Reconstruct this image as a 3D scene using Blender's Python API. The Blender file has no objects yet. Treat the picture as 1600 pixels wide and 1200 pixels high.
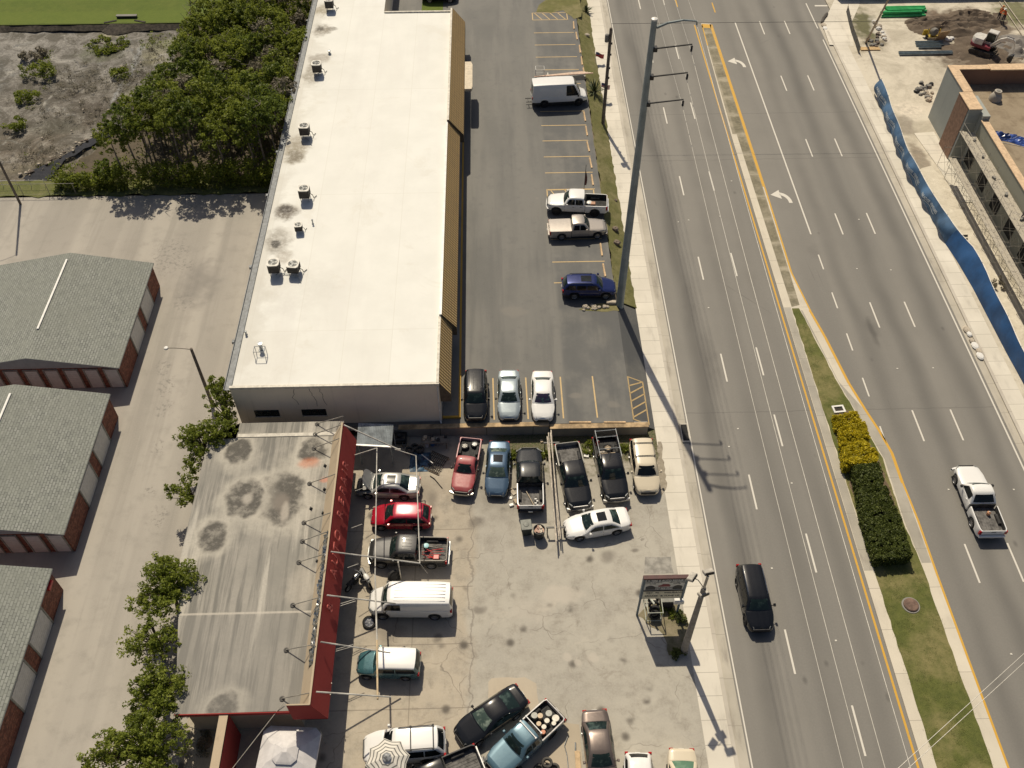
import bpy, bmesh, math, random
import numpy as np
from mathutils import Vector, Matrix

# ---------------------------------------------------------------- camera, sky, sun, exposure
SC = bpy.context.scene
COL = SC.collection
R_ = math.radians
CAM_H, CAM_PITCH, CAM_YAW, FPX = 58.0, 49.4, 1.5, 1459.0
cd = bpy.data.cameras.new("camera")
cam = bpy.data.objects.new("camera", cd)
COL.objects.link(cam)
cam.location = (0, 0, CAM_H)
cam.rotation_euler = (R_(90 - CAM_PITCH), 0, R_(-CAM_YAW))
cd.sensor_fit = 'HORIZONTAL'
cd.sensor_width = 36.0
cd.lens = 36.0 * FPX / 1600.0
cd.clip_start = 0.5
cd.clip_end = 3000
SC.camera = cam

SUN_EL, SUN_AZ = 54.6, -14.8          # azimuth measured from +Y towards +X
w = bpy.data.worlds.new("World")
SC.world = w
w.use_nodes = True
wn = w.node_tree
bgn = wn.nodes["Background"]
sky = wn.nodes.new("ShaderNodeTexSky")
sky.sky_type = 'NISHITA'
sky.sun_disc = False
sky.sun_elevation = R_(SUN_EL)
sky.sun_rotation = R_(SUN_AZ)
sky.air_density = 0.9
sky.dust_density = 3.0
wn.links.new(sky.outputs[0], bgn.inputs[0])
bgn.inputs[1].default_value = 0.064
sd = bpy.data.lights.new("sun", 'SUN')
sd.energy = 5.0
sd.angle = R_(0.53)
sd.color = (1.0, 0.885, 0.685)
sun = bpy.data.objects.new("sun", sd)
COL.objects.link(sun)
_sdir = Vector((math.sin(R_(SUN_AZ)) * math.cos(R_(SUN_EL)), math.cos(R_(SUN_AZ)) * math.cos(R_(SUN_EL)), math.sin(R_(SUN_EL))))
sun.rotation_euler = _sdir.to_track_quat('Z', 'Y').to_euler()
sun.location = (0, 0, 120)
SC.view_settings.view_transform = 'Standard'
SC.view_settings.look = 'None'
SC.view_settings.exposure = -0.27
SC.view_settings.gamma = 1.0
SC.cycles.max_bounces = 6

# ---------------------------------------------------------------- survey: photo measurement -> ground position
_p, _y = R_(CAM_PITCH), R_(CAM_YAW)
_F = Vector((math.sin(_y) * math.cos(_p), math.cos(_y) * math.cos(_p), -math.sin(_p)))
_Rt = Vector((math.cos(_y), -math.sin(_y), 0))
_U = _Rt.cross(_F)
def at(px, py, z=0.0):
    d = _F * FPX + _Rt * (px - 800) - _U * (py - 600)
    t = (z - CAM_H) / d.z
    return Vector((d.x * t, d.y * t, z))
LOT = 1.0                                # the plaza car park stands this much above the street
ROAD = -0.13
def gz(x, y):
    if y > 44.6 and x > -19.7:
        return LOT if x < 10.6 else max(0.0, LOT * (12.4 - x) / 1.8)
    return 0.0
def atg(px, py):
    z = 0.0
    for _ in range(8):
        p = at(px, py, z)
        z = gz(p.x, p.y)
    return at(px, py, z)

# ---------------------------------------------------------------- materials
class NT:
    def __init__(s, name):
        s.m = bpy.data.materials.new(name)
        s.m.use_nodes = True
        s.t = s.m.node_tree
        s.b = s.t.nodes["Principled BSDF"]
        s._o = None
    def n(s, typ, **kw):
        x = s.t.nodes.new("ShaderNode" + typ)
        for k, v in kw.items():
            if k[0] == 'i' and k[1:].isdigit():
                s.set(x.inputs[int(k[1:])], v)
            else:
                setattr(x, k, v)
        return x
    def set(s, inp, v):
        if hasattr(v, 'is_output') or isinstance(v, bpy.types.NodeSocket):
            s.t.links.new(v, inp)
        else:
            inp.default_value = v
    def obj(s):
        if s._o is None:
            s._o = s.n("TexCoord").outputs["Object"]
        return s._o
    def mapv(s, scale=(1, 1, 1), loc=(0, 0, 0), rot=(0, 0, 0), src=None):
        m = s.n("Mapping")
        s.set(m.inputs[0], src or s.obj())
        m.inputs[1].default_value = loc
        m.inputs[2].default_value = rot
        m.inputs[3].default_value = scale
        return m.outputs[0]
    def noise(s, scale, detail=4, rough=.55, vec=None, dist=0):
        x = s.n("TexNoise")
        s.set(x.inputs["Vector"], vec or s.obj())
        x.inputs["Scale"].default_value = scale
        x.inputs["Detail"].default_value = detail
        x.inputs["Roughness"].default_value = rough
        x.inputs["Distortion"].default_value = dist
        return x.outputs[0]
    def ramp(s, f, lo, hi, a=0.0, b=1.0):
        x = s.n("MapRange")
        x.interpolation_type = 'SMOOTHSTEP'
        s.set(x.inputs[0], f)
        x.inputs[1].default_value = lo
        x.inputs[2].default_value = hi
        x.inputs[3].default_value = a
        x.inputs[4].default_value = b
        return x.outputs[0]
    def math(s, op, a, b=0.0):
        x = s.n("Math", operation=op)
        s.set(x.inputs[0], a)
        s.set(x.inputs[1], b)
        return x.outputs[0]
    def mix(s, f, a, b, mode='MIX'):
        x = s.n("Mix", data_type='RGBA', blend_type=mode)
        s.set(x.inputs[0], f)
        s.set(x.inputs[6], a if not isinstance(a, tuple) else (*a, 1) if len(a) == 3 else a)
        s.set(x.inputs[7], b if not isinstance(b, tuple) else (*b, 1) if len(b) == 3 else b)
        return x.outputs[2]
    def xyz(s, vec=None):
        x = s.n("SeparateXYZ")
        s.set(x.inputs[0], vec or s.obj())
        return x.outputs
    def blob(s, cx, cy, rx, ry, soft=.5, wob=.35, vec=None):
        """soft-edged irregular stain centred at cx,cy"""
        if not hasattr(s, '_wob'):
            nz = s.n("TexNoise")
            s.set(nz.inputs["Vector"], s.obj())
            nz.inputs["Scale"].default_value = 0.9
            nz.inputs["Detail"].default_value = 5
            v = s.n("VectorMath", operation='SUBTRACT')
            s.t.links.new(nz.outputs[1], v.inputs[0])
            v.inputs[1].default_value = (.5, .5, .5)
            s._wob = v.outputs[0]
        sc = s.n("VectorMath", operation='MULTIPLY_ADD')
        s.t.links.new(s._wob, sc.inputs[0])
        sc.inputs[1].default_value = (wob * 4 * rx, wob * 4 * ry, 0)
        s.set(sc.inputs[2], s.obj())
        m = s.n("Mapping", vector_type='TEXTURE')
        s.t.links.new(sc.outputs[0], m.inputs[0])
        m.inputs[1].default_value = (cx, cy, 0)
        m.inputs[3].default_value = (rx, ry, 1e6)
        l = s.n("VectorMath", operation='LENGTH')
        s.t.links.new(m.outputs[0], l.inputs[0])
        return s.ramp(l.outputs["Value"], 1 - soft, 1 + soft * .3, 1.0, 0.0)
    def bump(s, h, strength=.3, dist=.02):
        x = s.n("Bump")
        s.set(x.inputs["Height"], h)
        x.inputs["Strength"].default_value = strength
        x.inputs["Distance"].default_value = dist
        s.t.links.new(x.outputs[0], s.b.inputs["Normal"])
    def out(s, color=None, rough=.8, metal=0.0, spec=None, coat=None, coatr=.05):
        if color is not None:
            s.set(s.b.inputs["Base Color"], color if not isinstance(color, tuple) or len(color) == 4 else (*color, 1))
        s.set(s.b.inputs["Roughness"], rough)
        s.b.inputs["Metallic"].default_value = metal
        if spec is not None:
            s.b.inputs["Specular IOR Level"].default_value = spec
        if coat:
            s.b.inputs["Coat Weight"].default_value = coat
            s.b.inputs["Coat Roughness"].default_value = coatr
        return s.m

_mc = {}
def plain(name, col, rough=.6, metal=0.0, var=.15, scale=3.0, coat=None, spec=None):
    """one colour with a little wear"""
    if name in _mc:
        return _mc[name]
    t = NT(name)
    f = t.noise(scale, 5, .6)
    d = tuple(max(0, c * (1 - var * 1.6)) for c in col)
    u = tuple(min(1, c * (1 + var)) for c in col)
    m = t.out(t.mix(t.ramp(f, .3, .7), d, u), rough, metal, spec, coat)
    _mc[name] = m
    return m

def paint(name, col, metal=0.0, rough=.32, coat=.8, dirt=.05):
    if name in _mc:
        return _mc[name]
    t = NT(name)
    f = t.noise(2.2, 5, .65)
    if sum(col) < .3:
        t.b.inputs['Specular IOR Level'].default_value = .2
    if max(col) < .03:
        dirt = .0
    dusty = tuple(c * (1 - .5 * dirt) + .22 * dirt for c in col)
    c = t.mix(t.ramp(f, .35, .75), col, dusty)
    rg = t.ramp(t.noise(5, 4, .6), .3, .7, rough * .94, rough * 1.08)
    m = t.out(c, rg, metal, coat=coat, coatr=.05)
    _mc[name] = m
    return m

# ---------------------------------------------------------------- mesh collector
class MB:
    def __init__(s):
        s.v, s.f, s.mi, s.sm = [], [], [], []
    def face(s, pts, mi=0, smooth=False):
        b = len(s.v)
        s.v.extend([tuple(p) for p in pts])
        s.f.append(list(range(b, b + len(pts))))
        s.mi.append(mi)
        s.sm.append(smooth)
    def grid(s, rows, mi=0, closed=False, smooth=True, flip=False):
        """rows: list of equal-length point lists; mi may be f(i,j)"""
        b = len(s.v)
        n = len(rows[0])
        for r in rows:
            s.v.extend([tuple(p) for p in r])
        for i in range(len(rows) - 1):
            for j in range(n if closed else n - 1):
                k = (j + 1) % n
                q = [b + i * n + j, b + i * n + k, b + (i + 1) * n + k, b + (i + 1) * n + j]
                s.f.append(q[::-1] if flip else q)
                s.mi.append(mi(i, j) if callable(mi) else mi)
                s.sm.append(smooth)
    def box(s, lo, hi, mi=0, M=None, bev=0.0):
        x0, y0, z0 = lo
        x1, y1, z1 = hi
        if bev > 0:
            b = bev
            rows = []
            for z, k in ((z0, b), (z0 + b, 0), (z1 - b, 0), (z1, b)):
                rows.append([(x0 + k + b * 0, y0 + k, z), (x1 - k, y0 + k, z), (x1 - k, y1 - k, z), (x0 + k, y1 - k, z)])
            rows = [[Vector(p) for p in r] for r in rows]
            if M is not None:
                rows = [[M @ p for p in r] for r in rows]
            s.grid(rows, mi, True, False)
            s.face(rows[0][::-1], mi)
            s.face(rows[-1], mi)
            return
        c = [Vector(p) for p in ((x0, y0, z0), (x1, y0, z0), (x1, y1, z0), (x0, y1, z0), (x0, y0, z1), (x1, y0, z1), (x1, y1, z1), (x0, y1, z1))]
        if M is not None:
            c = [M @ p for p in c]
        for q in ((0, 3, 2, 1), (4, 5, 6, 7), (0, 1, 5, 4), (1, 2, 6, 5), (2, 3, 7, 6), (3, 0, 4, 7)):
            s.face([c[i] for i in q], mi)
    def tube(s, a, b, r0, r1=None, n=8, mi=0, cap=True):
        a, b = Vector(a), Vector(b)
        r1 = r0 if r1 is None else r1
        d = (b - a)
        if d.length < 1e-6:
            return
        d.normalize()
        u = d.orthogonal().normalized()
        v = d.cross(u)
        ra = [a + (u * math.cos(t) + v * math.sin(t)) * r0 for t in [2 * math.pi * k / n for k in range(n)]]
        rb = [b + (u * math.cos(t) + v * math.sin(t)) * r1 for t in [2 * math.pi * k / n for k in range(n)]]
        s.grid([ra, rb], mi, True, True)
        if cap:
            s.face(ra[::-1], mi)
            s.face(rb, mi)
    def path(s, pts, r, n=6, mi=0):
        for i in range(len(pts) - 1):
            r0 = r[i] if isinstance(r, (list, tuple)) else r
            r1 = r[i + 1] if isinstance(r, (list, tuple)) else r
            s.tube(pts[i], pts[i + 1], r0, r1, n, mi)
    def lathe(s, prof, n=20, mi=0, M=None, caps=True):
        rows = []
        for r, z in prof:
            row = [Vector((r * math.cos(2 * math.pi * k / n), r * math.sin(2 * math.pi * k / n), z)) for k in range(n)]
            rows.append([M @ p for p in row] if M is not None else row)
        s.grid(rows, mi, True, True)
        if caps:
            s.face(rows[0][::-1], mi)
            s.face(rows[-1], mi)
    def poly(s, pts, mi=0):
        s.face(pts, mi)
    def prism(s, pts, z0, z1, mi=0, mi_side=None):
        n = len(pts)
        a = [(p[0], p[1], z0) for p in pts]
        b = [(p[0], p[1], z1) for p in pts]
        s.face(b, mi)
        s.face(a[::-1], mi)
        for i in range(n):
            k = (i + 1) % n
            s.face([a[i], a[k], b[k], b[i]], mi if mi_side is None else mi_side)
    def build(s, name, mats, parent=None, loc=None, angle=35, merge=True):
        me = bpy.data.meshes.new(name)
        me.from_pydata([tuple(p) for p in s.v], [], s.f)
        if not isinstance(mats, (list, tuple)):
            mats = [mats]
        for m in mats:
            me.materials.append(m)
        me.polygons.foreach_set("material_index", s.mi)
        me.polygons.foreach_set("use_smooth", s.sm)
        if merge and len(s.v) < 60000:
            bm = bmesh.new()
            bm.from_mesh(me)
            bmesh.ops.remove_doubles(bm, verts=bm.verts, dist=1e-4)
            bmesh.ops.recalc_face_normals(bm, faces=bm.faces)
            bm.to_mesh(me)
            bm.free()
        if any(s.sm):
            me.set_sharp_from_angle(angle=R_(angle))
        me.update()
        o = bpy.data.objects.new(name, me)
        COL.objects.link(o)
        if parent is not None:
            o.parent = parent
        if loc is not None:
            o.location = loc
        return o

def tag(o, label, cat, group=None):
    o['label'] = label
    o['category'] = cat
    if group:
        o['group'] = group
    return o
def struct(o, kind='structure', label=None, cat=None):
    o['kind'] = kind
    if label:
        o['label'] = label
        o['category'] = cat
    return o
def thing(name, label, cat, loc=(0, 0, 0), rz=0.0, group=None):
    o = bpy.data.objects.new(name, None)
    COL.objects.link(o)
    o.empty_display_size = .3
    o.location = loc
    o.rotation_euler = (0, 0, rz)
    return tag(o, label, cat, group)
def children(o):
    return [c for c in bpy.data.objects if c.parent == o]
def copy_tree(o, parent=None, kids=None):
    kids = kids if kids is not None else {}
    c = o.copy()
    COL.objects.link(c)
    if parent is not None:
        c.parent = parent
    for ch in children(o):
        copy_tree(ch, c)
    return c
def text_mesh(name, body, size, ext, material, parent=None, M=None, align='LEFT', bold=0.0, sx=1.0):
    cu = bpy.data.curves.new(name, 'FONT')
    cu.body = body
    cu.size = size
    cu.extrude = ext
    cu.align_x = align
    cu.align_y = 'CENTER'
    cu.offset = bold
    cu.resolution_u = 3
    tmp = bpy.data.objects.new(name + "_curve", cu)
    COL.objects.link(tmp)
    dg = bpy.context.evaluated_depsgraph_get()
    me = bpy.data.meshes.new_from_object(tmp.evaluated_get(dg))
    bpy.data.objects.remove(tmp)
    bpy.data.curves.remove(cu)
    if sx != 1.0:
        me.transform(Matrix.Diagonal((sx, 1, 1, 1)))
    if M is not None:
        me.transform(M)
    me.name = name
    me.materials.clear()
    me.materials.append(material)
    o = bpy.data.objects.new(name, me)
    COL.objects.link(o)
    if parent is not None:
        o.parent = parent
    return o
def wobble(pts, step=.6, amp=.15, seed=0, closed=True):
    """subdivide a ground outline and roughen it"""
    rnd = random.Random(seed)
    out = []
    n = len(pts)
    for i in range(n if closed else n - 1):
        a, b = Vector(pts[i][:2]), Vector(pts[(i + 1) % n][:2])
        k = max(1, int((b - a).length / step))
        nrm = Vector((-(b - a).y, (b - a).x))
        nrm = nrm.normalized() if nrm.length else nrm
        for j in range(k):
            p = a.lerp(b, j / k)
            if j:
                p = p + nrm * rnd.uniform(-amp, amp)
            out.append((p.x, p.y))
    return out
def sheet(name, pts, z, m, kind='structure', zf=None):
    """flat sheet; triangulated so outlines may be concave"""
    bm = bmesh.new()
    vs = [bm.verts.new((p[0], p[1], zf(p[0], p[1]) if zf else z)) for p in pts]
    bm.faces.new(vs)
    bmesh.ops.triangulate(bm, faces=bm.faces[:])
    bmesh.ops.recalc_face_normals(bm, faces=bm.faces)
    me = bpy.data.meshes.new(name)
    if sum(f.normal.z for f in bm.faces) < 0:
        bmesh.ops.reverse_faces(bm, faces=bm.faces[:])
    bm.to_mesh(me)
    bm.free()
    me.materials.append(m)
    o = bpy.data.objects.new(name, me)
    COL.objects.link(o)
    return struct(o, kind)
def px_poly(pp, z=0.0):
    return [tuple(at(x, y, z)[:2]) for x, y in pp]
def rect(x0, y0, x1, y1):
    return [(x0, y0), (x1, y0), (x1, y1), (x0, y1)]

# ---------------------------------------------------------------- ground materials
def m_asphalt_road():
    t = NT("road_asphalt")
    streak = t.noise(1.0, 2, .5, t.mapv((.45, .018, 1)))
    blot = t.noise(.35, 5, .6)
    grain = t.noise(9, 4, .7)
    c = t.mix(t.ramp(streak, .3, .72), (.172, .165, .152), (.218, .207, .188))
    c = t.mix(t.ramp(blot, .35, .75, 0, .5), c, (.175, .167, .152))
    c = t.mix(t.ramp(grain, .3, .7, 0, .35), c, (.235, .222, .20))
    # oil-darkened strip down lane centres
    x, y_, _z = t.xyz()
    for cx, s in ((16.9, .8), (20.6, .4), (23.6, .35), (31.8, .5), (34.8, .7), (38.3, .6), (28.8, .2)):
        d = t.math('ABSOLUTE', t.math('SUBTRACT', t.math('ADD', x, t.ramp(t.noise(.05, 3), .3, .7, -.4, .4)), cx))
        c = t.mix(t.math('MULTIPLY', t.ramp(d, 0, 1.15, s, 0), t.ramp(t.noise(.09, 4, .6, t.mapv((1, .5, 1))), .3, .65, .35, 1)), c, (.105, .10, .093))
    drip = t.n("TexVoronoi", feature='F1')
    t.set(drip.inputs["Vector"], t.mapv((.5, .30, 1)))
    drip.inputs["Scale"].default_value = 1.0
    c = t.mix(t.math('MULTIPLY', t.ramp(drip.outputs["Distance"], .03, .12, .6, 0), t.ramp(t.noise(.3, 3), .5, .6)), c, (.085, .08, .075))
    for px, py, rx, ry, k in ((1364, 520, .3, 1.9, .7), (1362, 512, .7, 1.2, .35), (1388, 1090, .2, .4, .5), (1075, 470, .5, 3.5, .25), (1110, 560, .7, 4, .3), (1410, 300, .4, 2.5, .3), (1272, 395, .6, 1.5, .2)):
        p = at(px, py, ROAD)
        c = t.mix(t.math('MULTIPLY', t.blob(p.x, p.y, rx, ry, .8), k), c, (.085, .08, .075))
    for yy in (at(1100, 250, ROAD).y, at(1100, 645, ROAD).y, 88.0):
        c = t.mix(t.ramp(t.math('ABSOLUTE', t.math('SUBTRACT', t.math('ADD', y_, t.ramp(t.noise(.5, 3), .3, .7, -.05, .05)), yy)), .02, .07, .4, 0), c, (.10, .095, .09))
    # paving seam and hairline cracks
    vo = t.n("TexVoronoi", feature='DISTANCE_TO_EDGE')
    t.set(vo.inputs["Vector"], t.mapv((.10, .028, 1), src=None))
    vo.inputs["Scale"].default_value = 1.0
    crack = t.math('MULTIPLY', t.ramp(vo.outputs["Distance"], 0, .004, .35, 0), t.ramp(t.noise(.12, 3), .56, .66))
    c = t.mix(crack, c, (.09, .085, .08))
    t.bump(grain, .25, .01)
    return t.out(c, .82)

def m_alley():
    t = NT("alley_pavement")
    big = t.noise(.10, 5, .6)
    mid = t.noise(.8, 6, .6)
    lane = t.noise(1.0, 4, .5, t.mapv((.32, .02, 1)))
    c = t.mix(t.ramp(big, .3, .7), (.285, .265, .235), (.335, .31, .275))
    c = t.mix(t.ramp(lane, .42, .62, 0, .75), c, (.41, .38, .335))
    c = t.mix(t.ramp(t.noise(1.0, 4, .6, t.mapv((.7, .03, 1), (9, 2, 0))), .5, .66, 0, .5), c, (.235, .22, .195))
    c = t.mix(t.ramp(mid, .45, .75, 0, .55), c, (.235, .22, .195))
    fine = t.noise(12, 4, .7)
    c = t.mix(t.ramp(fine, .3, .75, 0, .3), c, (.42, .39, .35))
    c = t.mix(t.math('MULTIPLY', t.blob(*at(312, 442)[:2], 2.0, 3.6, .95), .6), c, (.15, .14, .13))
    for bx, by, r in ((*at(256, 575)[:2], .8), (*at(295, 415)[:2], .7), (-24.8, 37.5, .9), (-26.6, 47.8, .8), (-26.2, 44.0, .7), (-27.5, 60, 1.1), (-23.8, 30.5, .8), (-25.9, 39.8, .5), (-27.0, 50.2, .9), (-30, 66, 2.0)):
        n = t.ramp(t.noise(3.0, 4, .7), .5, .62)
        c = t.mix(t.math('MULTIPLY', t.math('MULTIPLY', t.blob(bx, by, r, r * 1.4), n), .6), c, (.16, .15, .14))
    t.bump(fine, .2, .01)
    return t.out(c, .85)

def m_shop_lot():
    t = NT("stained_concrete")
    big = t.noise(.16, 5, .62)
    mid = t.noise(.9, 6, .65)
    fine = t.noise(8, 5, .7)
    x, y, z = t.xyz()
    east = t.ramp(t.math('ADD', x, t.ramp(big, .3, .7, -.6, .6)), -2.6, -1.6)
    warm = t.mix(t.ramp(big, .3, .7), (.36, .315, .25), (.45, .395, .315))
    grey = t.mix(t.ramp(big, .3, .7), (.345, .325, .285), (.425, .40, .345))
    c = t.mix(east, warm, grey)
    c = t.mix(t.ramp(mid, .42, .75, 0, .65), c, (.22, .20, .17))
    c = t.mix(t.ramp(fine, .35, .8, 0, .4), c, (.50, .46, .39))
    spots = t.n("TexVoronoi", feature='F1')
    t.set(spots.inputs["Vector"], t.obj())
    spots.inputs["Scale"].default_value = .55
    sp = t.math('MULTIPLY', t.ramp(spots.outputs["Distance"], .06, .24, 1, 0), t.ramp(t.noise(.35, 3), .44, .56))
    blot = t.noise(.5, 8, .72, None, 1.0)
    c = t.mix(t.ramp(blot, .56, .70, 0, t.ramp(x, -2, 4, .75, .35) if False else .55), c, (.19, .165, .135))
    c = t.mix(t.ramp(blot, .42, .30, 0, .5), c, (.50, .455, .38))
    c = t.mix(t.math('MULTIPLY', sp, .85), c, (.08, .07, .06))
    vo = t.n("TexVoronoi", feature='DISTANCE_TO_EDGE')
    wv = t.n("VectorMath", operation='MULTIPLY_ADD')
    nz = t.n("TexNoise")
    t.set(nz.inputs["Vector"], t.obj())
    nz.inputs["Scale"].default_value = .8
    t.t.links.new(nz.outputs[1], wv.inputs[0])
    wv.inputs[1].default_value = (1.6, 1.6, 0)
    t.set(wv.inputs[2], t.obj())
    t.t.links.new(wv.outputs[0], vo.inputs["Vector"])
    vo.inputs["Scale"].default_value = .17
    crack = t.ramp(vo.outputs["Distance"], 0, .006, .6, 0)
    c = t.mix(t.math('MULTIPLY', crack, t.ramp(t.noise(.4, 3), .4, .6)), c, (.12, .105, .09))
    for jx in (-5.9,):
        d = t.math('ABSOLUTE', t.math('SUBTRACT', x, jx))
        c = t.mix(t.ramp(d, .015, .05, .5, 0), c, (.14, .12, .10))
    for jy in (36.0, 31.4, 27.2, 22.9, 18.8):
        d = t.math('ABSOLUTE', t.math('SUBTRACT', y, jy))
        c = t.mix(t.math('MULTIPLY', t.ramp(d, .015, .05, .55, 0), t.ramp(x, -2.0, -1.8, 1, 0)), c, (.14, .12, .10))
    d = t.math('ABSOLUTE', t.math('SUBTRACT', t.math('ADD', x, t.ramp(t.noise(.6, 4), .3, .7, -.25, .25)), -2.0))
    c = t.mix(t.ramp(d, .02, .09, .5, 0), c, (.15, .13, .115))
    # oil marks and patches that are really there
    for bx, by, rx, ry, k in ((7.6, 33.5, .7, .55, .55), (9.6, 33.9, .35, .2, .7), (5.6, 19.9, .25, .2, .8), (6.4, 19.8, .28, .25, .8), (-1.6, 36.6, .7, .5, .6), (-3.3, 29.3, .4, .3, .6), (-4.2, 27.6, .35, .5, .7),
                              (-1.4, 29.6, .5, .4, .6), (-8.0, 35.2, 1.0, 1.4, .5), (-7.5, 28.0, 1.2, 1.0, .4), (-4.9, 38.6, .5, .9, .5), (-6.5, 39.2, 2.5, 2.0, .4), (3.6, 18.3, .3, .4, .6), (0, 39.5, 4.5, 3.0, .4)):
        c = t.mix(t.math('MULTIPLY', t.blob(bx, by, rx, ry, .7), k), c, (.12, .105, .09))
    for bx, by, rx, ry, k in ((4.1, 30.6, 1.5, .9, .8), (4.3, 26.1, .35, .35, .7), (6.0, 26.0, .4, .4, .7), (5.0, 25.7, .3, .3, .6), (11.2, 29.8, .9, 1.6, .7), (2.0, 29.5, 1.8, 1.0, .35)):
        c = t.mix(t.math('MULTIPLY', t.blob(bx, by, rx, ry, .45), k), c, (.47, .43, .37))
    # weeds along the wall
    weed = t.math('MULTIPLY', t.ramp(t.math('ADD', y, t.ramp(mid, .3, .7, -1.2, 1.2)), 40.6, 42.6), t.ramp(x, -1.5, 0.5))
    c = t.mix(weed, c, t.mix(t.ramp(fine, .4, .6), (.055, .075, .02), (.16, .13, .085)))
    t.bump(fine, .3, .015)
    return t.out(c, .88)

def m_lot():
    t = NT("dark_asphalt")
    big = t.noise(.14, 5, .6)
    st = t.noise(1.0, 4, .55, t.mapv((.45, .05, 1)))
    mid = t.noise(1.3, 5, .65)
    fine = t.noise(10, 4, .7)
    c = t.mix(t.ramp(big, .3, .7), (.10, .10, .096), (.142, .139, .130))
    c = t.mix(t.ramp(st, .42, .62, 0, .75), c, (.162, .157, .145))
    c = t.mix(t.ramp(t.noise(1.0, 4, .6, t.mapv((.6, .04, 1), (4, 7, 0))), .52, .66, 0, .6), c, (.088, .088, .086))
    c = t.mix(t.ramp(mid, .5, .8, 0, .5), c, (.075, .077, .08))
    c = t.mix(t.ramp(fine, .35, .75, 0, .3), c, (.165, .16, .15))
    x, y, z = t.xyz()
    stall = t.math('MULTIPLY', t.ramp(x, 5.3, 5.7), t.ramp(t.noise(.6, 4, .6, t.mapv((.5, .4, 1))), .35, .6))
    c = t.mix(t.math('MULTIPLY', stall, .6), c, (.060, .064, .070))
    for bx, by, rx, ry in ((4.3, 72.5, .2, .2), (1.6, 57, 1.2, .8), (9.2, 46.5, .5, .4), (6.3, 47.5, .6, .3)):
        c = t.mix(t.math('MULTIPLY', t.blob(bx, by, rx, ry), .5), c, (.19, .175, .155))
    t.bump(fine, .25, .01)
    return t.out(c, .72)

def m_concrete(name, a=(.60, .56, .48), b=(.70, .655, .57), joint=0.0, dirt=.45, rail=None):
    t = NT(name)
    big = t.noise(.3, 5, .6)
    fine = t.noise(6, 5, .7)
    x, y, z = t.xyz()
    c = t.mix(t.ramp(big, .3, .7), a, b)
    if joint:
        pan = t.n("TexWhiteNoise", noise_dimensions='1D')
        t.set(pan.inputs["W"], t.math('FLOOR', t.math('MULTIPLY', y, 1 / (joint * 2))))
        c = t.mix(t.math('MULTIPLY', pan.outputs[0], .38), c, tuple(v * .78 for v in b))
    c = t.mix(t.ramp(t.noise(1.2, 6, .65, t.mapv((1, .25, 1))), .5, .8, 0, dirt), c, (.24, .215, .185))
    if joint:
        m = t.math('PINGPONG', y, joint / 2)
        c = t.mix(t.ramp(m, .010, .03, .6, 0), c, (.22, .20, .17))
    t.bump(fine, .2, .01)
    return t.out(c, .85)

def m_grass(name, a=(.085, .088, .024), b=(.14, .135, .045), dry=(.27, .225, .13), k=.6, stripe=0.0):
    t = NT(name)
    big = t.noise(.25, 5, .65)
    mid = t.noise(1.6, 6, .7)
    fine = t.noise(14, 5, .75)
    c = t.mix(t.ramp(mid, .3, .7), a, b)
    c = t.mix(t.math('MULTIPLY', t.ramp(big, .42, .62), t.ramp(mid, .25, .65, .3 * k, k)), c, dry)
    c = t.mix(t.ramp(fine, .3, .7, 0, .45), c, tuple(v * 1.45 for v in b))
    if stripe:
        yy = t.xyz()[1]
        c = t.mix(t.ramp(t.math('SINE', t.math('MULTIPLY', yy, stripe)), -.4, .4, 0, .35), c, tuple(v * 1.35 for v in b))
    t.bump(fine, .6, .05)
    return t.out(c, .95)

def m_dirt(name, cols=((.16, .125, .09), (.27, .22, .165), (.42, .37, .30)), sc=.35):
    t = NT(name)
    n1 = t.noise(sc, 7, .65, dist=.6)
    n2 = t.noise(sc * 5, 6, .7)
    c = t.mix(t.ramp(n1, .3, .5), cols[0], cols[1])
    c = t.mix(t.ramp(n1, .52, .72), c, cols[2])
    c = t.mix(t.ramp(n2, .45, .75, 0, .5), c, cols[0])
    t.bump(n2, .7, .06)
    return t.out(c, .95)

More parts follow.
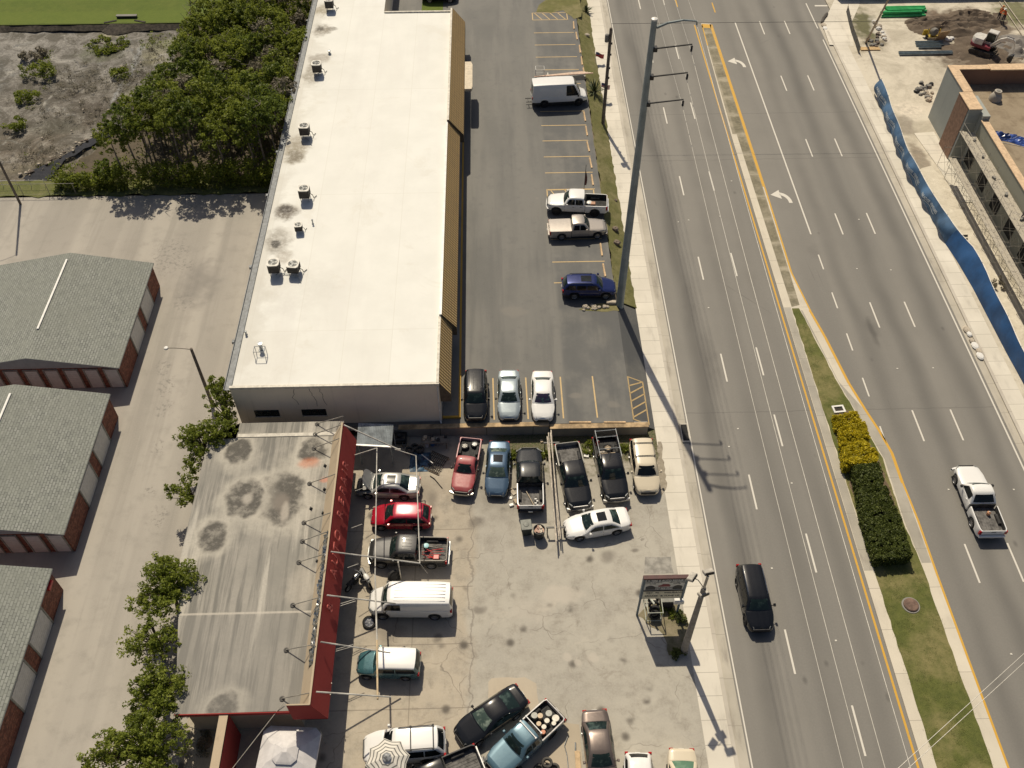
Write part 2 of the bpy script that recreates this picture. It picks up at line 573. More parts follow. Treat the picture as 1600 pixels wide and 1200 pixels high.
def m_mud():
    t = NT("dry_pond_bed")
    wa = t.noise(.085, 8, .68, dist=1.2)
    wb = t.noise(.45, 8, .7, dist=.9)
    fine = t.noise(3.2, 7, .75)
    x, y, z = t.xyz()
    c = t.mix(t.ramp(wa, .36, .50), (.075, .062, .050), (.20, .185, .165))
    c = t.mix(t.ramp(wb, .50, .66, 0, .8), c, (.30, .285, .26))
    c = t.mix(t.ramp(fine, .42, .72, 0, .65), c, (.055, .046, .036))
    c = t.mix(t.math('MULTIPLY', t.ramp(fine, .58, .66), t.ramp(wb, .45, .6)), c, (.40, .38, .34))
    # pale silt toward the far bank, browner near the fence
    c = t.mix(t.math('MULTIPLY', t.ramp(t.math('ADD', y, t.ramp(wa, .3, .7, -6, 6)), 94, 101), .55), c, (.27, .26, .245))
    c = t.mix(t.math('MULTIPLY', t.ramp(t.math('ADD', y, t.ramp(wa, .3, .7, -4, 4)), 90, 80), t.ramp(fine, .3, .7, .35, .75)), c, (.15, .115, .075))
    for bx, by, rx, ry, col, k in ((-45.5, 102.5, 3.2, 2.4, (.055, .066, .022), .85), (-38.5, 104.0, 3.0, 2.0, (.22, .23, .12), .7), (-39.5, 101, 2.0, 2.0, (.28, .27, .15), .6), (-40.0, 92.5, 1.4, 3.0, (.26, .26, .14), .6),
                                   (-45.8, 106.8, 1.7, 1.2, (.42, .39, .27), .8), (-50, 94.5, 3, 3, (.05, .043, .035), .6), (-43, 90.5, 4, 3, (.07, .055, .04), .6), (-52, 84.5, 4, 2, (.09, .066, .04), .6),
                                   (-57.5, 97.5, 2.0, 5, (.09, .095, .10), .8), (-47, 80, 5, 1.4, (.12, .10, .05), .5), (-46.5, 87.5, 3.2, 1.8, (.06, .062, .04), .6)):
        c = t.mix(t.math('MULTIPLY', t.blob(bx, by, rx, ry, .7), k), c, col)
    ve = t.n("TexVoronoi", feature='DISTANCE_TO_EDGE')
    wv = t.n("VectorMath", operation='MULTIPLY_ADD')
    nz = t.n("TexNoise")
    t.set(nz.inputs["Vector"], t.obj())
    nz.inputs["Scale"].default_value = .5
    nz.inputs["Detail"].default_value = 6
    t.t.links.new(nz.outputs[1], wv.inputs[0])
    wv.inputs[1].default_value = (4.0, 4.0, 0)
    t.set(wv.inputs[2], t.obj())
    t.t.links.new(wv.outputs[0], ve.inputs["Vector"])
    ve.inputs["Scale"].default_value = .16
    riv = t.math('MULTIPLY', t.ramp(ve.outputs["Distance"], .0, .045, 1, 0), t.ramp(t.noise(.22, 4), .42, .55))
    c = t.mix(t.math('MULTIPLY', riv, .8), c, t.mix(t.ramp(wb, .4, .6), (.10, .105, .11), (.36, .345, .31)))
    for bx, by, rx, ry in ((-41.2, 100.5, .45, 4.5), (-41.8, 94.5, .4, 3.0), (-43.6, 105.2, 1.4, .8)):
        c = t.mix(t.math('MULTIPLY', t.blob(bx, by, rx, ry, .6, .5), .8), c, (.27, .28, .29))
    tang = t.noise(2.4, 7, .8, t.mapv((1, .55, 1)), 2.0)
    c = t.mix(t.math('MULTIPLY', t.ramp(tang, .52, .60), .55), c, (.045, .04, .034))
    c = t.mix(t.math('MULTIPLY', t.ramp(tang, .46, .40), .35), c, (.33, .31, .27))
    pk = t.noise(.32, 9, .75, None, 1.5)
    c = t.mix(t.ramp(pk, .42, .57, .9, 0), c, t.mix(.8, c, t.mix(t.ramp(tang, .4, .6), (.03, .028, .014), (.055, .045, .03))))
    c = t.mix(t.ramp(pk, .58, .68, 0, .6), c, (.37, .355, .31))
    t.bump(fine, .9, .12)
    return t.out(c, .8)

def m_site():
    t = NT("site_dirt")
    n1 = t.noise(.22, 7, .65, dist=.7)
    n2 = t.noise(1.6, 7, .7)
    c = t.mix(t.ramp(n1, .32, .62), (.42, .38, .305), (.60, .55, .455))
    c = t.mix(t.ramp(n2, .5, .75, 0, .5), c, (.30, .26, .205))
    for bx, by, rx, ry, col, k in ((*at(1478, 38)[:2], 5.5, 3.6, (.115, .085, .06), .95), (*at(1535, 45)[:2], 5, 5, (.13, .098, .07), .9), (*at(1530, 88)[:2], 7, 4, (.13, .10, .072), .9), (*at(1353, 42)[:2], 2.0, 5.0, (.085, .085, .03), .9), (*at(1590, 20)[:2], 3.5, 4, (.10, .105, .035), .85), (*at(1440, 22)[:2], 3, 1.5, (.15, .11, .08), .8),
                                   (*at(1374, 48)[:2], 1.0, 3.2, (.62, .58, .52), .7), (45.6, 88.0, 1.8, 2.0, (.60, .54, .45), .8), (44.3, 85.2, 1.3, 2.0, (.2, .17, .14), .6), (44.2, 78, .9, 4.5, (.17, .135, .10), .7), (*at(1366, 66)[:2], 1.8, 1.5, (.16, .135, .09), .8)):
        c = t.mix(t.math('MULTIPLY', t.blob(bx, by, rx, ry, .5), k), c, t.mix(t.ramp(n2, .3, .7), tuple(v * .75 for v in col), tuple(v * 1.3 for v in col)))
    t.bump(n2, .8, .08)
    return t.out(c, .95)

white_mark = NT("worn_white_paint")
_f = white_mark.noise(5, 6, .75)
WHITE_MARK = white_mark.out(white_mark.mix(white_mark.ramp(_f, .58, .78, 0, .55), (.62, .59, .53), (.25, .235, .21)), .7)
ym = NT("worn_yellow_paint")
_f = ym.noise(4, 6, .75)
YELLOW_MARK = ym.out(ym.mix(ym.ramp(_f, .5, .75, 0, .6), (.58, .33, .035), (.30, .24, .14)), .7)
om = NT("faded_stall_paint")
_f = om.noise(4, 6, .75)
STALL_MARK = om.out(om.mix(om.ramp(_f, .48, .72, 0, .55), (.56, .40, .19), (.24, .20, .14)), .7)

M_ROAD, M_ALLEY, M_SHOPLOT, M_LOT = m_asphalt_road(), m_alley(), m_shop_lot(), m_lot()
M_WALK = m_concrete("sidewalk_concrete", joint=1.55)
M_CURB = m_concrete("curb_concrete", (.46, .42, .36), (.56, .52, .45), 3.05, .6)
M_GUTTER = m_concrete("gutter_concrete", (.40, .37, .31), (.50, .46, .39), 3.05, .9)
M_MEDIAN = m_concrete("median_concrete", (.56, .51, .42), (.64, .585, .48), 3.05, .3)
def m_island():
    t = NT("stained_island_panels")
    x, y, z = t.xyz()
    c = t.mix(t.ramp(t.noise(.8, 6, .7), .35, .65), (.24, .215, .16), (.36, .32, .24))
    e = t.math('PINGPONG', y, 1.75)
    ex = t.math('ABSOLUTE', t.math('SUBTRACT', x, 26.45))
    inn = t.math('MULTIPLY', t.ramp(t.math('ADD', e, t.ramp(t.noise(1.5, 4), .3, .7, -.25, .25)), .15, .6), t.ramp(ex, .6, .35))
    c = t.mix(t.math('MULTIPLY', inn, t.ramp(t.noise(.5, 5), .3, .6, .3, .75)), c, t.mix(t.ramp(t.noise(3, 5, .7), .35, .65), (.10, .09, .055), (.19, .17, .11)))
    c = t.mix(t.ramp(e, .03, .09, .5, 0), c, (.42, .38, .29))
    return t.out(c, .9)
M_MEDSTAIN = m_island()
M_GRASS = m_grass("verge_grass")
M_LAWN = m_grass("lawn_grass", (.062, .092, .010), (.088, .122, .014), (.13, .14, .03), .35, 1.1)
M_MEDGRASS = m_grass("median_grass", (.052, .066, .012), (.105, .115, .026), (.25, .205, .10), .8)
M_MUD, M_SITE = m_mud(), m_site()
M_BANK = plain("bank_soil", (.05, .042, .033), .95, var=.4)

# ---------------------------------------------------------------- ground, roads, walks
sheet("ground", rect(-500, -300, 500, 700), -1.4, m_dirt("far_soil", sc=.05))
sheet("alley", rect(-80, -30, -19.7, 75.2), 0.0, M_ALLEY)
sheet("shop_yard", rect(-19.7, -30, 12.4, 44.7), 0.0, M_SHOPLOT)
# plaza lot: flat, then a ramp down to the walk at the driveway
mb = MB()
mb.face([(-19.7, 44.7, LOT), (10.6, 44.7, LOT), (10.6, 160, LOT), (-19.7, 160, LOT)])
mb.face([(10.6, 44.7, LOT), (12.4, 44.7, 0), (12.4, 58.0, 0), (10.6, 58.0, LOT)])
mb.face([(10.6, 44.7, LOT), (12.4, 44.7, -.05), (10.6, 44.7, -.05)])
struct(mb.build("parking_lot", M_LOT))
sheet("lawn", rect(-90, 108.3, -30, 200), 0.35, M_LAWN)
mb = MB()
rnd = random.Random(4)
ra, rb = [], []
for k in range(61):
    x = -90 + k
    j = rnd.uniform(-.25, .25)
    dip = -.9 if -46.6 < x < -43.2 else 0
    ra.append((x, 108.45 + j * .3, .36))
    rb.append((x, 107.5 + j + dip, -.12))
mb.grid([rb, ra], 0, False, False)
struct(mb.build("pond_bank", M_BANK))
# pond bed with gentle relief
mb = MB()
from mathutils import noise as mnoise
rows = []
for j in range(65):
    y = 76.5 + 31.5 * j / 64
    row = []
    for i in range(121):
        x = -90 + 68 * i / 120
        row.append((x, y, -.22 + .30 * mnoise.fractal(Vector((x * .16, y * .16, 3)), .8, 2.1, 5)))
    rows.append(row)
mb.grid(rows, 0, False, True)
struct(mb.build("pond_bed", M_MUD))
sheet("fence_verge", wobble([(-90, 75.2), (-19.7, 75.2), (-19.7, 77.6), (-90, 78.0)], .8, .25, 3), .06, m_grass("fence_verge_grass", (.07, .085, .02), (.11, .12, .035), (.22, .19, .10), .5))
sheet("thicket_floor", wobble([(-44, 77.4), (-19.8, 77.4), (-19.8, 160), (-34.5, 160), (-36.5, 104), (-38, 90)], 1.0, .4, 9), .03, m_dirt("leaf_litter", ((.05, .042, .028), (.10, .08, .055), (.16, .13, .09))))

# street: carriageways, gutters, kerbs, walks
sheet("road", rect(14.6, -40, 41.2, 200), ROAD, M_ROAD)
sheet("side_street", [(40.9, 104), (43, 104), (43, 113.4), (120, 113.4), (120, 150), (40.9, 150)], ROAD - .004, M_ROAD)
mb = MB()
prof = [(12.4, 0.0), (14.05, 0.0)]
def strip(name, x0, x1, z, m, y0=-40, y1=200, zb=-.3):
    b = MB()
    b.box((x0, y0, zb), (x1, y1, z), 0)
    return struct(b.build(name, m))
strip("sidewalk", 12.4, 14.0, 0.0, M_WALK)
strip("curb", 14.0, 14.26, .012, M_CURB)
strip("gutter", 14.26, 14.92, ROAD + .012, M_GUTTER)
strip("gutter", 40.25, 40.85, ROAD + .012, M_GUTTER, y1=107)
strip("curb", 40.85, 41.1, .012, M_CURB, y1=105)
strip("sidewalk", 41.1, 42.55, 0.0, M_WALK, y1=106)
sheet("sidewalk", wobble(px_poly([(1296, 70), (1285, 38), (1300, 8), (1322, -40), (1352, -40), (1342, 10), (1330, 36), (1334, 72)]), 3, .02, 1), .008, M_WALK)
# construction ground
sheet("building_site", rect(42.55, -40, 130, 113.2), -.004, M_SITE)
# grass verge between lot and walk
mb = MB()
rnd = random.Random(11)
L_, M2, R2 = [], [], []
y = 58.2
while y < 160:
    L_.append((10.65 + rnd.uniform(-.10, .10), y, LOT + .012))
    M2.append((11.3 + rnd.uniform(-.05, .05), y, .64))
    R2.append((12.42 + rnd.uniform(-.06, .10), y, .012))
    y += .5
mb.grid([L_, M2, R2], 0, False, True)
mb.face([L_[0], M2[0], R2[0], (12.4, 58.2, -.1), (10.65, 58.2, -.1)])
struct(mb.build("grass_verge", M_GRASS))
sheet("grass_island", wobble([tuple(atg(*p)[:2]) for p in ((838, 19), (842, 8), (860, -4), (905, -30), (908, 30), (897, 30), (880, 16), (862, 20))], .8, .12, 5), LOT + .02, M_GRASS)
sheet("grass_island", wobble([tuple(at(*p, LOT)[:2]) for p in ((904, 484), (918, 477), (962, 473), (968, 486), (940, 487))], .5, .1, 6), LOT + .012, M_GRASS)
sheet("grass_patch", rect(-8.2, 101.8, -5.6, 140), LOT + .012, M_LAWN)

# median
def median():
    L = [(25.95, 107.2), (25.75, 100), (25.45, 84), (25.42, 70), (25.4, 40), (25.4, -40)]
    Rr = [tuple(at(x, y)[:2]) for x, y in ((1112, 37), (1197, 297), (1237, 425), (1267, 485), (1290, 525), (1327, 597), (1355, 642), (1375, 672), (1395, 707), (1412, 755), (1435, 812), (1465, 897), (1577, 1200))]
    Rr = [(x - .12, y) for x, y in Rr] + [(30.5, -40)]
    b = MB()
    b.prism([(x, y) for x, y in Rr][::-1] + [(26.6, 107.9)][:0] + L[:1][:0] + L, ROAD - .1, .0, 0)
    return b, L, Rr
b, ML, MR = median()
bm = bmesh.new()
pts = MR[::-1] + ML
pts = pts[:]
top = [bm.verts.new((x, y, 0)) for x, y in pts]
f = bm.faces.new(top)
g = bmesh.ops.extrude_face_region(bm, geom=[f])
vv = [e for e in g['geom'] if isinstance(e, bmesh.types.BMVert)]
for v in vv:
    v.co.z = ROAD - .1
bmesh.ops.triangulate(bm, faces=bm.faces[:])
bmesh.ops.recalc_face_normals(bm, faces=bm.faces)
me = bpy.data.meshes.new("median")
bm.to_mesh(me)
bm.free()
me.materials.append(M_MEDIAN)
o = bpy.data.objects.new("median", me)
COL.objects.link(o)
struct(o)
sheet("median_paving", [(26.05, 106.9), (27.0, 106.6), (27.0, 74.4), (26.95, 62.5), (26.9, 58.2), (26.15, 58.0), (26.1, 70), (26.05, 84), (25.62, 84), (25.85, 100)], .005, M_MEDSTAIN)
sheet("median_grass", wobble([(26.12, 57.8), (26.12, 49), (26.12, 31.7), (26.2, 18.4), (26.2, -40), (29.7, -40), (29.6, 18.4), (29.6, 32), (29.35, 35.8), (29.5, 41.5), (28.0, 49), (26.75, 57.8)], .6, .05, 8), .012, M_MEDGRASS)
sheet("median_soil", wobble([(26.5, 44.5), (26.3, 36), (26.6, 33.2), (28.9, 33.2), (29.1, 36), (29.2, 41), (28.4, 46), (27, 46.5)], .5, .12, 9), .018, m_dirt("mulch", ((.10, .07, .045), (.16, .115, .075), (.24, .19, .13)), 1.2))

M_MEDGREY = m_concrete("grey_median_concrete", (.30, .28, .24), (.44, .41, .35), 3.05, .95)
sheet("median_paving", [(25.44, 31.9), (26.08, 31.9), (26.05, 57.9), (25.44, 57.9)], .006, M_MEDGREY)
sheet("median_paving", [(29.65, 32.4), (30.33, 32.4), (30.3, 38.5), (30.2, 42), (29.85, 44.4), (29.4, 46.2), (28.1, 49.2), (27.0, 57.5), (27.2, 57.6), (28.6, 49.8), (28.1, 49.0), (29.55, 41.5), (29.42, 35.8)][:8] + [(26.85, 57.6), (28.1, 48.9), (29.6, 41.4), (29.45, 35.8)], .006, M_MEDGREY)
# painted markings
def marks(name, items, z, m, zf=None):
    b = MB()
    for it in items:
        if len(it) == 4 and not isinstance(it[0], tuple):
            it = rect(*it)
        b.face([(p[0], p[1], zf(p[0], p[1]) + z if zf else z) for p in it])
    return struct(b.build(name, m))
def line(a, c, wd):
    a, c = Vector(a[:2]), Vector(c[:2])
    d = (c - a).normalized()
    n = Vector((-d.y, d.x)) * wd / 2
    return [tuple(a + n), tuple(a - n), tuple(c - n), tuple(c + n)]
it = []
for y0 in (111.1, 98.6, 86.3, 74.0, 61.8, 49.6, 37.2, 24.6, 12.3):
    it.append((18.92, y0, 19.05, y0 + 3.1))
for y0 in (112, 99.3, 87.1, 74.65, 62.2, 50.2, 42.9, 31.9, 19.3, 7.2):
    it.append((22.05, y0, 22.18, y0 + 3.15))
for x in (33.25, 36.33):
    for k in range(-2, 10):
        y0 = 104.6 - 12.3 * k
        it.append((x - .065, y0, x + .065, y0 + 3.1))
it.append((30.13, 67.8, 30.27, 107.5))
for k in range(8):
    y0 = 62.9 - 5.06 * k
    it.append((30.15, y0, 30.27, y0 + 2.0))
it.append((39.93, -40, 40.06, 103.2))
it.append((39.93, 105.8, 40.06, 112))
it.append((15.03, -40, 15.12, 200))
it.append(px_poly([(1273, 8), (1293, 8), (1293, 10), (1273, 10)], ROAD))
# left-turn arrows
for px, py in ((1153, 97), (1223, 306)):
    c = at(px, py, ROAD)
    outer, inner = [], []
    for k in range(9):
        a = R_(-5 + 85 * k / 8)
        outer.append((c.x + .75 - 1.15 + 1.15 * math.cos(a) * 1.0, c.y - 1.0 + 1.55 * math.sin(a)))
        inner.append((c.x + .75 - 1.15 + .80 * math.cos(a), c.y - 1.0 + 1.12 * math.sin(a)))
    for k in range(8):
        it.append([outer[k], outer[k + 1], inner[k + 1], inner[k]])
    ex, ey = (outer[8][0] + inner[8][0]) / 2, (outer[8][1] + inner[8][1]) / 2
    it.append([(ex, ey + .62), (ex - .95, ey - .12), (ex + .05, ey - .78)])
marks("road_markings", it, ROAD + .006, WHITE_MARK)
it = [(25.05, -40, 25.2, 107.0), (23.6, 111.5, 23.75, 114), (28.1, 110, 28.25, 112.5)]
edge = [(x + .14, y) for x, y in MR]
for k in range(len(edge) - 1):
    it.append(line(edge[k], edge[k + 1], .15))
marks("road_markings", it, ROAD + .006, YELLOW_MARK)
it = []
for k in range(3, len(MR) - 5):
    it.append(line((MR[k][0] - .02, MR[k][1]), (MR[k + 1][0] - .02, MR[k + 1][1]), .12))
it += [line((25.95, 106.6), (27.05, 106.4), .9), line((27.0, 106.9), (27.08, 75), .16), line((25.98, 106.9), (25.9, 102), .12)]
marks("road_markings", it, .009, YELLOW_MARK)
# stall lines in the plaza lot
it = []
for py in (51, 70, 89, 109, 220, 245, 270, 296, 409.5, 442):
    yy = at(870, py, LOT).y
    it.append((5.3, yy - .05, 10.05, yy + .05))
for py in (131, 152, 174, 196, 322, 347, 374):
    yy = at(870, py, LOT).y
    it.append((5.3, yy - .05, 10.05, yy + .05))
for x, x2 in ((-.25, -.2), (2.4, 2.45), (5.2, 5.2), (7.8, 7.85)):
    it.append(line((x, 49.5), (x2, 45.2), .11))
def hatch(x0, y0, x1, y1, n, dx):
    out = [line((x0, y0), (x1, y0), .1), line((x0, y1), (x1, y1), .1), line((x0, y0 - .05), (x0, y1 + .05), .1), line((x1, y0 - .05), (x1, y1 + .05), .1)]
    for k in range(n):
        f0 = (k + .25) / n
        if dx:
            out.append(line((x0 + (x1 - x0) * f0 * .9, y1), (x0 + (x1 - x0) * min(1, f0 * .9 + .22), y0), .1))
        else:
            out.append(line((x0, y0 + (y1 - y0) * f0 * .92), (x1, y0 + (y1 - y0) * min(1, f0 * .92 + .30)), .1))
    return out
hy0, hy1 = at(860, 31, LOT).y, at(860, 20, LOT).y
it += hatch(5.3, hy0, 9.5, hy1, 4, True)
it += hatch(10.66, 45.0, 11.95, 49.4, 5, False)
it += hatch(5.35, at(860, 318, LOT).y, 9.9, at(860, 297, LOT).y, 3, True)
marks("stall_markings", it, .010, STALL_MARK, zf=lambda x, y: LOT if x < 10.6 else LOT * (12.4 - x) / 1.8)
# asphalt / concrete patches in the shop yard
sheet("concrete_patch", wobble(px_poly([(763, 1066), (768, 1060), (820, 1058), (838, 1068), (842, 1100), (835, 1140), (775, 1140), (762, 1100)]), .5, .04, 2), .004, m_concrete("pale_patch", (.42, .36, .28), (.48, .42, .33), 0, .3))
sheet("concrete_patch", wobble(px_poly([(868, 1135), (880, 1128), (905, 1132), (912, 1215), (800, 1215), (845, 1170)]), .5, .04, 3), .004, m_concrete("tan_patch", (.40, .345, .265), (.46, .39, .30), 0, .35))
sheet("asphalt_patch", wobble(px_poly([(1008, 870), (1048, 870), (1053, 896), (1006, 896)]), .4, .05, 4), .004, plain("patch_asphalt", (.30, .285, .255), .85, var=.2, scale=2))
sheet("grass_patch", wobble(px_poly([(996, 962), (1015, 945), (1050, 940), (1072, 960), (1078, 1000), (1070, 1022), (1045, 1024), (1035, 990)]), .35, .12, 5), .010, m_grass("sign_bed_grass", (.06, .066, .02), (.16, .14, .08), (.30, .25, .18), .8))
sheet("sidewalk_sand", wobble(px_poly([(1028, 690), (1033, 690), (1042, 760), (1034, 775), (1028, 740)]), .3, .1, 6), .006, m_dirt("gravel_sand", ((.2, .17, .13), (.33, .29, .23), (.45, .40, .33)), 3))
sheet("stormwater_channel", wobble(px_poly([(36, 280), (48, 268), (75, 256), (100, 243), (130, 225), (150, 213), (185, 199), (178, 210), (150, 224), (125, 238), (100, 252), (80, 278), (50, 284)]), .6, .15, 12), .06, plain("pond_water", (.02, .02, .02), .12, var=.3))

# ---------------------------------------------------------------- building materials
def m_brick():
    t = NT("red_brick")
    x, y, z = t.xyz()
    cv = t.n("CombineXYZ")
    t.set(cv.inputs[0], t.math('ADD', x, y))
    t.set(cv.inputs[1], z)
    b = t.n("TexBrick")
    t.t.links.new(cv.outputs[0], b.inputs[0])
    b.inputs["Color1"].default_value = (.20, .05, .03, 1)
    b.inputs["Color2"].default_value = (.42, .16, .09, 1)
    b.inputs["Mortar"].default_value = (.19, .14, .11, 1)
    b.inputs["Scale"].default_value = 1.0
    b.inputs["Mortar Size"].default_value = .012
    b.inputs["Bias"].default_value = -.2
    b.inputs["Brick Width"].default_value = .32
    b.inputs["Row Height"].default_value = .11
    c = t.mix(t.ramp(t.noise(5, 4, .7), .35, .7), b.outputs[0], (.09, .035, .025))
    return t.out(c, .9)
def m_shingle():
    t = NT("grey_shingle")
    x, y, z = t.xyz()
    cv = t.n("CombineXYZ")
    t.set(cv.inputs[0], y)
    t.set(cv.inputs[1], x)
    b = t.n("TexBrick")
    t.t.links.new(cv.outputs[0], b.inputs[0])
    b.inputs["Color1"].default_value = (.285, .295, .275, 1)
    b.inputs["Color2"].default_value = (.195, .205, .19, 1)
    b.inputs["Mortar"].default_value = (.085, .092, .085, 1)
    b.inputs["Scale"].default_value = 1.0
    b.inputs["Mortar Size"].default_value = .03
    b.inputs["Mortar Smooth"].default_value = .4
    b.inputs["Brick Width"].default_value = .42
    b.inputs["Row Height"].default_value = .20
    c = t.mix(t.ramp(t.noise(2.2, 5, .65), .35, .7, 0, .6), b.outputs[0], (.25, .265, .235))
    c = t.mix(t.ramp(t.noise(.3, 5, .6), .35, .7, 0, .5), c, (.20, .21, .185))
    t.bump(b.outputs[1], -.4, .02)
    return t.out(c, .9)
def m_tile():
    t = NT("tan_roof_tile")
    x, y, z = t.xyz()
    wv = t.math('SINE', t.math('MULTIPLY', y, 2 * math.pi / .30))
    row = t.math('PINGPONG', z, .14)
    c = t.mix(t.ramp(wv, -.8, .8), (.16, .105, .04), (.46, .32, .145))
    c = t.mix(t.ramp(row, .0, .03, .6, 0), c, (.07, .045, .02))
    c = t.mix(t.ramp(t.noise(1.5, 5, .7), .4, .75, 0, .5), c, (.20, .145, .075))
    t.bump(wv, .5, .05)
    return t.out(c, .8)
def m_white_roof():
    t = NT("white_roof_coating")
    x, y, z = t.xyz()
    c = t.mix(t.ramp(t.noise(.35, 5, .6), .3, .7), (.70, .70, .665), (.755, .755, .72))
    c = t.mix(t.ramp(t.noise(1.0, 5, .65, t.mapv((.35, .05, 1))), .52, .75, 0, .5), c, (.65, .64, .615))
    seam = t.math('PINGPONG', t.math('ADD', x, .6), 1.85)
    c = t.mix(t.ramp(seam, .0, .06, .45, 0), c, (.60, .585, .53))
    pan = t.n("TexWhiteNoise", noise_dimensions='2D')
    cv = t.n("CombineXYZ")
    t.set(cv.inputs[0], t.math('FLOOR', t.math('MULTIPLY', t.math('ADD', x, .6), 1 / 3.7)))
    t.set(cv.inputs[1], t.math('FLOOR', t.math('MULTIPLY', y, 1 / 17.0)))
    t.t.links.new(cv.outputs[0], pan.inputs[0])
    c = t.mix(t.math('MULTIPLY', pan.outputs[0], .3), c, (.66, .65, .60))
    c = t.mix(t.ramp(t.math('PINGPONG', y, 8.5), .02, .08, .3, 0), c, (.60, .585, .53))
    c = t.mix(t.ramp(t.noise(.22, 6, .7, None, .6), .56, .68, 0, .4), c, (.62, .60, .54))
    c = t.mix(t.math('MULTIPLY', t.ramp(t.math('ADD', x, t.ramp(t.noise(.5, 5), .3, .7, -1, 1)), -17.6, -19.4), .5), c, (.52, .50, .45))
    for px, py, rx, ry, k, col in ((447, 330, 1.0, 1.0, .75, (.17, .15, .125)), (446, 327, .5, .55, .8, (.06, .05, .045)), (432, 377, 1.0, 1.4, .55, (.24, .215, .18)), (431, 380, .35, .4, .8, (.06, .055, .05)), (443, 400, .7, .8, .45, (.3, .26, .21)),
                                   (462, 235, 1.0, 1.7, .6, (.24, .20, .13)), (460, 243, .7, .8, .5, (.13, .11, .08)), (466, 222, 1.2, 1.0, .4, (.3, .27, .22)), (503, 46, .95, 1.1, .65, (.22, .19, .15)), (500, 44, .45, .5, .7, (.09, .08, .065)),
                                   (488, 112, .75, 2.2, .55, (.2, .17, .12)), (497, 90, 1.1, 1.0, .5, (.24, .21, .17)), (519, 44, .5, .35, .6, (.15, .13, .10)), (505, 15, .8, 1.2, .6, (.24, .2, .12)), (420, 560, 2.2, 3.0, .18, (.5, .46, .4)), (455, 450, 3, 3, .22, (.45, .43, .4)), (520, 120, 3, 4, .12, (.45, .43, .4))):
        p = at(px, py, 5.4)
        kk = t.math('MULTIPLY', t.ramp(t.noise(2.6, 6, .75), .3, .6, .45, 1.0), min(1.0, k * 1.35) if k > .3 else k)
        c = t.mix(t.math('MULTIPLY', t.blob(p.x, p.y, rx * 1.3, ry * 1.3, .5, .33), kk), c, col)
    return t.out(c, .75)
def m_shop_roof():
    t = NT("weathered_flat_roof")
    x, y, z = t.xyz()
    c = t.mix(t.ramp(t.noise(.25, 5, .6), .3, .7), (.245, .235, .21), (.335, .315, .28))
    st = t.noise(1.0, 7, .7, t.mapv((2.2, .10, 1)))
    c = t.mix(t.ramp(st, .44, .60, 0, .95), c, (.165, .16, .145))
    st2 = t.noise(1.0, 5, .6, t.mapv((.9, .07, 1), (5, 3, 0)))
    c = t.mix(t.ramp(st2, .53, .64, 0, .75), c, (.50, .47, .415))
    seam = t.math('PINGPONG', t.math('ADD', x, .2), .46)
    c = t.mix(t.ramp(seam, .0, .03, .4, 0), c, (.17, .16, .15))
    # ponding stains: a pale rim and a dark middle
    for px, py, rx, ry in ((440, 778, 1.75, 2.35), (383, 778, 1.4, 1.75), (333, 840, 1.05, 1.25), (373, 706, 1.05, 1.25), (489, 705, 1.15, 1.3), (350, 1104, 1.0, 1.0)):
        p = at(px, py, 3.5)
        c = t.mix(t.math('MULTIPLY', t.blob(p.x, p.y, rx * 1.6, ry * 1.55, .5, .25), .85), c, (.47, .44, .38))
        dk = t.math('MULTIPLY', t.blob(p.x, p.y, rx, ry, .28, .26), t.ramp(t.noise(1.3, 7, .7), .34, .55, .55, 1.0))
        c = t.mix(dk, c, (.088, .082, .072))
    for px, py, rx, ry, col, k in ((440, 785, .7, 1.0, (.20, .175, .15), .9), (483, 725, .9, .55, (.55, .20, .10), .6), (508, 750, .4, .3, (.55, .2, .12), .6), (470, 915, 1.2, 2.0, (.46, .42, .36), .5), (387, 778, .4, .5, (.42, .39, .34), .8), (445, 800, .35, .9, (.42, .38, .33), .8)):
        p = at(px, py, 3.5)
        c = t.mix(t.math('MULTIPLY', t.blob(p.x, p.y, rx, ry, .6), k), c, col)
    ys = at(380, 958, 3.5).y
    d = t.math('ABSOLUTE', t.math('SUBTRACT', y, ys))
    c = t.mix(t.ramp(d, .03, .11, .75, 0), c, (.52, .48, .42))
    c = t.mix(t.ramp(y, ys - .3, ys, .35, 0), c, (.22, .21, .195))
    fine = t.noise(7, 5, .7)
    c = t.mix(t.ramp(fine, .4, .75, 0, .3), c, (.2, .19, .175))
    return t.out(c, .85)
def m_stucco(name, col, k=.4):
    t = NT(name)
    c = t.mix(t.ramp(t.noise(.5, 6, .65), .3, .75, 0, k), col, tuple(v * .72 for v in col))
    c = t.mix(t.ramp(t.noise(1.0, 5, .6, t.mapv((2.5, 2.5, .18))), .55, .75, 0, k), c, tuple(v * .6 for v in col))
    t.bump(t.noise(25, 3), .2, .01)
    return t.out(c, .9)

M_BRICK, M_SHINGLE, M_TILE = m_brick(), m_shingle(), m_tile()
M_WROOF, M_SROOF = m_white_roof(), m_shop_roof()
M_STUCCO = m_stucco("beige_stucco", (.80, .71, .58), .3)
M_SIDING = plain("grey_gable_siding", (.36, .385, .385), .7, var=.06)
M_RDOOR = plain("white_roll_door", (.62, .62, .60), .5, var=.06)
M_DOORTRIM = plain("grey_door_trim", (.28, .28, .25), .7, var=.2)
M_COPING = plain("cream_coping", (.62, .58, .50), .6, var=.15)
M_GUTTERMETAL = plain("grey_gutter_metal", (.19, .205, .22), .6, 0, var=.2)
M_DARK = plain("dark_interior", (.018, .018, .018), .9, var=.3)
M_GLASSDK = plain("dark_window_glass", (.02, .028, .03), .08, var=.4)
M_TRIMDK = plain("dark_brown_trim", (.10, .075, .05), .7, var=.2)
M_RED = m_stucco("red_fascia_paint", (.30, .032, .028), .5)
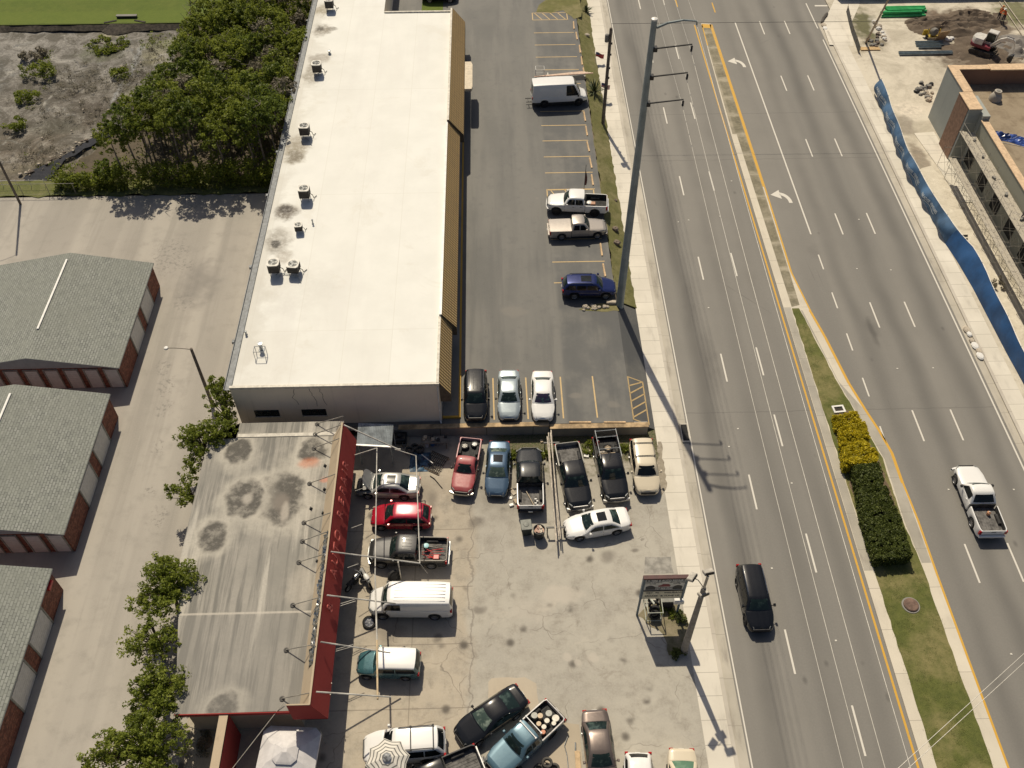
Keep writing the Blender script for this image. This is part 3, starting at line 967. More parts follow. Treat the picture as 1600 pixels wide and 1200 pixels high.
M_TANPLY = m_stucco("tan_plywood", (.47, .38, .27), .35)
M_STEEL = plain("weathered_steel_pipe", (.36, .34, .30), .5, .3, var=.2)
M_GALV = plain("galvanised_metal", (.40, .42, .43), .4, .6, var=.2)
M_TIN = plain("tin_sheet", (.24, .27, .29), .5, .3, var=.25, scale=1.5)
M_BLACKM = plain("black_metal", (.025, .025, .027), .45, .2, var=.3)
M_RUBBER = plain("tyre_rubber", (.018, .018, .019), .85, var=.3)
M_WHITEP = plain("white_enamel", (.74, .73, .70), .4, var=.08)
M_CONC = m_concrete("wall_concrete", (.19, .185, .17), (.30, .285, .26), 0, .95)
M_TANCAP = plain("tan_wall_cap", (.42, .30, .17), .8, var=.3, scale=1.5)

# ---------------------------------------------------------------- storage garages
def garage(y0, y1, label, ny):
    XE, XR, XW, ZE, ZR = -29.9, -36.72, -43.6, 2.55, 3.9
    t = thing("storage_garage", label, "garage", (XR, y0, 0), 0, "brick storage garages with shingle roofs")
    L = y1 - y0
    e, r, w_ = XE - XR, 0, XW - XR
    b = MB()
    bx0, bx1 = w_ + .25, e - .14
    b.box((bx0, .14, 0), (bx1, L - .14, 2.46))
    b.build("wall", M_BRICK, t)
    b = MB()
    for side in (.14, L - .14):
        b = MB()
        b.face([(bx0, side, 2.46), (bx1, side, 2.46), (0, side, ZR - .06)], 0)
        b.build("gable", M_SIDING, t)
    b = MB()
    n = 24
    for sx in (e, w_):
        up = [[(sx * k / n, yy, ZR + (ZE - ZR) * k / n) for k in range(n + 1)] for yy in (-.06, L + .06)]
        dn = [[(p[0], p[1], p[2] - .10) for p in row] for row in up]
        b.grid(up, 0, False, False)
        b.grid(dn, 1, False, False, True)
        for row_u, row_d in zip(up, dn):
            b.grid([row_u, row_d], 1, False, False)
        b.face([up[0][-1], up[1][-1], dn[1][-1], dn[0][-1]], 1)
    rf = b.build("roof", [M_SHINGLE, M_SIDING], t)
    b = MB()
    b.box((-.09, L * .25 if ny else L * .16, ZR + .015), (.09, L * .93, ZR + .10), bev=.02)
    b.build("ridge_vent", M_WHITEP, rf)
    def door(name_lo, axis, c, wd):
        d = MB()
        d2 = MB()
        if axis == 'x':       # on the east wall, c along y
            X = bx1
            nseg = 9
            for k in range(nseg):
                z0 = .05 + k * 2.1 / nseg
                d.box((X + .004, c - wd / 2, z0), (X + .028, c + wd / 2, z0 + 2.1 / nseg - .012), 0)
            d2.box((X + .004, c - wd / 2 - .12, 0), (X + .07, c - wd / 2 - .005, 2.25))
            d2.box((X + .004, c + wd / 2 + .005, 0), (X + .07, c + wd / 2 + .12, 2.25))
            d2.box((X + .004, c - wd / 2 - .12, 2.25), (X + .07, c + wd / 2 + .12, 2.34))
        else:
            Y = .14
            nseg = 9
            for k in range(nseg):
                z0 = .05 + k * 2.1 / nseg
                d.box((c - wd / 2, Y - .028, z0), (c + wd / 2, Y - .004, z0 + 2.1 / nseg - .012), 0)
            d2.box((c - wd / 2 - .10, Y - .07, 0), (c - wd / 2 - .005, Y - .004, 2.25))
            d2.box((c + wd / 2 + .005, Y - .07, 0), (c + wd / 2 + .10, Y - .004, 2.25))
            d2.box((c - wd / 2 - .10, Y - .07, 2.25), (c + wd / 2 + .10, Y - .004, 2.34))
        o = d.build("roll_door", M_RDOOR, t)
        d2.build("door_frame", M_DOORTRIM, o)
    for c in (L * .70 - .1, L * .42 - .2):
        door("", 'x', c, 2.35)
    for k in range(8):
        door("", 'y', bx1 - .72 - 1.58 * k, .98)
    return t
g1 = garage(50.05, 62.3, "shingled brick storage garage at the far end of the row, nearest the green thicket", True)
g2 = garage(34.75, 47.25, "middle brick storage garage of the row, between the other two grey shingle roofs", False)
g3 = garage(19.5, 32.0, "nearest brick storage garage, with a small red box high on its brick side wall", True)
b = MB()
b.box((-.02, -.35, -.14), (.16, .35, .14), bev=.03)
o = b.build("alarm_box", plain("red_enamel", (.45, .02, .02), .4), g3, loc=(6.72, 11.55, 2.12))

# ---------------------------------------------------------------- strip mall with white roof
PX0, PX1, PY0, PY1, PYN, PXN = -19.7, -4.25, 45.2, 100.6, 140.0, -11.8
ZP = 5.42
mall = thing("shop_plaza", "long low shopping plaza with a flat white roof and tan tiled overhang", "building", (PX0, PY0, 0))
def ml(p):
    return (p[0] - PX0, p[1] - PY0, p[2])
b = MB()
b.box(ml((PX0, PY0, 0)), ml((PX1, PY1, ZP - .12)))
b.box(ml((PX0, PY1, 0)), ml((PXN, PYN, ZP - .12)))
b.build("wall", M_STUCCO, mall)
outl = [(PX0, PY0), (PX1, PY0), (PX1, PY1), (PXN, PY1), (PXN, PYN), (PX0, PYN)]
b = MB()
b.face([(x, y, ZP - .08) for x, y in ((PX0, PY0), (PX1, PY0), (PX1, PY1), (PX0, PY1))])
b.face([(x, y, ZP - .08) for x, y in ((PX0, PY1), (PXN, PY1), (PXN, PYN), (PX0, PYN))])
me_o = b.build("roof", M_WROOF)
me_o.parent = mall
me_o.location = (-PX0, -PY0, 0)
roof_part = me_o
b = MB()
b.box(ml((PX0 - .02, PY0 - .05, ZP - .16)), ml((PX1 + .02, PY0 + .16, ZP + .07)))
b.box(ml((PXN + .06, PY1 - .14, ZP - .16)), ml((PX1 + .02, PY1 + .05, ZP + .07)))
b.build("coping", M_COPING, mall)
b = MB()
b.box(ml((PX0 - .42, PY0 - .06, ZP - .20)), ml((PX0 - .03, PYN, ZP - .16)))
b.box(ml((PX0 - .46, PY0 - .06, ZP - .20)), ml((PX0 - .42, PYN, ZP - .05)))
b.box(ml((PX0 - .03, PY0 + .17, ZP - .20)), ml((PX0 + .12, PYN, ZP + .02)))
for y in (50, 58.5, 68, 74.5, 85, 92, 99):
    b.tube(ml((PX0 - .34, y, ZP - .2)), ml((PX0 - .34, y, .2)), .06)
    b.box(ml((PX0 - .62, y - .14, ZP - .24)), ml((PX0 - .44, y + .14, ZP + .0)))
b.build("gutter", M_GUTTERMETAL, mall)
# tiled overhang in three stepped lengths
segs = [(PY0 + .05, 52.2, -4.23, 5.50, -3.42, 4.2), (52.2, 78.6, -4.16, 5.66, -3.06, 4.2), (78.6, 100.5, -4.05, 5.85, -2.70, 4.15)]
for (y0, y1, xt, zt, xb, zb) in segs:
    b = MB()
    rows = []
    for k in range(9):
        f = k / 8
        rows.append([ml((xt + (xb - xt) * f, yy, zt + (zb - zt) * f)) for yy in (y0, y1)])
    b.grid(rows, 0, False, False)
    b.box(ml((xb - .12, y0, zb - .9)), ml((xb - .003, y1, zb - .004)), 1)
    b.face([ml((xt, y0, zt)), ml((xb, y0, zb)), ml((PX1 + .03, y0, zb)), ml((PX1 + .03, y0, zt))], 1)
    b.face([ml((xt, y1, zt)), ml((xb, y1, zb)), ml((PX1 + .03, y1, zb)), ml((PX1 + .03, y1, zt))], 1)
    b.face([ml((xb - .12, y0, zb - .8)), ml((xb - .12, y1, zb - .8)), ml((PX1 + .03, y1, zb - .8)), ml((PX1 + .03, y0, zb - .8))], 1)
    b.box(ml((PX1 + .03, y0 + .005, zb - .9)), ml((xb - .12, y0 + .1, zb + .0)), 1)
    b.build("tiled_overhang", [M_TILE, M_TRIMDK], mall)
    b = MB()
    b.box(ml((xt - .22, y0 + .02, zt - .5)), ml((xt - .02, y1 - .02, zt + .02)))
    b.build("parapet", M_WHITEP if y0 > 52 and y0 < 70 else M_COPING, mall)
b = MB()
b.box(ml((-4.2, PY0 + .4, LOT)), ml((-2.98, 100.4, LOT + .14)))
wk = b.build("walkway", M_CONC, mall)
b = MB()
b.box(ml((-2.98, PY0 + .4, LOT - .02)), ml((-2.82, 100.4, LOT + .15)))
b.box(ml((-4.2, PY0 + .22, LOT - .02)), ml((-2.82, PY0 + .395, LOT + .15)))
b.build("walkway_kerb", YELLOW_MARK, wk)
for i, yy in enumerate([48 + 4.3 * k for k in range(12)]):
    b = MB()
    b.box(ml((PX1 + .004, yy - 1.5, LOT + .3)), ml((PX1 + .05, yy + 1.5, LOT + 2.3)))
    o = b.build("shop_window", M_GLASSDK, mall)
    b = MB()
    for q in (-1.56, -.03, 1.5):
        b.box(ml((PX1 + .005, yy + q, LOT + .24)), ml((PX1 + .075, yy + q + .06, LOT + 2.36)))
    b.build("window_frame", M_GALV, o)
b = MB()
pr = [(-2.66, 86.5), (-1.95, 86.5), (-1.85, 86.9), (-1.85, 91.2), (-2.0, 91.8), (-2.66, 91.8)]
b.prism([ml((x, y, 0))[:2] for x, y in pr], 4.0, 4.3)
b.build("entrance_canopy", plain("cream_canopy", (.60, .52, .40), .7, var=.1), mall)
for (pa, pb) in (((396, 641), (431, 652)), ((470, 640), (508, 650))):
    p, q = at(*pa, 2.9), at(*pb, 2.3)
    x0, x1 = p.x, p.x + 1.85
    b = MB()
    b.box(ml((x0, PY0 - .012, 2.05)), ml((x1, PY0 + .04, 2.75)))
    o = b.build("window", M_GLASSDK, mall)
    b = MB()
    b.box(ml((x0 - .06, PY0 - .10, 1.95)), ml((x1 + .06, PY0 - .013, 2.045)))
    b.build("sill", M_COPING, o)
    b = MB()
    for zz in (2.045, 2.73):
        b.box(ml((x0, PY0 - .05, zz)), ml((x1, PY0 - .014, zz + .04)))
    for k in range(4):
        xx = x0 + (x1 - x0 - .04) * k / 3
        b.box(ml((xx, PY0 - .05, 2.09)), ml((xx + .04, PY0 - .014, 2.725)))
    b.build("frame", M_BLACKM, o)
b = MB()
b.tube(ml((PX1 - .12, PY0 - .08, ZP - .3)), ml((PX1 - .12, PY0 - .08, 1.15)), .05)
b.tube(ml((PX1 - .12, PY0 - .08, 1.15)), ml((PX1 - .05, PY0 - .3, 1.08)), .06)
b.build("downspout", M_WHITEP, mall)
# hairline settlement cracks in the south wall
b = MB()
rnd = random.Random(3)
for x0 in (-15.0, -13.9, -13.2):
    pts = [(x0, ZP - .25)]
    for k in range(9):
        pts.append((pts[-1][0] + rnd.uniform(-.16, .16), pts[-1][1] - rnd.uniform(.12, .3)))
    for p, q in zip(pts, pts[1:]):
        b.face([ml((p[0], PY0 - .004, p[1])), ml((p[0] + .035, PY0 - .004, p[1])), ml((q[0] + .035, PY0 - .004, q[1])), ml((q[0], PY0 - .004, q[1]))])
b.build("wall_crack", M_TRIMDK, mall)

b = MB()
rnd = random.Random(12)
for (px, py), (qx, qy) in (((478, 216), (487, 226)), ((464, 430), (470, 441)), ((497, 118), (504, 112)), ((431, 430), (445, 428)), ((445, 428), (462, 433))):
    p, q = at(px, py, ZP), at(qx, qy, ZP)
    m_ = (p + q) / 2 + Vector((rnd.uniform(-.3, .3), rnd.uniform(-.3, .3), 0))
    b.path([ml((p.x, p.y, ZP + .02)), ml((m_.x, m_.y, ZP + .03)), ml((q.x, q.y, ZP + .02))], .035, 5)
b.build("conduit", M_GALV, mall)
# rooftop condenser units
def condenser():
    t = thing("rooftop_condenser", "", "condenser", (0, 0, 0), 0, "air conditioning units on the white roof")
    b = MB()
    b.box((-.45, -.45, .42), (.45, .45, 1.28), bev=.05)
    for k in range(9):
        z = .5 + k * .085
        b.box((-.458, -.41, z), (-.452, .41, z + .03), 0)
        b.box((.452, -.41, z), (.458, .41, z + .03), 0)
        b.box((-.41, -.458, z), (.41, -.452, z + .03), 0)
    b.build("casing", plain("condenser_casing", (.05, .045, .042), .55, .3, var=.2), t)
    b = MB()
    N_ = 32
    ci = [(.385 * math.cos(2 * math.pi * k / N_), .385 * math.sin(2 * math.pi * k / N_), 1.322) for k in range(N_)]
    sq = []
    for k in range(N_):
        cx, cy = math.cos(2 * math.pi * k / N_), math.sin(2 * math.pi * k / N_)
        q = .49 / max(abs(cx), abs(cy))
        q = min(q, .60)
        sq.append((cx * q, cy * q, 1.315))
    b.grid([ci, sq, [(x, y, 1.24) for x, y, z in sq]], 0, True, False)
    b.build("top_panel", plain("condenser_top", (.62, .60, .55), .5), t)
    b = MB()
    for k in range(3):
        a = k * 2.094
        b.face([(.05 * math.cos(a), .05 * math.sin(a), 1.292), (.36 * math.cos(a - .25), .36 * math.sin(a - .25), 1.290), (.36 * math.cos(a + .45), .36 * math.sin(a + .45), 1.296)])
    b.lathe([(.08, 1.29), (.08, 1.31)], 10)
    b.build("fan", plain("fan_grey", (.30, .30, .29), .5), t)
    b = MB()
    b.face([(.4 * math.cos(6.283 * k / 20), .4 * math.sin(6.283 * k / 20), 1.284) for k in range(20)])
    b.build("fan_well", M_DARK, t)
    b = MB()
    for r in (.12, .22, .32):
        b.lathe([(r, 1.326), (r + .012, 1.326), (r + .012, 1.334), (r, 1.334), (r, 1.326)], 18, caps=False)
    b.build("fan_guard", M_GALV, t)
    for sx in (-.36, .36):
        for sy in (-.36, .36):
            b = MB()
            b.tube((sx, sy, 0), (sx, sy, .43), .03)
            b.build("leg", M_GALV, t)
    b = MB()
    b.path([(.46, .1, .6), (.65, .1, .45), (.7, .15, .08), (.9, .5, .06)], .03)
    b.build("pipe", M_BLACKM, t)
    return t
spots = [(431, 428, "dark condenser unit nearest the roof's left edge, left one of a close pair", .05), (461, 427, "dark condenser unit beside another, right one of the close pair on the white roof", -.1),
         (468, 362, "small brown condenser unit with looped hose between roof stains", .1), (478, 312, "single dark condenser unit in line with the round dark roof stain", 0), (478, 214, "dark condenser unit beside the yellow-brown bean-shaped roof stain", 0),
         (497, 116, "dark condenser unit on stilts near the far bushes, beside a brown stain", .05), (516, 16, "farthest condenser unit, cut off by the top edge of the photo", .0)]
proto = condenser()
for i, (px, py, lab, rz) in enumerate(spots):
    o = proto if i == 0 else copy_tree(proto)
    p = at(px, py, ZP - .08)
    o.location = p
    o.rotation_euler.z = rz
    o['label'] = lab
    s = .62 if 'small' in lab else (.82 if i == 1 else 1.0)
    if s != 1.0:
        o.scale = (.7 if s < .8 else 1.0, .7 if s < .8 else 1.0, s)
def roof_vent(px, py, lab, h=.35, r=.09):
    t = thing("roof_vent", lab, "vent", at(px, py, ZP - .08), 0, "small pipes on the white roof")
    b = MB()
    b.lathe([(r * 1.8, 0), (r * 1.6, .05), (r, .07), (r, h), (r * 1.5, h + .01), (r * 1.5, h + .08), (0.01, h + .12)], 12)
    b.build("pipe_cap", M_GALV, t)
roof_vent(515, 84, "small dark vent pipe standing right of the far condenser on the white roof", .3, .11)
roof_vent(409, 547, "white vent pipe with side hose near the front left roof corner", .7, .14)
roof_vent(385, 523, "small vent pipe nearest the left gutter at the front roof corner", .3, .07)
roof_vent(489, 350, "short pipe with coiled line beside the small brown condenser", .4, .06)
t = thing("equipment_stand", "bare metal equipment stand with thin legs at the front roof corner", "frame", at(408, 556, ZP - .08))
b = MB()
for sx in (-.4, .4):
    for sy in (-.3, .3):
        b.tube((sx, sy, 0), (sx, sy, .75), .025)
    b.tube((sx, -.3, .75), (sx, .3, .75), .025)
for sy in (-.3, .3):
    b.tube((-.4, sy, .75), (.4, sy, .75), .025)
b.build("stand", M_GALV, t)

# ---------------------------------------------------------------- red-fronted repair shop
shop = thing("repair_shop", "low auto repair shop with a grey stained flat roof and red sign front", "building", (-16, 32, 0))
def sl(x, y, z):
    return (x + 16, y - 32, z)
ZS = 3.5
oshop = [(-19.3, 21.55), (-12.45, 21.6), (-11.35, 21.6), (-11.35, 43.4), (-19.05, 43.4), (-19.1, 42.0), (-21.15, 41.9), (-21.15, 32.0)]
b = MB()
wl = [(-18.9, 21.9), (-12.3, 21.9), (-12.3, 43.2), (-18.8, 43.2), (-18.8, 41.6), (-20.8, 41.6), (-20.8, 32.1)]
n = len(wl)
for i in range(n):
    p, q = wl[i], wl[(i + 1) % n]
    b.face([sl(p[0], p[1], 0), sl(q[0], q[1], 0), sl(q[0], q[1], ZS - .15), sl(p[0], p[1], ZS - .15)])
b.build("wall", m_stucco("dingy_wall", (.33, .29, .24), .6), shop)
ro = sheet("roof", oshop, ZS, M_SROOF)
del ro['kind']
ro.parent = shop
ro.location = (16, -32, 0)
b = MB()
n = len(oshop)
for i in range(n):
    p, q = oshop[i], oshop[(i + 1) % n]
    b.face([sl(p[0], p[1], ZS - .22), sl(q[0], q[1], ZS - .22), sl(q[0], q[1], ZS - .002), sl(p[0], p[1], ZS - .002)])
b.face([sl(x, y, ZS - .2) for x, y in oshop][::-1])
b.box(sl(-19.35, 21.49, ZS - .25), sl(-12.45, 21.545, ZS + .05), 1)
b.build("roof_edge", [M_TRIMDK, M_RED], shop)
# tin flashing strip at the back
b = MB()
b.box(sl(-19.0, 42.05, ZS + .003), sl(-11.4, 42.35, ZS + .05))
b.build("roof_flashing", plain("pale_flashing", (.50, .47, .41), .6), shop)
YS, YN = 21.2, 41.85
fa = MB()
xr, zr, xb, zb = -11.06, 5.3, -10.33, 3.15
n = 20
rows = []
for k in range(n + 1):
    y = YS + (YN - YS) * k / n
    rows.append([sl(xr, y, zr), sl(xr + (xb - xr) * .5, y, zr + (zb - zr) * .5), sl(xb, y, zb), sl(xb - .05, y, zb - .06)])
fa.grid(rows, 0, False, False)
fa.face([sl(xb - .05, YS, zb - .06), sl(xb - .05, YN, zb - .06), sl(-12.25, YN, zb - .06), sl(-12.25, YS, zb - .06)], 1)
fa.face([sl(-12.42, YS, zr - .03), sl(xr, YS, zr - .0), sl(xb, YS, zb), sl(-12.38, YS, zb)], 0)
fa.face([sl(-12.0, YN, ZS), sl(xr, YN, zr), sl(xb, YN, zb), sl(-12.0, YN, zb)], 0)
fascia = fa.build("sign_fascia", [M_RED, M_DARK], shop)
b = MB()
b.grid([[sl(xr - .06, YS + .06, zr - .04), sl(xr - .06, YN, zr - .04)], [sl(xr - .55, YS + .06, zr - .95), sl(xr - .55, YN, zr - .95)], [sl(xr - .98, YS + .06, ZS + .012), sl(xr - .98, YN, ZS + .012)]], 0, False, False)
b.face([sl(xr - .06, YS + .06, zr - .04), sl(-12.42, YS + .06, zr - .07), sl(-12.42, YS + .06, ZS), sl(xr - .98, YS + .06, ZS)])
b.grid([[sl(xr - .1, YS + .03, zr - .005), sl(xr - .1, YN, zr - .005)], [sl(xr + .02, YS + .03, zr + .015), sl(xr + .02, YN, zr + .015)]], 0, False, False)
b.box(sl(-12.42, YS - .01, zr - .03), sl(xr, YS + .07, zr + .03))
b.build("fascia_back", M_TANPLY, shop)
# raised letters standing off the red face
M_LET = plain("sunlit_letter_red", (.46, .10, .085), .6, var=.2)  # paler than the fascia red: sun on the letter edges put into the colour
sn = Vector((zr - zb, 0, xb - xr)).normalized()          # outward normal of the red face
up = Vector((xr - xb, 0, zr - zb)).normalized()
def letter(ch, px, py, size=1.05, roll=0.0):
    z = 4.55
    p = at(px, py, z)
    f = (zr - z) / (zr - zb)
    pos = Vector((xr + (xb - xr) * f, p.y, z)) + sn * .16
    M = Matrix.Identity(4)
    X, Y, Z = Vector((0, 1, 0)), up, sn
    for i, a in enumerate((X, Y, Z)):
        M[0][i], M[1][i], M[2][i] = a.x, a.y, a.z
    M.translation = pos - Vector((-16, 32, 0))
    return text_mesh("letter", ch, size, .035, M_LET, shop, M @ Matrix.Rotation(roll, 4, 'Z'), 'CENTER', 0)
for ch, px, py in (("A", 521, 896), ("U", 523, 876), ("T", 525, 858), ("O", 528, 838), ("R", 533, 805), ("E", 535, 785), ("P", 537, 768), ("A", 539, 752), ("I", 541, 739), ("R", 542, 728)):
    letter(ch, px, py)
letter("&", 514, 950, .95, .12)
# parapet props: steel struts from roof pads up to the ridge
for (px, py), (qx, qy) in (((495.6, 663), (540, 650)), ((492.5, 679), (536, 663)), ((490.6, 701), (532.5, 684)), ((483.7, 756), (527, 740)), ((475, 817), (520, 800)), ((472.5, 846), (519, 829)), ((467, 879), (515, 864)), ((457.5, 946), (500, 932)), ((447.5, 1016), (492.5, 1006)), ((441, 1092), (491, 1082))):
    a_ = at(px, py, ZS)
    yy = min(YN + .6, at(qx, qy, zr).y)
    b = MB()
    b.tube(sl(a_.x, a_.y, ZS + .08), sl(xr - .03, yy, zr - .02), .035)
    b.tube(sl(xr - .03, yy, zr - .02), sl(xr - .75, yy - .02, ZS + .2), .02)
    o = b.build("parapet_brace", M_STEEL, shop)
    b = MB()
    b.lathe([(.17, ZS + .003), (.17, ZS + .05), (.10, ZS + .07), (.06, ZS + .04)], 14, M=Matrix.Translation((a_.x + 16, a_.y - 32, 0)))
    b.build("roof_pad", plain("tar_pad", (.09, .085, .08), .8), o)
# crumpled silver sheeting behind the parapet
b = MB()
rnd = random.Random(8)
rows = []
for k in range(56):
    y = YS + 2.6 + k * .165
    row = []
    for j in range(6):
        f = j / 5
        row.append(sl(xr - .10 - .42 * f + rnd.uniform(-.09, .09), y + rnd.uniform(-.05, .05), zr - .12 - .75 * f + rnd.uniform(0, .22)))
    rows.append(row)
b.grid(rows, 0, False, False)
b.build("crumpled_sheeting", plain("silver_sheeting", (.42, .43, .43), .22, .9, var=.4, scale=6), shop)
# roof pipes
for px, py in ((508, 728), (507, 765), (505, 802), (500, 868), (496, 877), (486, 795)):
    b = MB()
    b.lathe([(.13, ZS + .003), (.11, ZS + .03), (.055, ZS + .05), (.055, ZS + .22), (.01, ZS + .23)], 10, M=Matrix.Translation((at(px, py, ZS).x + 16, at(px, py, ZS).y - 32, 0)))
    b.build("vent_pipe", M_BLACKM, shop)
# service bay openings and a soffit lamp bar under the fascia
for k, yy in enumerate((24.2, 28.0, 31.8, 35.6, 39.4)):
    b = MB()
    b.box(sl(-12.296, yy - 1.45, .05), sl(-12.26, yy + 1.45, 2.7))
    b.build("bay_door", M_DARK, shop)
for yy in (22.6, 23.3):
    b = MB()
    b.tube(sl(xb + .02, yy, zb + .2), sl(xb + .02, yy, zb + .05), .03)
    b.build("fascia_bolt", M_STEEL, shop)
# steel canopy frame over the parked cars
M_PIPE = plain("chalky_white_pipe", (.56, .54, .49), .5, .15, var=.25, scale=1.2)
def outr(pa, za, pb, zb_, r=.05):
    b = MB()
    b.tube(sl(*at(*pa, za)), sl(*at(*pb, zb_)), r)
    b.build("canopy_pole", M_PIPE, shop)
outr((537, 664), 5.35, (622, 702), 3.6, .055)
outr((622, 702), 3.6, (626, 702), 3.6, .055)
outr((517, 862), 5.2, (656, 880), 2.7, .05)
outr((511, 930), 5.2, (618, 943), 2.6, .05)
outr((501, 1003), 5.2, (610, 1020), 2.7, .05)
outr((494, 1081), 5.2, (611, 1089), 3.3, .05)
outr((589, 700), 3.5, (586, 900), 3.42, .04)
outr((586, 900), 3.42, (589, 1000), 3.42, .055)
outr((650, 712), 2.9, (656, 880), 2.7, .04)
outr((617, 702), 3.55, (650, 712), 2.9, .03)
outr((554, 711), 3.2, (589, 700), 3.45, .03)
outr((656, 880), 2.68, (668, 896), 1.2, .012)
outr((622, 878), 2.9, (627, 905), 0, .045)
for (x1, y1), (x2, y2) in (((555, 767), (572, 761)), ((549, 825), (566, 819)), ((543, 887), (560, 881)), ((530, 944), (556, 936)), ((531, 947), (556, 939)), ((520, 1016), (552, 1007)), ((520, 1019), (552, 1010))):
    outr((x1, y1), 3.0, (x2, y2), 2.85, .02)
b = MB()
b.tube(sl(*at(589, 1000, 3.42)), sl(*at(590, 1093, 3.42)), .06)
b.build("canopy_beam", plain("tan_pole", (.60, .47, .30), .6, var=.15), shop)
# lean-to with ribbed tin roof
lt = thing("lean_to", "grey ribbed tin lean-to roof tucked between the red sign front and the concrete wall", "shed", (-9, 42.6, 0))
b = MB()
q = [at(560, 661, 2.9), at(615, 663, 2.9), at(612, 697, 2.5), at(557, 694, 2.5)]
nn = 40
r0, r1 = [], []
for k in range(nn + 1):
    f = k / nn
    w_ = .022 if k % 2 else 0
    r0.append(tuple(q[0].lerp(q[1], f) + Vector((9, -42.6, w_))))
    r1.append(tuple(q[3].lerp(q[2], f) + Vector((9, -42.6, w_))))
b.grid([r0, r1], 0, False, False)
b.build("tin_roof", M_TIN, lt)
b = MB()
b.tube(tuple(q[3] + Vector((9.0, -42.66, -.03))), tuple(q[2] + Vector((9.0, -42.66, -.03))), .09, n=4)
b.build("front_beam", M_WHITEP, lt)
for f in (.04, .96):
    for e0, e1 in ((q[0], q[1]), (q[3], q[2])):
        b = MB()
        p = e0.lerp(e1, f) + Vector((9, -42.6, -.05))
        b.tube((p.x, p.y, 0), tuple(p), .05)
        b.build("post", M_GALV, lt)
# red wing wall with tan back
wing = thing("wing_wall", "red painted wall with a tan top running toward the viewer from the repair shop", "wall", (-16.2, 19, 0))
b = MB()
b.box((-.26, -12, 0), (0, 2.55, 3.42))
b.build("wall_panel", [M_RED], wing)
b = MB()
b.box((-.52, -12, 0), (-.263, 2.50, 3.30))
b.box((-.52, -12, 3.3), (.0, 2.5, 3.46))
b.build("wall_back", M_TANPLY, wing)
# retaining walls between the plaza lot and the repair yard
w1 = thing("retaining_wall", "longer grey concrete retaining wall with a tan cap, left of the pipe stack", "wall", (-2, 44.6, 0), 0, "retaining walls below the plaza lot")
b = MB()
b.box((-8.6, -.14, 0), (6.05, .10, LOT + .02))
for k in range(4):
    b.box((-6 + 3.6 * k - .02, -.146, 0), (-6 + 3.6 * k + .02, -.142, LOT), 1)
b.build("wall_body", [M_CONC, M_DARK], w1)
b = MB()
b.box((-5.6, -.2, LOT + .02), (6.05, .22, LOT + .14), bev=.02)
b.build("wall_cap", M_TANCAP, w1)
w2 = thing("retaining_wall", "lower retaining wall with a tan cap, behind the black pickups with open beds", "wall", (8, 44.35, 0), 0, "retaining walls below the plaza lot")
b = MB()
b.box((-3.9, -.12, 0), (3.7, .42, LOT - .03))
b.build("wall_body", M_CONC, w2)
b = MB()
b.box((-3.9, -.18, LOT - .03), (3.75, .30, LOT + .04), bev=.02)
b.build("wall_cap", M_TANCAP, w2)

# ---------------------------------------------------------------- vehicles
def m_carglass(name, tint=(.012, .022, .022), lite=(.10, .15, .135), k=.55, rough=.06):
    t = NT(name)
    f = t.noise(1.4, 4, .6, t.mapv((1, 1.3, 2.0)))
    c = t.mix(t.ramp(f, .48, .70, 0, k), tint, lite)
    return t.out(c, rough, 0, .35)
G_DARK = m_carglass("tinted_car_glass", (.008, .010, .012), (.02, .03, .032), .6)
G_GREEN = m_carglass("green_car_glass")
G_LIGHT = m_carglass("clear_car_glass", (.05, .075, .066), (.30, .36, .30), .8)
G_OIL = m_carglass("sunshade_glass", (.03, .025, .05), (.05, .16, .12), .9)
M_RIM = plain("alloy_rim", (.40, .40, .41), .35, .7, var=.2)
M_RIMDK = plain("dark_rim", (.05, .05, .052), .4, .5, var=.2)
M_CHROME = plain("chrome_trim", (.34, .34, .34), .3, 1.0, var=.15)
M_HEADL = plain("headlight_lens", (.34, .35, .34), .12, .2, var=.2)
M_TAILL = plain("red_tail_lens", (.42, .012, .012), .15, var=.2)
M_PLAST = plain("black_trim_plastic", (.03, .03, .031), .6, var=.3)
M_LINER = plain("bed_liner", (.035, .035, .036), .8, var=.4)
M_LINERGREY = plain("worn_bed_floor", (.13, .125, .12), .8, var=.35)
M_AMBER = plain("amber_lens", (.55, .16, .02), .2)

def wheel_mesh(r, wd):
    b = MB()
    h = wd / 2
    b.lathe([(r * .62, -h * .7), (r * .66, -h), (r * .93, -h), (r, -h * .6), (r, h * .6), (r * .93, h), (r * .66, h), (r * .62, h * .7)], 22, caps=False)
    c = MB()
    c.lathe([(.001, h * .62), (r * .14, h * .72), (r * .16, h * .45), (r * .60, h * .35), (r * .63, h * .9), (r * .66, h * .92)], 22, caps=False)
    for k in range(6):
        a = 2 * math.pi * k / 6
        u, v = Vector((math.cos(a), math.sin(a), 0)), Vector((-math.sin(a), math.cos(a), 0))
        p, q, s = r * .10, r * .61, r * .085
        c.face([tuple(u * p + v * s + Vector((0, 0, h * .74))), tuple(u * p - v * s + Vector((0, 0, h * .74))), tuple(u * q - v * s * 1.3 + Vector((0, 0, h * .66))), tuple(u * q + v * s * 1.3 + Vector((0, 0, h * .66)))])
    c.lathe([(.001, -h * .5), (r * .63, -h * .5), (r * .63, -h * .8)], 16, caps=False)
    return b, c

def interp(tab, x):
    if x <= tab[0][0]:
        return tab[0][1]
    for (a, va), (b, vb) in zip(tab, tab[1:]):
        if x <= b:
            f = (x - a) / (b - a)
            return va + (vb - va) * f
    return tab[-1][1]

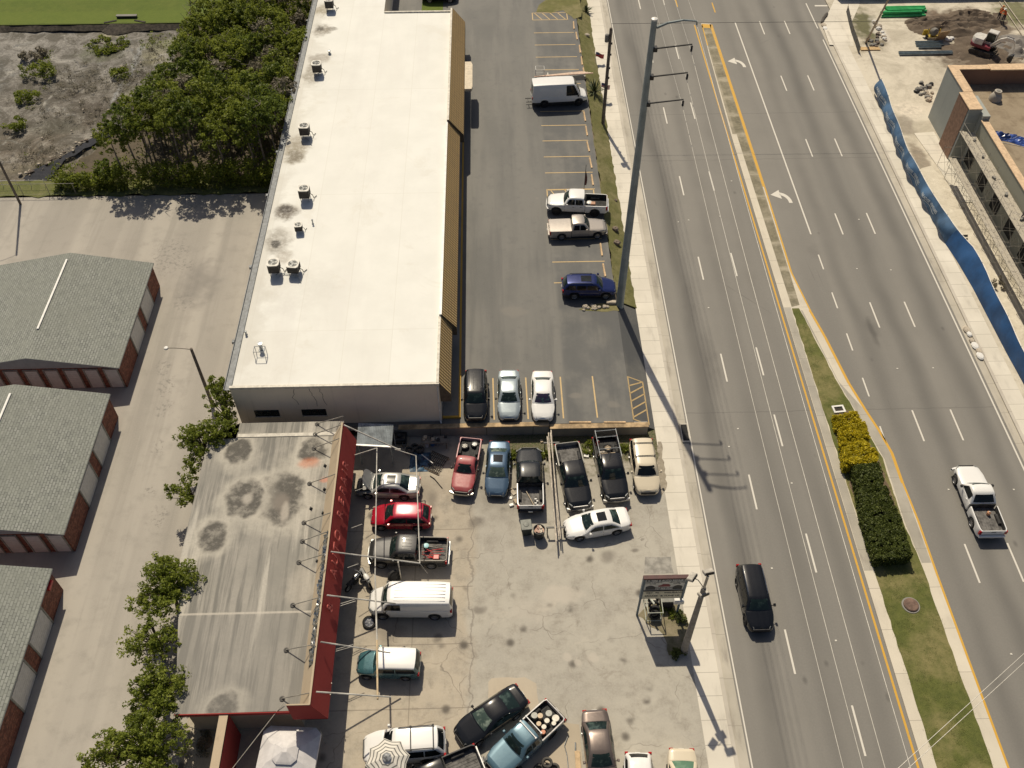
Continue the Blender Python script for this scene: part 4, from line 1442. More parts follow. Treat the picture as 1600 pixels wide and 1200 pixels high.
DEF = dict(
    # fractions of length from the centre (front = +), heights in metres
    sedan=dict(L=4.75, W=1.82, H=1.45, belt=.93, hood=(.66, .90), trunk=.99, w0=.215, w1=.075, r1=-.185, r0=-.335, tum=.42, wb=.575, wo=.02, wr=.33, zb=.20),
    coupe=dict(L=4.8, W=1.86, H=1.38, belt=.93, hood=(.66, .90), trunk=1.0, w0=.20, w1=.04, r1=-.17, r0=-.37, tum=.46, wb=.58, wo=.02, wr=.34, zb=.19),
    suv=dict(L=4.65, W=1.88, H=1.70, belt=1.08, hood=(.82, 1.06), trunk=1.1, w0=.235, w1=.11, r1=-.40, r0=-.475, tum=.40, wb=.58, wo=.015, wr=.37, zb=.26),
    hatch=dict(L=4.25, W=1.78, H=1.55, belt=.98, hood=(.72, .95), trunk=1.0, w0=.24, w1=.09, r1=-.36, r0=-.46, tum=.38, wb=.60, wo=.02, wr=.33, zb=.2),
    boxy=dict(L=4.0, W=1.72, H=1.66, belt=1.02, hood=(.82, 1.0), trunk=1.05, w0=.215, w1=.15, r1=-.43, r0=-.485, tum=.14, wb=.62, wo=.03, wr=.31, zb=.22),
    van=dict(L=5.5, W=2.0, H=2.08, belt=1.22, hood=(.95, 1.15), trunk=1.3, w0=.335, w1=.245, r1=-.47, r0=-.495, tum=.16, wb=.62, wo=.02, wr=.38, zb=.30),
    tallvan=dict(L=6.0, W=2.05, H=2.62, belt=1.25, hood=(.98, 1.20), trunk=1.3, w0=.365, w1=.24, r1=-.475, r0=-.495, tum=.22, wb=.62, wo=.03, wr=.36, zb=.30),
    pickup=dict(L=5.75, W=2.0, H=1.88, belt=1.17, hood=(.98, 1.14), trunk=1.17, w0=.215, w1=.125, r1=-.105, r0=-.125, tum=.38, wb=.635, wo=.02, wr=.40, zb=.34, bed=True),
    extpickup=dict(L=5.4, W=1.88, H=1.75, belt=1.08, hood=(.90, 1.05), trunk=1.08, w0=.185, w1=.085, r1=-.095, r0=-.115, tum=.36, wb=.62, wo=.02, wr=.37, zb=.32, bed=True),
    regpickup=dict(L=5.0, W=1.76, H=1.62, belt=1.02, hood=(.84, .98), trunk=1.02, w0=.175, w1=.07, r1=-.055, r0=-.085, tum=.36, wb=.60, wo=.02, wr=.34, zb=.30, bed=True),
)
_wc = {}
def vehicle(kind, col, label, cat="car", loc=(0, 0, 0), rz=0.0, name=None, glass=None, rim=None, group=None, **kw):
    D = dict(DEF[kind])
    D.update({k: v for k, v in kw.items() if k in D})
    L, W, H = D['L'], D['W'], D['H']
    bed = D.get('bed')
    t = thing(name or {'pickup': 'pickup_truck', 'extpickup': 'pickup_truck', 'regpickup': 'pickup_truck', 'van': 'cargo_van', 'tallvan': 'cargo_van', 'suv': 'parked_suv'}.get(kind, 'parked_car'), label, cat, loc, rz, group)
    zb, belt, wr = D['zb'], D['belt'], D['wr']
    xf, xr = L / 2, -L / 2
    wf, wk = L * (D['wb'] / 2 + D['wo']), L * (-D['wb'] / 2 + D['wo'])
    ww = .24 if not bed else .27
    arch = wr + .07
    cowl, bk = L * D['w0'], L * D['r0']
    roofcol = kw.get('roofcol', col)
    glass = glass or G_GREEN
    # --- profile of the lower body top edge
    if bed:
        prof = [(bk - .02, belt), (cowl, belt), (cowl + .1, D['hood'][1] + .02), (xf - .35, D['hood'][0] + .06), (xf - .08, D['hood'][0] - .06), (xf, D['hood'][0] - .22)]
        xend = bk - .02
    else:
        prof = [(xr, D['trunk'] - .30), (xr + .06, D['trunk'] - .08), (xr + .22, D['trunk']), (bk, max(belt, D['trunk'] - .0)), (bk + .25, belt), (cowl - .1, belt), (cowl + .1, D['hood'][1] + .01), (xf - .45, D['hood'][0] + .08), (xf - .12, D['hood'][0] - .02), (xf, D['hood'][0] - .18)]
        xend = xr
    def plan(x):
        a = abs(x) / xf
        k = .25 if x > 0 else .19
        p = 4.2 if x > 0 else 5
        if kind in ('van', 'boxy', 'tallvan') and x < 0:
            k = .06
        if bed and x < 0:
            k = .03
        return W / 2 * (1 - k * a ** p - .11 * max(0, (a - .92) / .08) ** 2)
    def bottom(x, cap=9):
        z = zb
        for c in (wf, wk):
            d = abs(x - c)
            if d < arch:
                z = max(z, min(cap, wr + math.sqrt(arch * arch - d * d) * .97))
        if x > xf - .25:
            z += .12 * (x - xf + .25) / .25
        return z
    xs = set()
    for k in range(19):
        xs.add(round(xend + (xf - xend) * k / 18, 4))
    for c in (wf, wk):
        if c - arch > xend:
            for k in range(9):
                a = math.pi * k / 8
                xs.add(round(c + arch * math.cos(a) * .999, 4))
            xs.add(round(c - arch - .01, 4))
            xs.add(round(c + arch + .01, 4))
    for x, _ in prof:
        if x >= xend:
            xs.add(round(x, 4))
    xs.add(xf - .03)
    xs = sorted(xs)
    def section(x):
        wd, zt = plan(x), interp(prof, x)
        b_ = min(bottom(x), zt - .12)
        h = zt - b_
        crown = .03 if abs(x) < xf - .1 else .0
        bul = .012
        half = [(0, b_), (.84 * wd, b_), (.975 * wd, b_ + min(.10, h * .2)), (wd, b_ + h * .38), (wd + bul * .2, b_ + h * .62), (wd * .985, b_ + h * .80), (wd * .955, zt - .035), (wd * .90, zt + .0), (wd * .55, zt + crown * .7), (0, zt + crown)]
        pts = [Vector((x, y, z)) for y, z in half] + [Vector((x, -y, z)) for y, z in half[-2:0:-1]]
        return pts
    b = MB()
    rows = [section(x) for x in xs]
    clad = kw.get('clad')
    nsec = len(rows[0])
    low = {1, 2, nsec - 2, nsec - 3, 0, nsec - 1}
    b.grid(rows, (lambda i, j: 1 if (clad and j in low) else (2 if j in (0, nsec - 1) else 0)), True, True)
    b.face(rows[0], 0)
    b.face(rows[-1][::-1], 0)
    # --- greenhouse
    w0, w1, r1, r0 = cowl, L * D['w1'], L * D['r1'], L * D['r0']
    zt = H
    tum = D['tum'] / 2
    hb = W / 2 * .955
    def gw(z):
        f = (z - belt) / (H - belt)
        return hb - .015 - tum * f ** 1.15
    top = [(w0, belt + .015), (w0 * .66 + w1 * .34, belt + (H - .05 - belt) * .42), (w0 * .3 + w1 * .7, belt + (H - .05 - belt) * .80), (w1, H - .055), (w1 - .16, H - .018), (w1 * .6 + r1 * .4, H), (w1 * .2 + r1 * .8, H - .008), (r1, H - .05), (r1 * .7 + r0 * .3, H - .05 - (H - .05 - belt) * .24), (r1 * .32 + r0 * .68, H - .05 - (H - .05 - belt) * .62), (r0, belt + .015)]
    if bed or kind in ('van', 'boxy', 'tallvan'):
        top[8] = (r1 * .6 + r0 * .4, H - .05 - (H - .05 - belt) * .36)
    def fx(x):
        return plan(x) / plan(0) if not bed else 1.0
    gro = []
    for i, (x, z) in enumerate(top):
        e = min(.085, (z - belt) * .5)
        bow = .10 if i <= 3 else (-.05 if i >= 7 else 0)
        wy = gw(z)
        wl = gw(z - e)
        half = [(hb - .005, belt - .05, 0), (wl, z - e, 0), (wy - .035, z - e * .25, 0), (wy - .10, z, .3), (wy * .5, z + .012, .8), (0, z + .018, 1)]
        row = [Vector((x + bow * k_, y, zz)) for y, zz, k_ in half] + [Vector((x + bow * k_, -y, zz)) for y, zz, k_ in half[-2::-1]]
        for q_ in row:
            q_.y *= fx(x)
        gro.append(row)
    mats = [col, M_PLAST, M_BLACKM, roofcol]
    b.grid(gro, lambda i, j: 3 if 3 <= i <= 6 and 1 <= j <= 8 else 0, False, True)
    body = b.build("body", mats, t, angle=38)
    # glass set just proud of the shell
    def strip_glass(ia, ib, name, f0, f1, inset=.09):
        m = MB()
        seq = gro[ia:ib + 1]
        n_ = len(seq) - 1
        rws = []
        for k in range(9):
            f = f0 + (f1 - f0) * k / 8
            u = f * n_
            i0 = min(n_ - 1, int(u))
            fr = u - i0
            row = []
            A, B = seq[i0], seq[i0 + 1]
            line_ = [A[q].lerp(B[q], fr) for q in range(2, 9)]
            d = (B[5] - A[5]).normalized()
            nrm = Vector((-d.z, 0, d.x))
            if nrm.z < 0:
                nrm = -nrm
            edge = line_[0].y
            sc = (edge - inset) / edge
            for p in line_:
                row.append(p + nrm * .012 + Vector((0, p.y * (sc - 1), 0)))
            rws.append(row)
        m.grid(rws, 0, False, True)
        return m.build(name, kw.get('wsglass', glass) if name == 'windshield' else (kw.get('rearglass', glass)), t)
    strip_glass(0, 3, "windshield", .08, .97)
    if not kw.get('norear'):
        strip_glass(7, 10, "rear_window", .10 if not bed else .12, .90)
    # side glass
    nwin = kw.get('win', 2)
    def sg(x0b, x0t, x1t, x1b, s):
        m = MB()
        zl, zh = belt + .05, H - .16
        P_ = []
        for (xx0, xx1, z) in ((x0b, x1b, zl), (x0b * .45 + x0t * .55, x1b * .45 + x1t * .55, zl + (zh - zl) * .55), (x0t, x1t, zh)):
            y = gw(z) + .010
            if z < belt + .1:
                y = gw(belt) + .008
            P_.append([(xa, s * y * fx(xa), z) for xa in [xx0 + (xx1 - xx0) * q / 4 for q in range(5)]])
        m.grid(P_, 0, False, False)
        return m.build("side_window", kw.get('sideglass', glass), t)
    fr_b, fr_t = w0 - .16, w1 + .02
    rr_b, rr_t = r0 + .16, r1 + .05
    if bed:
        rr_b, rr_t = r0 + .14, r1 + .12
    if kind == 'suv' or kind == 'hatch':
        rr_b, rr_t = r0 + .12, r1 + .08
    if nwin == 1:
        rr_b = rr_t = w1 - (.78 if kind != 'coupe' else .95)
        if kind in ('regpickup',):
            rr_b, rr_t = r0 + .16, r1 + .14
    mids = []
    if nwin >= 2:
        span_b, span_t = fr_b - rr_b, fr_t - rr_t
        for k in range(1, nwin):
            f = k / nwin * .96 if nwin == 2 else (.36, .70)[k - 1]
            mids.append((fr_b - span_b * f - (.05 if k == 1 else 0), fr_t - span_t * f + .0))
    lims = [(fr_b, fr_t)] + mids + [(rr_b, rr_t)]
    for s in (1, -1):
        for i in range(len(lims) - 1):
            a_, c_ = lims[i], lims[i + 1]
            m_ = .035
            xm = None
            xb0, xt0 = a_[0] - (m_ if i else 0), a_[1] - (m_ if i else 0)
            xb1, xt1 = c_[0] + (m_ if i < len(lims) - 2 else 0), c_[1] + (m_ if i < len(lims) - 2 else 0)
            if i and not bed and abs(xb0 - xt0) > .3:
                pass
            if i or True:
                xmid = (a_[0] + a_[1]) / 2
            if i:
                xb0 = xt0 = xmid - m_
            if i < len(lims) - 2:
                xmid = (c_[0] + c_[1]) / 2
                xb1 = xt1 = xmid + m_
            sg(xb0, xt0, xt1, xb1, s)
    # door seams and handles
    m = MB()
    for s in (1, -1):
        for (xb_, xt_) in lims[:-1] + ([lims[-1]] if bed or nwin >= 2 else []):
            x = (xb_ + xt_) / 2 if (xb_, xt_) != lims[0] else w0 - .05
            y0 = plan(x)
            zz0 = max(bottom(x) + .14, zb + .14)
            m.face([(x - .008, s * (y0 + .004), zz0), (x + .008, s * (y0 + .004), zz0), (x + .008, s * (y0 * .985 + .006), belt - .10), (x - .008, s * (y0 * .985 + .006), belt - .10)], 0)
        for (xb_, xt_) in lims[1:]:
            x = (xb_ + xt_) / 2 + .12
            y0 = plan(x)
            m.box((x - .02, s * y0 * .985 - .012, belt - .17), (x + .13, s * y0 * .985 + .022, belt - .135), 1)
    m.build("door_trim", [M_BLACKM, col if not kw.get('darkhandle') else M_BLACKM], t)
    # wheels
    key = (round(wr, 3), ww)
    if key not in _wc:
        _wc[key] = wheel_mesh(wr, ww)
    first = None
    skip = kw.get('skipwheel')
    for i, (c, s) in enumerate(((wf, 1), (wf, -1), (wk, 1), (wk, -1))):
        if skip == i:
            continue
        y = s * (W / 2 - ww / 2 - .015)
        if first is None:
            a_, c_ = _wc[key]
            wh = a_.build("wheel", M_RUBBER, t)
            ri = c_.build("rim", rim or M_RIM, wh)
            first = (wh, ri)
        else:
            wh = first[0].copy()
            COL.objects.link(wh)
            wh.parent = t
            ri = first[1].copy()
            COL.objects.link(ri)
            ri.parent = wh
        wh.location = (c, y, wr)
        wh.rotation_euler = (-s * math.pi / 2, 0, 0)
    # lights, grille, bumper, mirrors
    hz = D['hood'][0]
    for s in (1, -1):
        m = MB()
        yo = plan(xf - .28)
        if bed or kind == 'van':
            pts = [(xf - .02, s * .60 * W / 2, hz - .13), (xf - .06, s * plan(xf) * .99, hz - .13), (xf - .30, s * (yo + .012), hz - .07), (xf - .30, s * (yo * .97 + .01), hz + .05), (xf - .07, s * plan(xf) * .94, hz + .03), (xf - .03, s * .62 * W / 2, hz + .0)]
        else:
            pts = [(xf - .01, s * .52 * W / 2, hz - .16), (xf - .05, s * plan(xf) * .97, hz - .17), (xf - .46, s * (plan(xf - .46) + .008), hz - .06), (xf - .50, s * (plan(xf - .5) * .95), hz + .055), (xf - .13, s * plan(xf) * .86, hz + .01), (xf - .04, s * .54 * W / 2, hz - .05)]
        m.face(pts, 0)
        m.face([(x - .06, y * .96, z - .02) for x, y, z in pts], 0)
        n_ = len(pts)
        for k in range(n_):
            a_, c_ = pts[k], pts[(k + 1) % n_]
            m.face([a_, c_, (c_[0] - .06, c_[1] * .96, c_[2] - .02), (a_[0] - .06, a_[1] * .96, a_[2] - .02)])
        m.build("headlight", M_HEADL, t)
        m = MB()
        zt_ = D['trunk'] if not bed else belt
        if kind in ('suv', 'hatch', 'boxy', 'van', 'tallvan') and not kw.get('lowtail'):
            m.box((xr - .012, s * W / 2 * .80 - .07, zt_ - .34), (xr + .12, s * W / 2 * .80 + .13, zt_ - .06), bev=.03)
        elif bed:
            m.box((xr - .012, s * (W / 2 - .11) - .09, belt - .42), (xr + .12, s * (W / 2 - .11) + .105, belt - .05), bev=.02)
        else:
            m.box((xr - .005, s * W / 2 * .68 - .12, zt_ - .28), (xr + .22, s * W / 2 * .70 + .145, zt_ - .10), bev=.04)
        m.build("taillight", M_TAILL, t)
        m = MB()
        xm = w0 - .26
        ym = hb + .02
        m.tube((xm, s * (ym - .06), belt + .06), (xm - .01, s * (ym + .10), belt + .09), .025)
        big = bed or kind in ('van', 'tallvan', 'suv')
        m.box((xm - .09, min(s * (ym + .07), s * (ym + .21)), belt + .01), (xm + .07, max(s * (ym + .07), s * (ym + .21)), belt + (.24 if big else .16)), bev=.03)
        m.build("mirror", kw.get('mirrorcol', col if not kw.get('darkmirror') else M_PLAST), t)
    m = MB()
    if bed or kind in ('van', 'boxy', 'tallvan', 'suv'):
        m.box((xf - .06, -.55 * W / 2, hz - .34), (xf + .02, .55 * W / 2, hz - .04), bev=.02)
    else:
        m.box((xf - .05, -.45 * W / 2, hz - .24), (xf + .012, .45 * W / 2, hz - .12), bev=.02)
        m.box((xf - .05, -.55 * W / 2, zb + .10), (xf + .015, .55 * W / 2, zb + .22), bev=.02)
    m.build("grille", kw.get('grillemat', M_BLACKM), t)
    if bed or kw.get('bumper'):
        bm_ = kw.get('bumpermat', M_CHROME)
        m = MB()
        for (x0, x1) in (((xf - .10), (xf + .10)),):
            rw = []
            for k in range(9):
                y = -W / 2 * .98 + W * .98 * k / 8
                cx = xf + .06 - .16 * (abs(y) / (W / 2)) ** 3
                rw.append([(cx - .10, y, zb + .12), (cx + .03, y, zb + .10), (cx + .05, y, zb + .22), (cx + .02, y, zb + .34), (cx - .10, y, zb + .34)])
            m.grid(rw, 0, True, False)
        m.build("bumper", bm_, t)
        m = MB()
        m.box((xr - .16, -W / 2 * .93, zb + .16), (xr + .02, W / 2 * .93, zb + .36), bev=.04)
        m.build("bumper", kw.get('rbumpermat', bm_), t)
    m = MB()
    m.box((xr - (.175 if bed else .02), -.16, zb + .2 if bed else D['trunk'] - .36), (xr - (.15 if bed else .0), .16, zb + .34 if bed else D['trunk'] - .22))
    m.build("number_plate", M_WHITEP, t)
    # pickup bed
    if bed:
        xe0, xe1 = xr + .03, bk - .06
        fl = .74
        bx = [xe0 + (xe1 - xe0) * k / 12 for k in range(13)]
        for k in range(9):
            x = wk + arch * math.cos(math.pi * k / 8) * .999
            bx.append(x)
        bx += [wk - arch - .01, wk + arch + .01]
        bx = sorted(x for x in bx if xe0 <= x <= xe1)
        m = MB()
        for s in (1, -1):
            rw = []
            for x in bx:
                wd = plan(x)
                b_ = min(bottom(x), belt - .14)
                h = belt - b_
                o_ = [(wd - .13, b_), (.975 * wd, b_ + .04), (wd, b_ + h * .4), (wd, b_ + h * .7), (wd * .985, belt - .03), (wd * .97, belt), (wd - .10, belt + .003), (wd - .115, belt - .02), (wd - .13, fl)]
                rw.append([(x, s * y, z) for y, z in o_])
            m.grid(rw, lambda i, j: 3 if j in (5, 4) else (1 if j >= 6 else 0), False, True)
            for q in (rw[0], rw[-1]):
                m.face(q, 0)
        ws = plan(0) - .12
        m.box((xe0 - .0, -ws, fl - .06), (xe1, ws, fl), 2)
        m.box((xe1 - .05, -ws - .02, fl), (xe1, ws + .02, belt + .0), 1)
        for k in range(9):
            yy = -ws * .85 + 2 * ws * .85 * k / 8
            m.box((xe0 + .1, yy - .03, fl), (xe1 - .06, yy + .03, fl + .018), 2)
        for s in (1, -1):
            m.box((wk - .42, s * (ws - .12) - .10, fl), (wk + .42, s * (ws - .12) + .10, fl + .22), 1, bev=.04)
        m.build("truck_bed", [col, kw.get('liner', M_LINER), kw.get('bedfloor', kw.get('liner', M_LINER)), kw.get('rail', col)], t)
        m = MB()
        if not kw.get('notailgate'):
            m.box((xr - .0, -W / 2 * .86, zb + .38), (xr + .07, W / 2 * .86, belt), bev=.02)
            m.box((xr - .015, -.16, belt - .15), (xr - .001, .16, belt - .09), 1)
            m.build("tailgate", [kw.get('tailcol', kw.get('rail', col)), M_BLACKM], t)
        if kw.get('cover'):
            m = MB()
            rw = []
            for k in range(7):
                y = -ws - .05 + (2 * ws + .1) * k / 6
                rw.append([(xe0 + .03, y, belt + .012 + .03 * (1 - (2 * k / 6 - 1) ** 2)), (xe1 + .03, y, belt + .012 + .03 * (1 - (2 * k / 6 - 1) ** 2))])
            m.grid(rw, 0, False, True)
            m.box((xe0 + .03, -ws - .05, belt - .03), (xe1 + .03, ws + .05, belt + .008))
            m.build("bed_cover", kw['cover'], t)
    # optional roof furniture
    if kw.get('sunroof'):
        xs0, xs1 = kw['sunroof']
        m = MB()
        rw = []
        for k in range(5):
            y = -.36 + .72 * k / 4
            z = H + .014 + .012 * (1 - (y / .5) ** 2)
            rw.append([(w1 - xs0, y, z + .006), (w1 - xs1, y, z + .006)])
        m.grid(rw, 0, False, True)
        m.build("sunroof", G_DARK, t)
    if kw.get('rails'):
        m = MB()
        for s in (1, -1):
            y = gw(H) - .05
            m.path([(w1 - .25, s * y, H - .02), (w1 - .4, s * y, H + .05), (r1 + .35, s * y, H + .05), (r1 + .18, s * y, H - .02)], .028)
        m.build("roof_rail", kw['rails'], t)
    for xx in kw.get('crossbars', ()):
        m = MB()
        y = gw(H) - .02
        m.box((w1 - xx - .03, -y, H + .05), (w1 - xx + .03, y, H + .085), bev=.01)
        for s in (1, -1):
            m.box((w1 - xx - .06, s * y - .04, H - .03), (w1 - xx + .06, s * y + .04, H + .09), bev=.01)
        m.build("crossbar", kw.get('barmat', M_PLAST), t)
    if kw.get('ribs'):
        m = MB()
        for k in range(kw['ribs']):
            y = (-.5 + (k + .5) / kw['ribs']) * 1.7 * gw(H)
            m.box((r1 + .25, y - .018, H + .002), (w1 - .35, y + .018, H + .024 + .01 * (1 - (y / .8) ** 2)), bev=.006)
        m.build("roof_rib", roofcol, t)
    return t, D, dict(belt=belt, H=H, L=L, W=W, bk=bk, xr=xr, xf=xf, w1=w1, r1=r1, w0=w0, cowl=cowl, wf=wf, wk=wk, hb=hb)

def pose_side(rear, front, W, L, wo, z=None):
    """from the near-side tyre contact points"""
    a, c = (atg(*rear), atg(*front)) if z is None else (at(*rear, z), at(*front, z))
    d = (c - a)
    d.z = 0
    rz = math.atan2(d.y, d.x)
    u = d.normalized()
    n = Vector((-u.y, u.x, 0))
    if n.y < 0:
        n = -n
    mid = (a + c) / 2 + n * (W / 2 - .06) - u * (L * wo)
    return (mid.x, mid.y, a.z if z is None else z), rz
def pose_ends(front, zf, rear, zr, base=None):
    """from the middle of the front end and rear end at given heights"""
    g = base if base is not None else gz(*atg(*front)[:2])
    a, c = at(*front, g + zf), at(*rear, g + zr)
    d = a - c
    m = (a + c) / 2
    return (m.x, m.y, g), math.atan2(d.y, d.x), math.hypot(d.x, d.y)

P_WHITE = paint("white_car_paint", (.78, .775, .76), 0, .3)
P_IVORY = paint("ivory_car_paint", (.60, .53, .40), .1, .35)
P_BLACK = paint("black_car_paint", (.008, .009, .011), .0, .22, dirt=0)
P_GREYBLK = paint("charcoal_car_paint", (.018, .02, .023), .2, .28, dirt=.0)
P_NAVY = paint("navy_car_paint", (.012, .022, .11), .3, .25, dirt=.04)
P_SILVERB = paint("silver_blue_car_paint", (.36, .42, .45), .4, .3)
P_TAN = paint("champagne_car_paint", (.40, .36, .32), .35, .35)
P_REDOLD = paint("faded_red_car_paint", (.34, .055, .06), 0, .45, .3, .25)
P_BLUE = paint("mid_blue_car_paint", (.06, .11, .18), .35, .3)
P_RED = paint("bright_red_car_paint", (.38, .006, .025), .1, .22, dirt=.03)
P_TEAL = paint("teal_car_paint", (.05, .14, .165), .35, .28)
P_SILVER = paint("silver_car_paint", (.46, .46, .45), .4, .32)
P_BROWN = paint("taupe_car_paint", (.17, .135, .118), .5, .3)
P_CREAM = paint("cream_car_paint", (.66, .58, .44), 0, .3)
P_STEELB = paint("steel_blue_car_paint", (.10, .185, .24), .3, .35)
P_GUNMET = paint("gunmetal_car_paint", (.045, .045, .046), .3, .35)

V = {}
def put(key, *a, **k):
    V[key] = vehicle(*a, **k)
    return V[key]
def side(key, kind, col, label, cat, rear, front, z=None, **k):
    D = dict(DEF[kind])
    D.update({q: v for q, v in k.items() if q in D})
    loc, rz = pose_side(rear, front, D['W'], D['L'], D['wo'], z)
    return put(key, kind, col, label, cat, loc, rz, **k)
def ends(key, kind, col, label, cat, front, zf, rear, zr, base=None, **k):
    loc, rz, ll = pose_ends(front, zf, rear, zr, base)
    if 'L' not in k:
        k['L'] = max(.88, min(1.10, ll / DEF[kind]['L'])) * DEF[kind]['L']
    return put(key, kind, col, label, cat, loc, rz, **k)

side('lotvan', 'tallvan', P_WHITE, "tall white cargo van parked nose to the verge with hitch poking out behind", "van", (849.5, 168.5), (905, 165.5), win=1, norear=False, rim=M_RIMDK, sideglass=G_DARK, clad=True, darkmirror=True, name='cargo_van')
side('lotwhite', 'pickup', P_WHITE, "white crew cab pickup with open bed, parked tail to the verge", "pickup truck", (929, 339), (868.5, 336.5), wr=.44, zb=.45, belt=1.26, H=1.98, hood=(1.08, 1.24), rim=M_RIMDK, darkhandle=True, sideglass=G_DARK, bumpermat=P_WHITE, L=5.7, trunk=1.26)
side('lottan', 'extpickup', P_TAN, "champagne pickup with a flat cover over its bed", "pickup truck", (878, 375.5), (932.5, 373.5), cover=P_TAN, L=5.35, sideglass=G_DARK, bumpermat=P_TAN)
side('lotblue', 'suv', P_NAVY, "navy blue SUV with silver roof rails parked beside the tall steel pole", "suv", (894.5, 468.5), (948.5, 468), rails=M_CHROME, sunroof=(.35, 1.25), win=3, sideglass=G_DARK, clad=True, H=1.68, L=4.7)
ends('lotblack', 'suv', P_BLACK, "black SUV with bright headlights at the left end of the plaza's front row", "suv", (743, 652), .45, (743, 580), 1.25, win=3, rails=M_CHROME, L=4.7, ribs=4, sideglass=G_DARK)
ends('lotsilver', 'sedan', P_SILVERB, "pale silver blue sedan parked between the black SUV and the white sedan", "car", (795.5, 652), .35, (795, 581), .95, L=4.75, darkmirror=True)
ends('lotwhitecar', 'sedan', P_WHITE, "white sedan with rainbow-tinted windshield, right end of the plaza's front row of cars", "car", (848.5, 653), .35, (847.5, 583), .95, L=4.75, wsglass=G_OIL)
side('lottop', 'suv', P_BLACK, "black car cut off by the top edge of the photo, behind the white roofed plaza", "car", (667, 5), (708, 5), 1.0, L=4.4)
# repair yard, back row
ends('redtruck', 'regpickup', P_REDOLD, "faded red pickup with two spare wheels lying in its bed", "pickup truck", (722, 767), .45, (735, 690), 1.0, win=1, bumpermat=M_CHROME, rail=paint("pink_faded_paint", (.62, .36, .36), 0, .6, .1), L=4.9, darkmirror=True)
ends('bluecar', 'sedan', P_BLUE, "mid blue sedan with sunroof in the yard's back row", "car", (775.5, 772), .4, (780, 691), .98, sunroof=(.35, 1.0), wsglass=G_LIGHT, rearglass=G_LIGHT, L=4.8, darkmirror=True)
ends('blacktail', 'pickup', P_GREYBLK, "black pickup parked tail out with white bed rails and scraps in its bed", "pickup truck", (826.5, 704), .8, (829, 790), .9, rail=P_WHITE, win=2, rim=M_RIMDK, bumpermat=M_BLACKM, bedfloor=M_LINERGREY, L=5.4)
ends('blackmid', 'pickup', P_BLACK, "black pickup with empty dark bed, right beside the pipe stack", "pickup truck", (906.5, 790), .75, (886, 695), 1.1, win=2, L=5.7, rail=plain("grey_rail", (.35, .34, .31), .5), bedfloor=M_LINERGREY, grillemat=M_CHROME)
ends('blackrack', 'pickup', P_BLACK, "black pickup with a metal ladder rack and loaded bed", "pickup truck", (963.5, 777), .75, (945, 685), 1.1, win=2, L=5.6, grillemat=M_CHROME)
ends('creamsuv', 'suv', P_CREAM, "cream SUV with two black roof bars, parked beside the sidewalk", "suv", (1012, 768), .5, (1002, 687), 1.2, crossbars=(.75, 1.95), wsglass=G_DARK, clad=True, W=1.95, L=4.75, win=3, sideglass=G_DARK)
side('whitecar', 'sedan', P_WHITE, "white sedan with sunroof parked crosswise in front of the black pickups", "car", (963, 836), (906, 846), sunroof=(.3, .95), L=4.75)
# repair yard, nose to the shop
side('hoodup', 'sedan', P_SILVER, "silver sedan with its hood raised toward the repair shop", "car", (632.5, 782), (575.5, 780), sunroof=(.3, .95), L=4.7, darkmirror=False)
side('redcar', 'hatch', P_RED, "bright red hatchback under the white pipe frame", "car", (655, 830), (594, 829), L=4.35, roofcol=paint("pinkish_red_paint", (.45, .02, .05), .1, .25))
side('junk', 'pickup', P_GUNMET, "dark grey pickup with tools and a green bucket in its bed", "pickup truck", (671, 889), (600, 888), ribs=5, L=5.5, win=2, bumpermat=M_GALV, bedfloor=M_LINERGREY, rail=plain("dusty_rail", (.25, .23, .2), .6), sideglass=G_DARK)
side('yardvan', 'van', P_WHITE, "white cargo van with ribbed roof missing a front wheel", "van", (679, 968.5), (600, 968), win=1, ribs=6, skipwheel=1, L=5.6, sideglass=G_DARK, darkmirror=True, wsglass=G_GREEN, rim=M_RIM)
side('teal', 'boxy', P_TEAL, "boxy teal compact SUV with a white roof", "suv", (635.5, 1063.5), (573, 1062), roofcol=P_WHITE, sideglass=G_DARK, L=4.05, clad=False)
ends('whitesuv', 'suv', P_WHITE, "white SUV with dark roof crossbars behind the striped patio umbrella", "suv", (568, 1172), .5, (696.5, 1158), .9, base=0, L=5.0, W=1.98, H=1.8, rails=M_PLAST, crossbars=(1.0, 2.35), win=3, wsglass=G_DARK, rearglass=G_DARK, sideglass=G_DARK, rim=M_RIMDK)
ends('coupe', 'coupe', P_BLACK, "shiny black coupe parked diagonally near the blue pickup", "car", (722, 1152), .45, (812, 1085), .9, base=0, win=2, wsglass=G_LIGHT, L=4.85)
ends('bluetruck', 'extpickup', P_STEELB, "blue pickup with white roof bars and a bed full of buckets", "pickup truck", (774, 1196), .8, (863, 1113), .95, base=0, win=2, crossbars=(.75, 1.2), barmat=P_WHITE, liner=M_LINER, rail=plain("pale_rail", (.6, .57, .55), .4), rim=M_RIMDK, L=5.3, bumpermat=M_BLACKM)
c_ = at(747, 1186, 1.1)
ang = R_(202)
put('cuttruck', 'pickup', P_BLACK, "black pickup cut off by the photo's lower edge with an open dark bed", "pickup truck", (c_.x + 2.75 * math.cos(ang), c_.y + 2.75 * math.sin(ang), 0), ang, bedfloor=M_LINERGREY)
ends('brown', 'sedan', P_BROWN, "taupe sedan with a red-cornered trunk, its front cut off by the photo's lower edge", "car", (944, 1235), .5, (929, 1112), .9, base=0, L=4.9, wsglass=G_GREEN)
ends('botwhite', 'hatch', P_WHITE, "white hatchback roof just entering at the photo's lower edge", "car", (1003, 1285), .5, (998, 1183), 1.2, base=0, L=4.3, rearglass=G_DARK, sideglass=G_DARK)
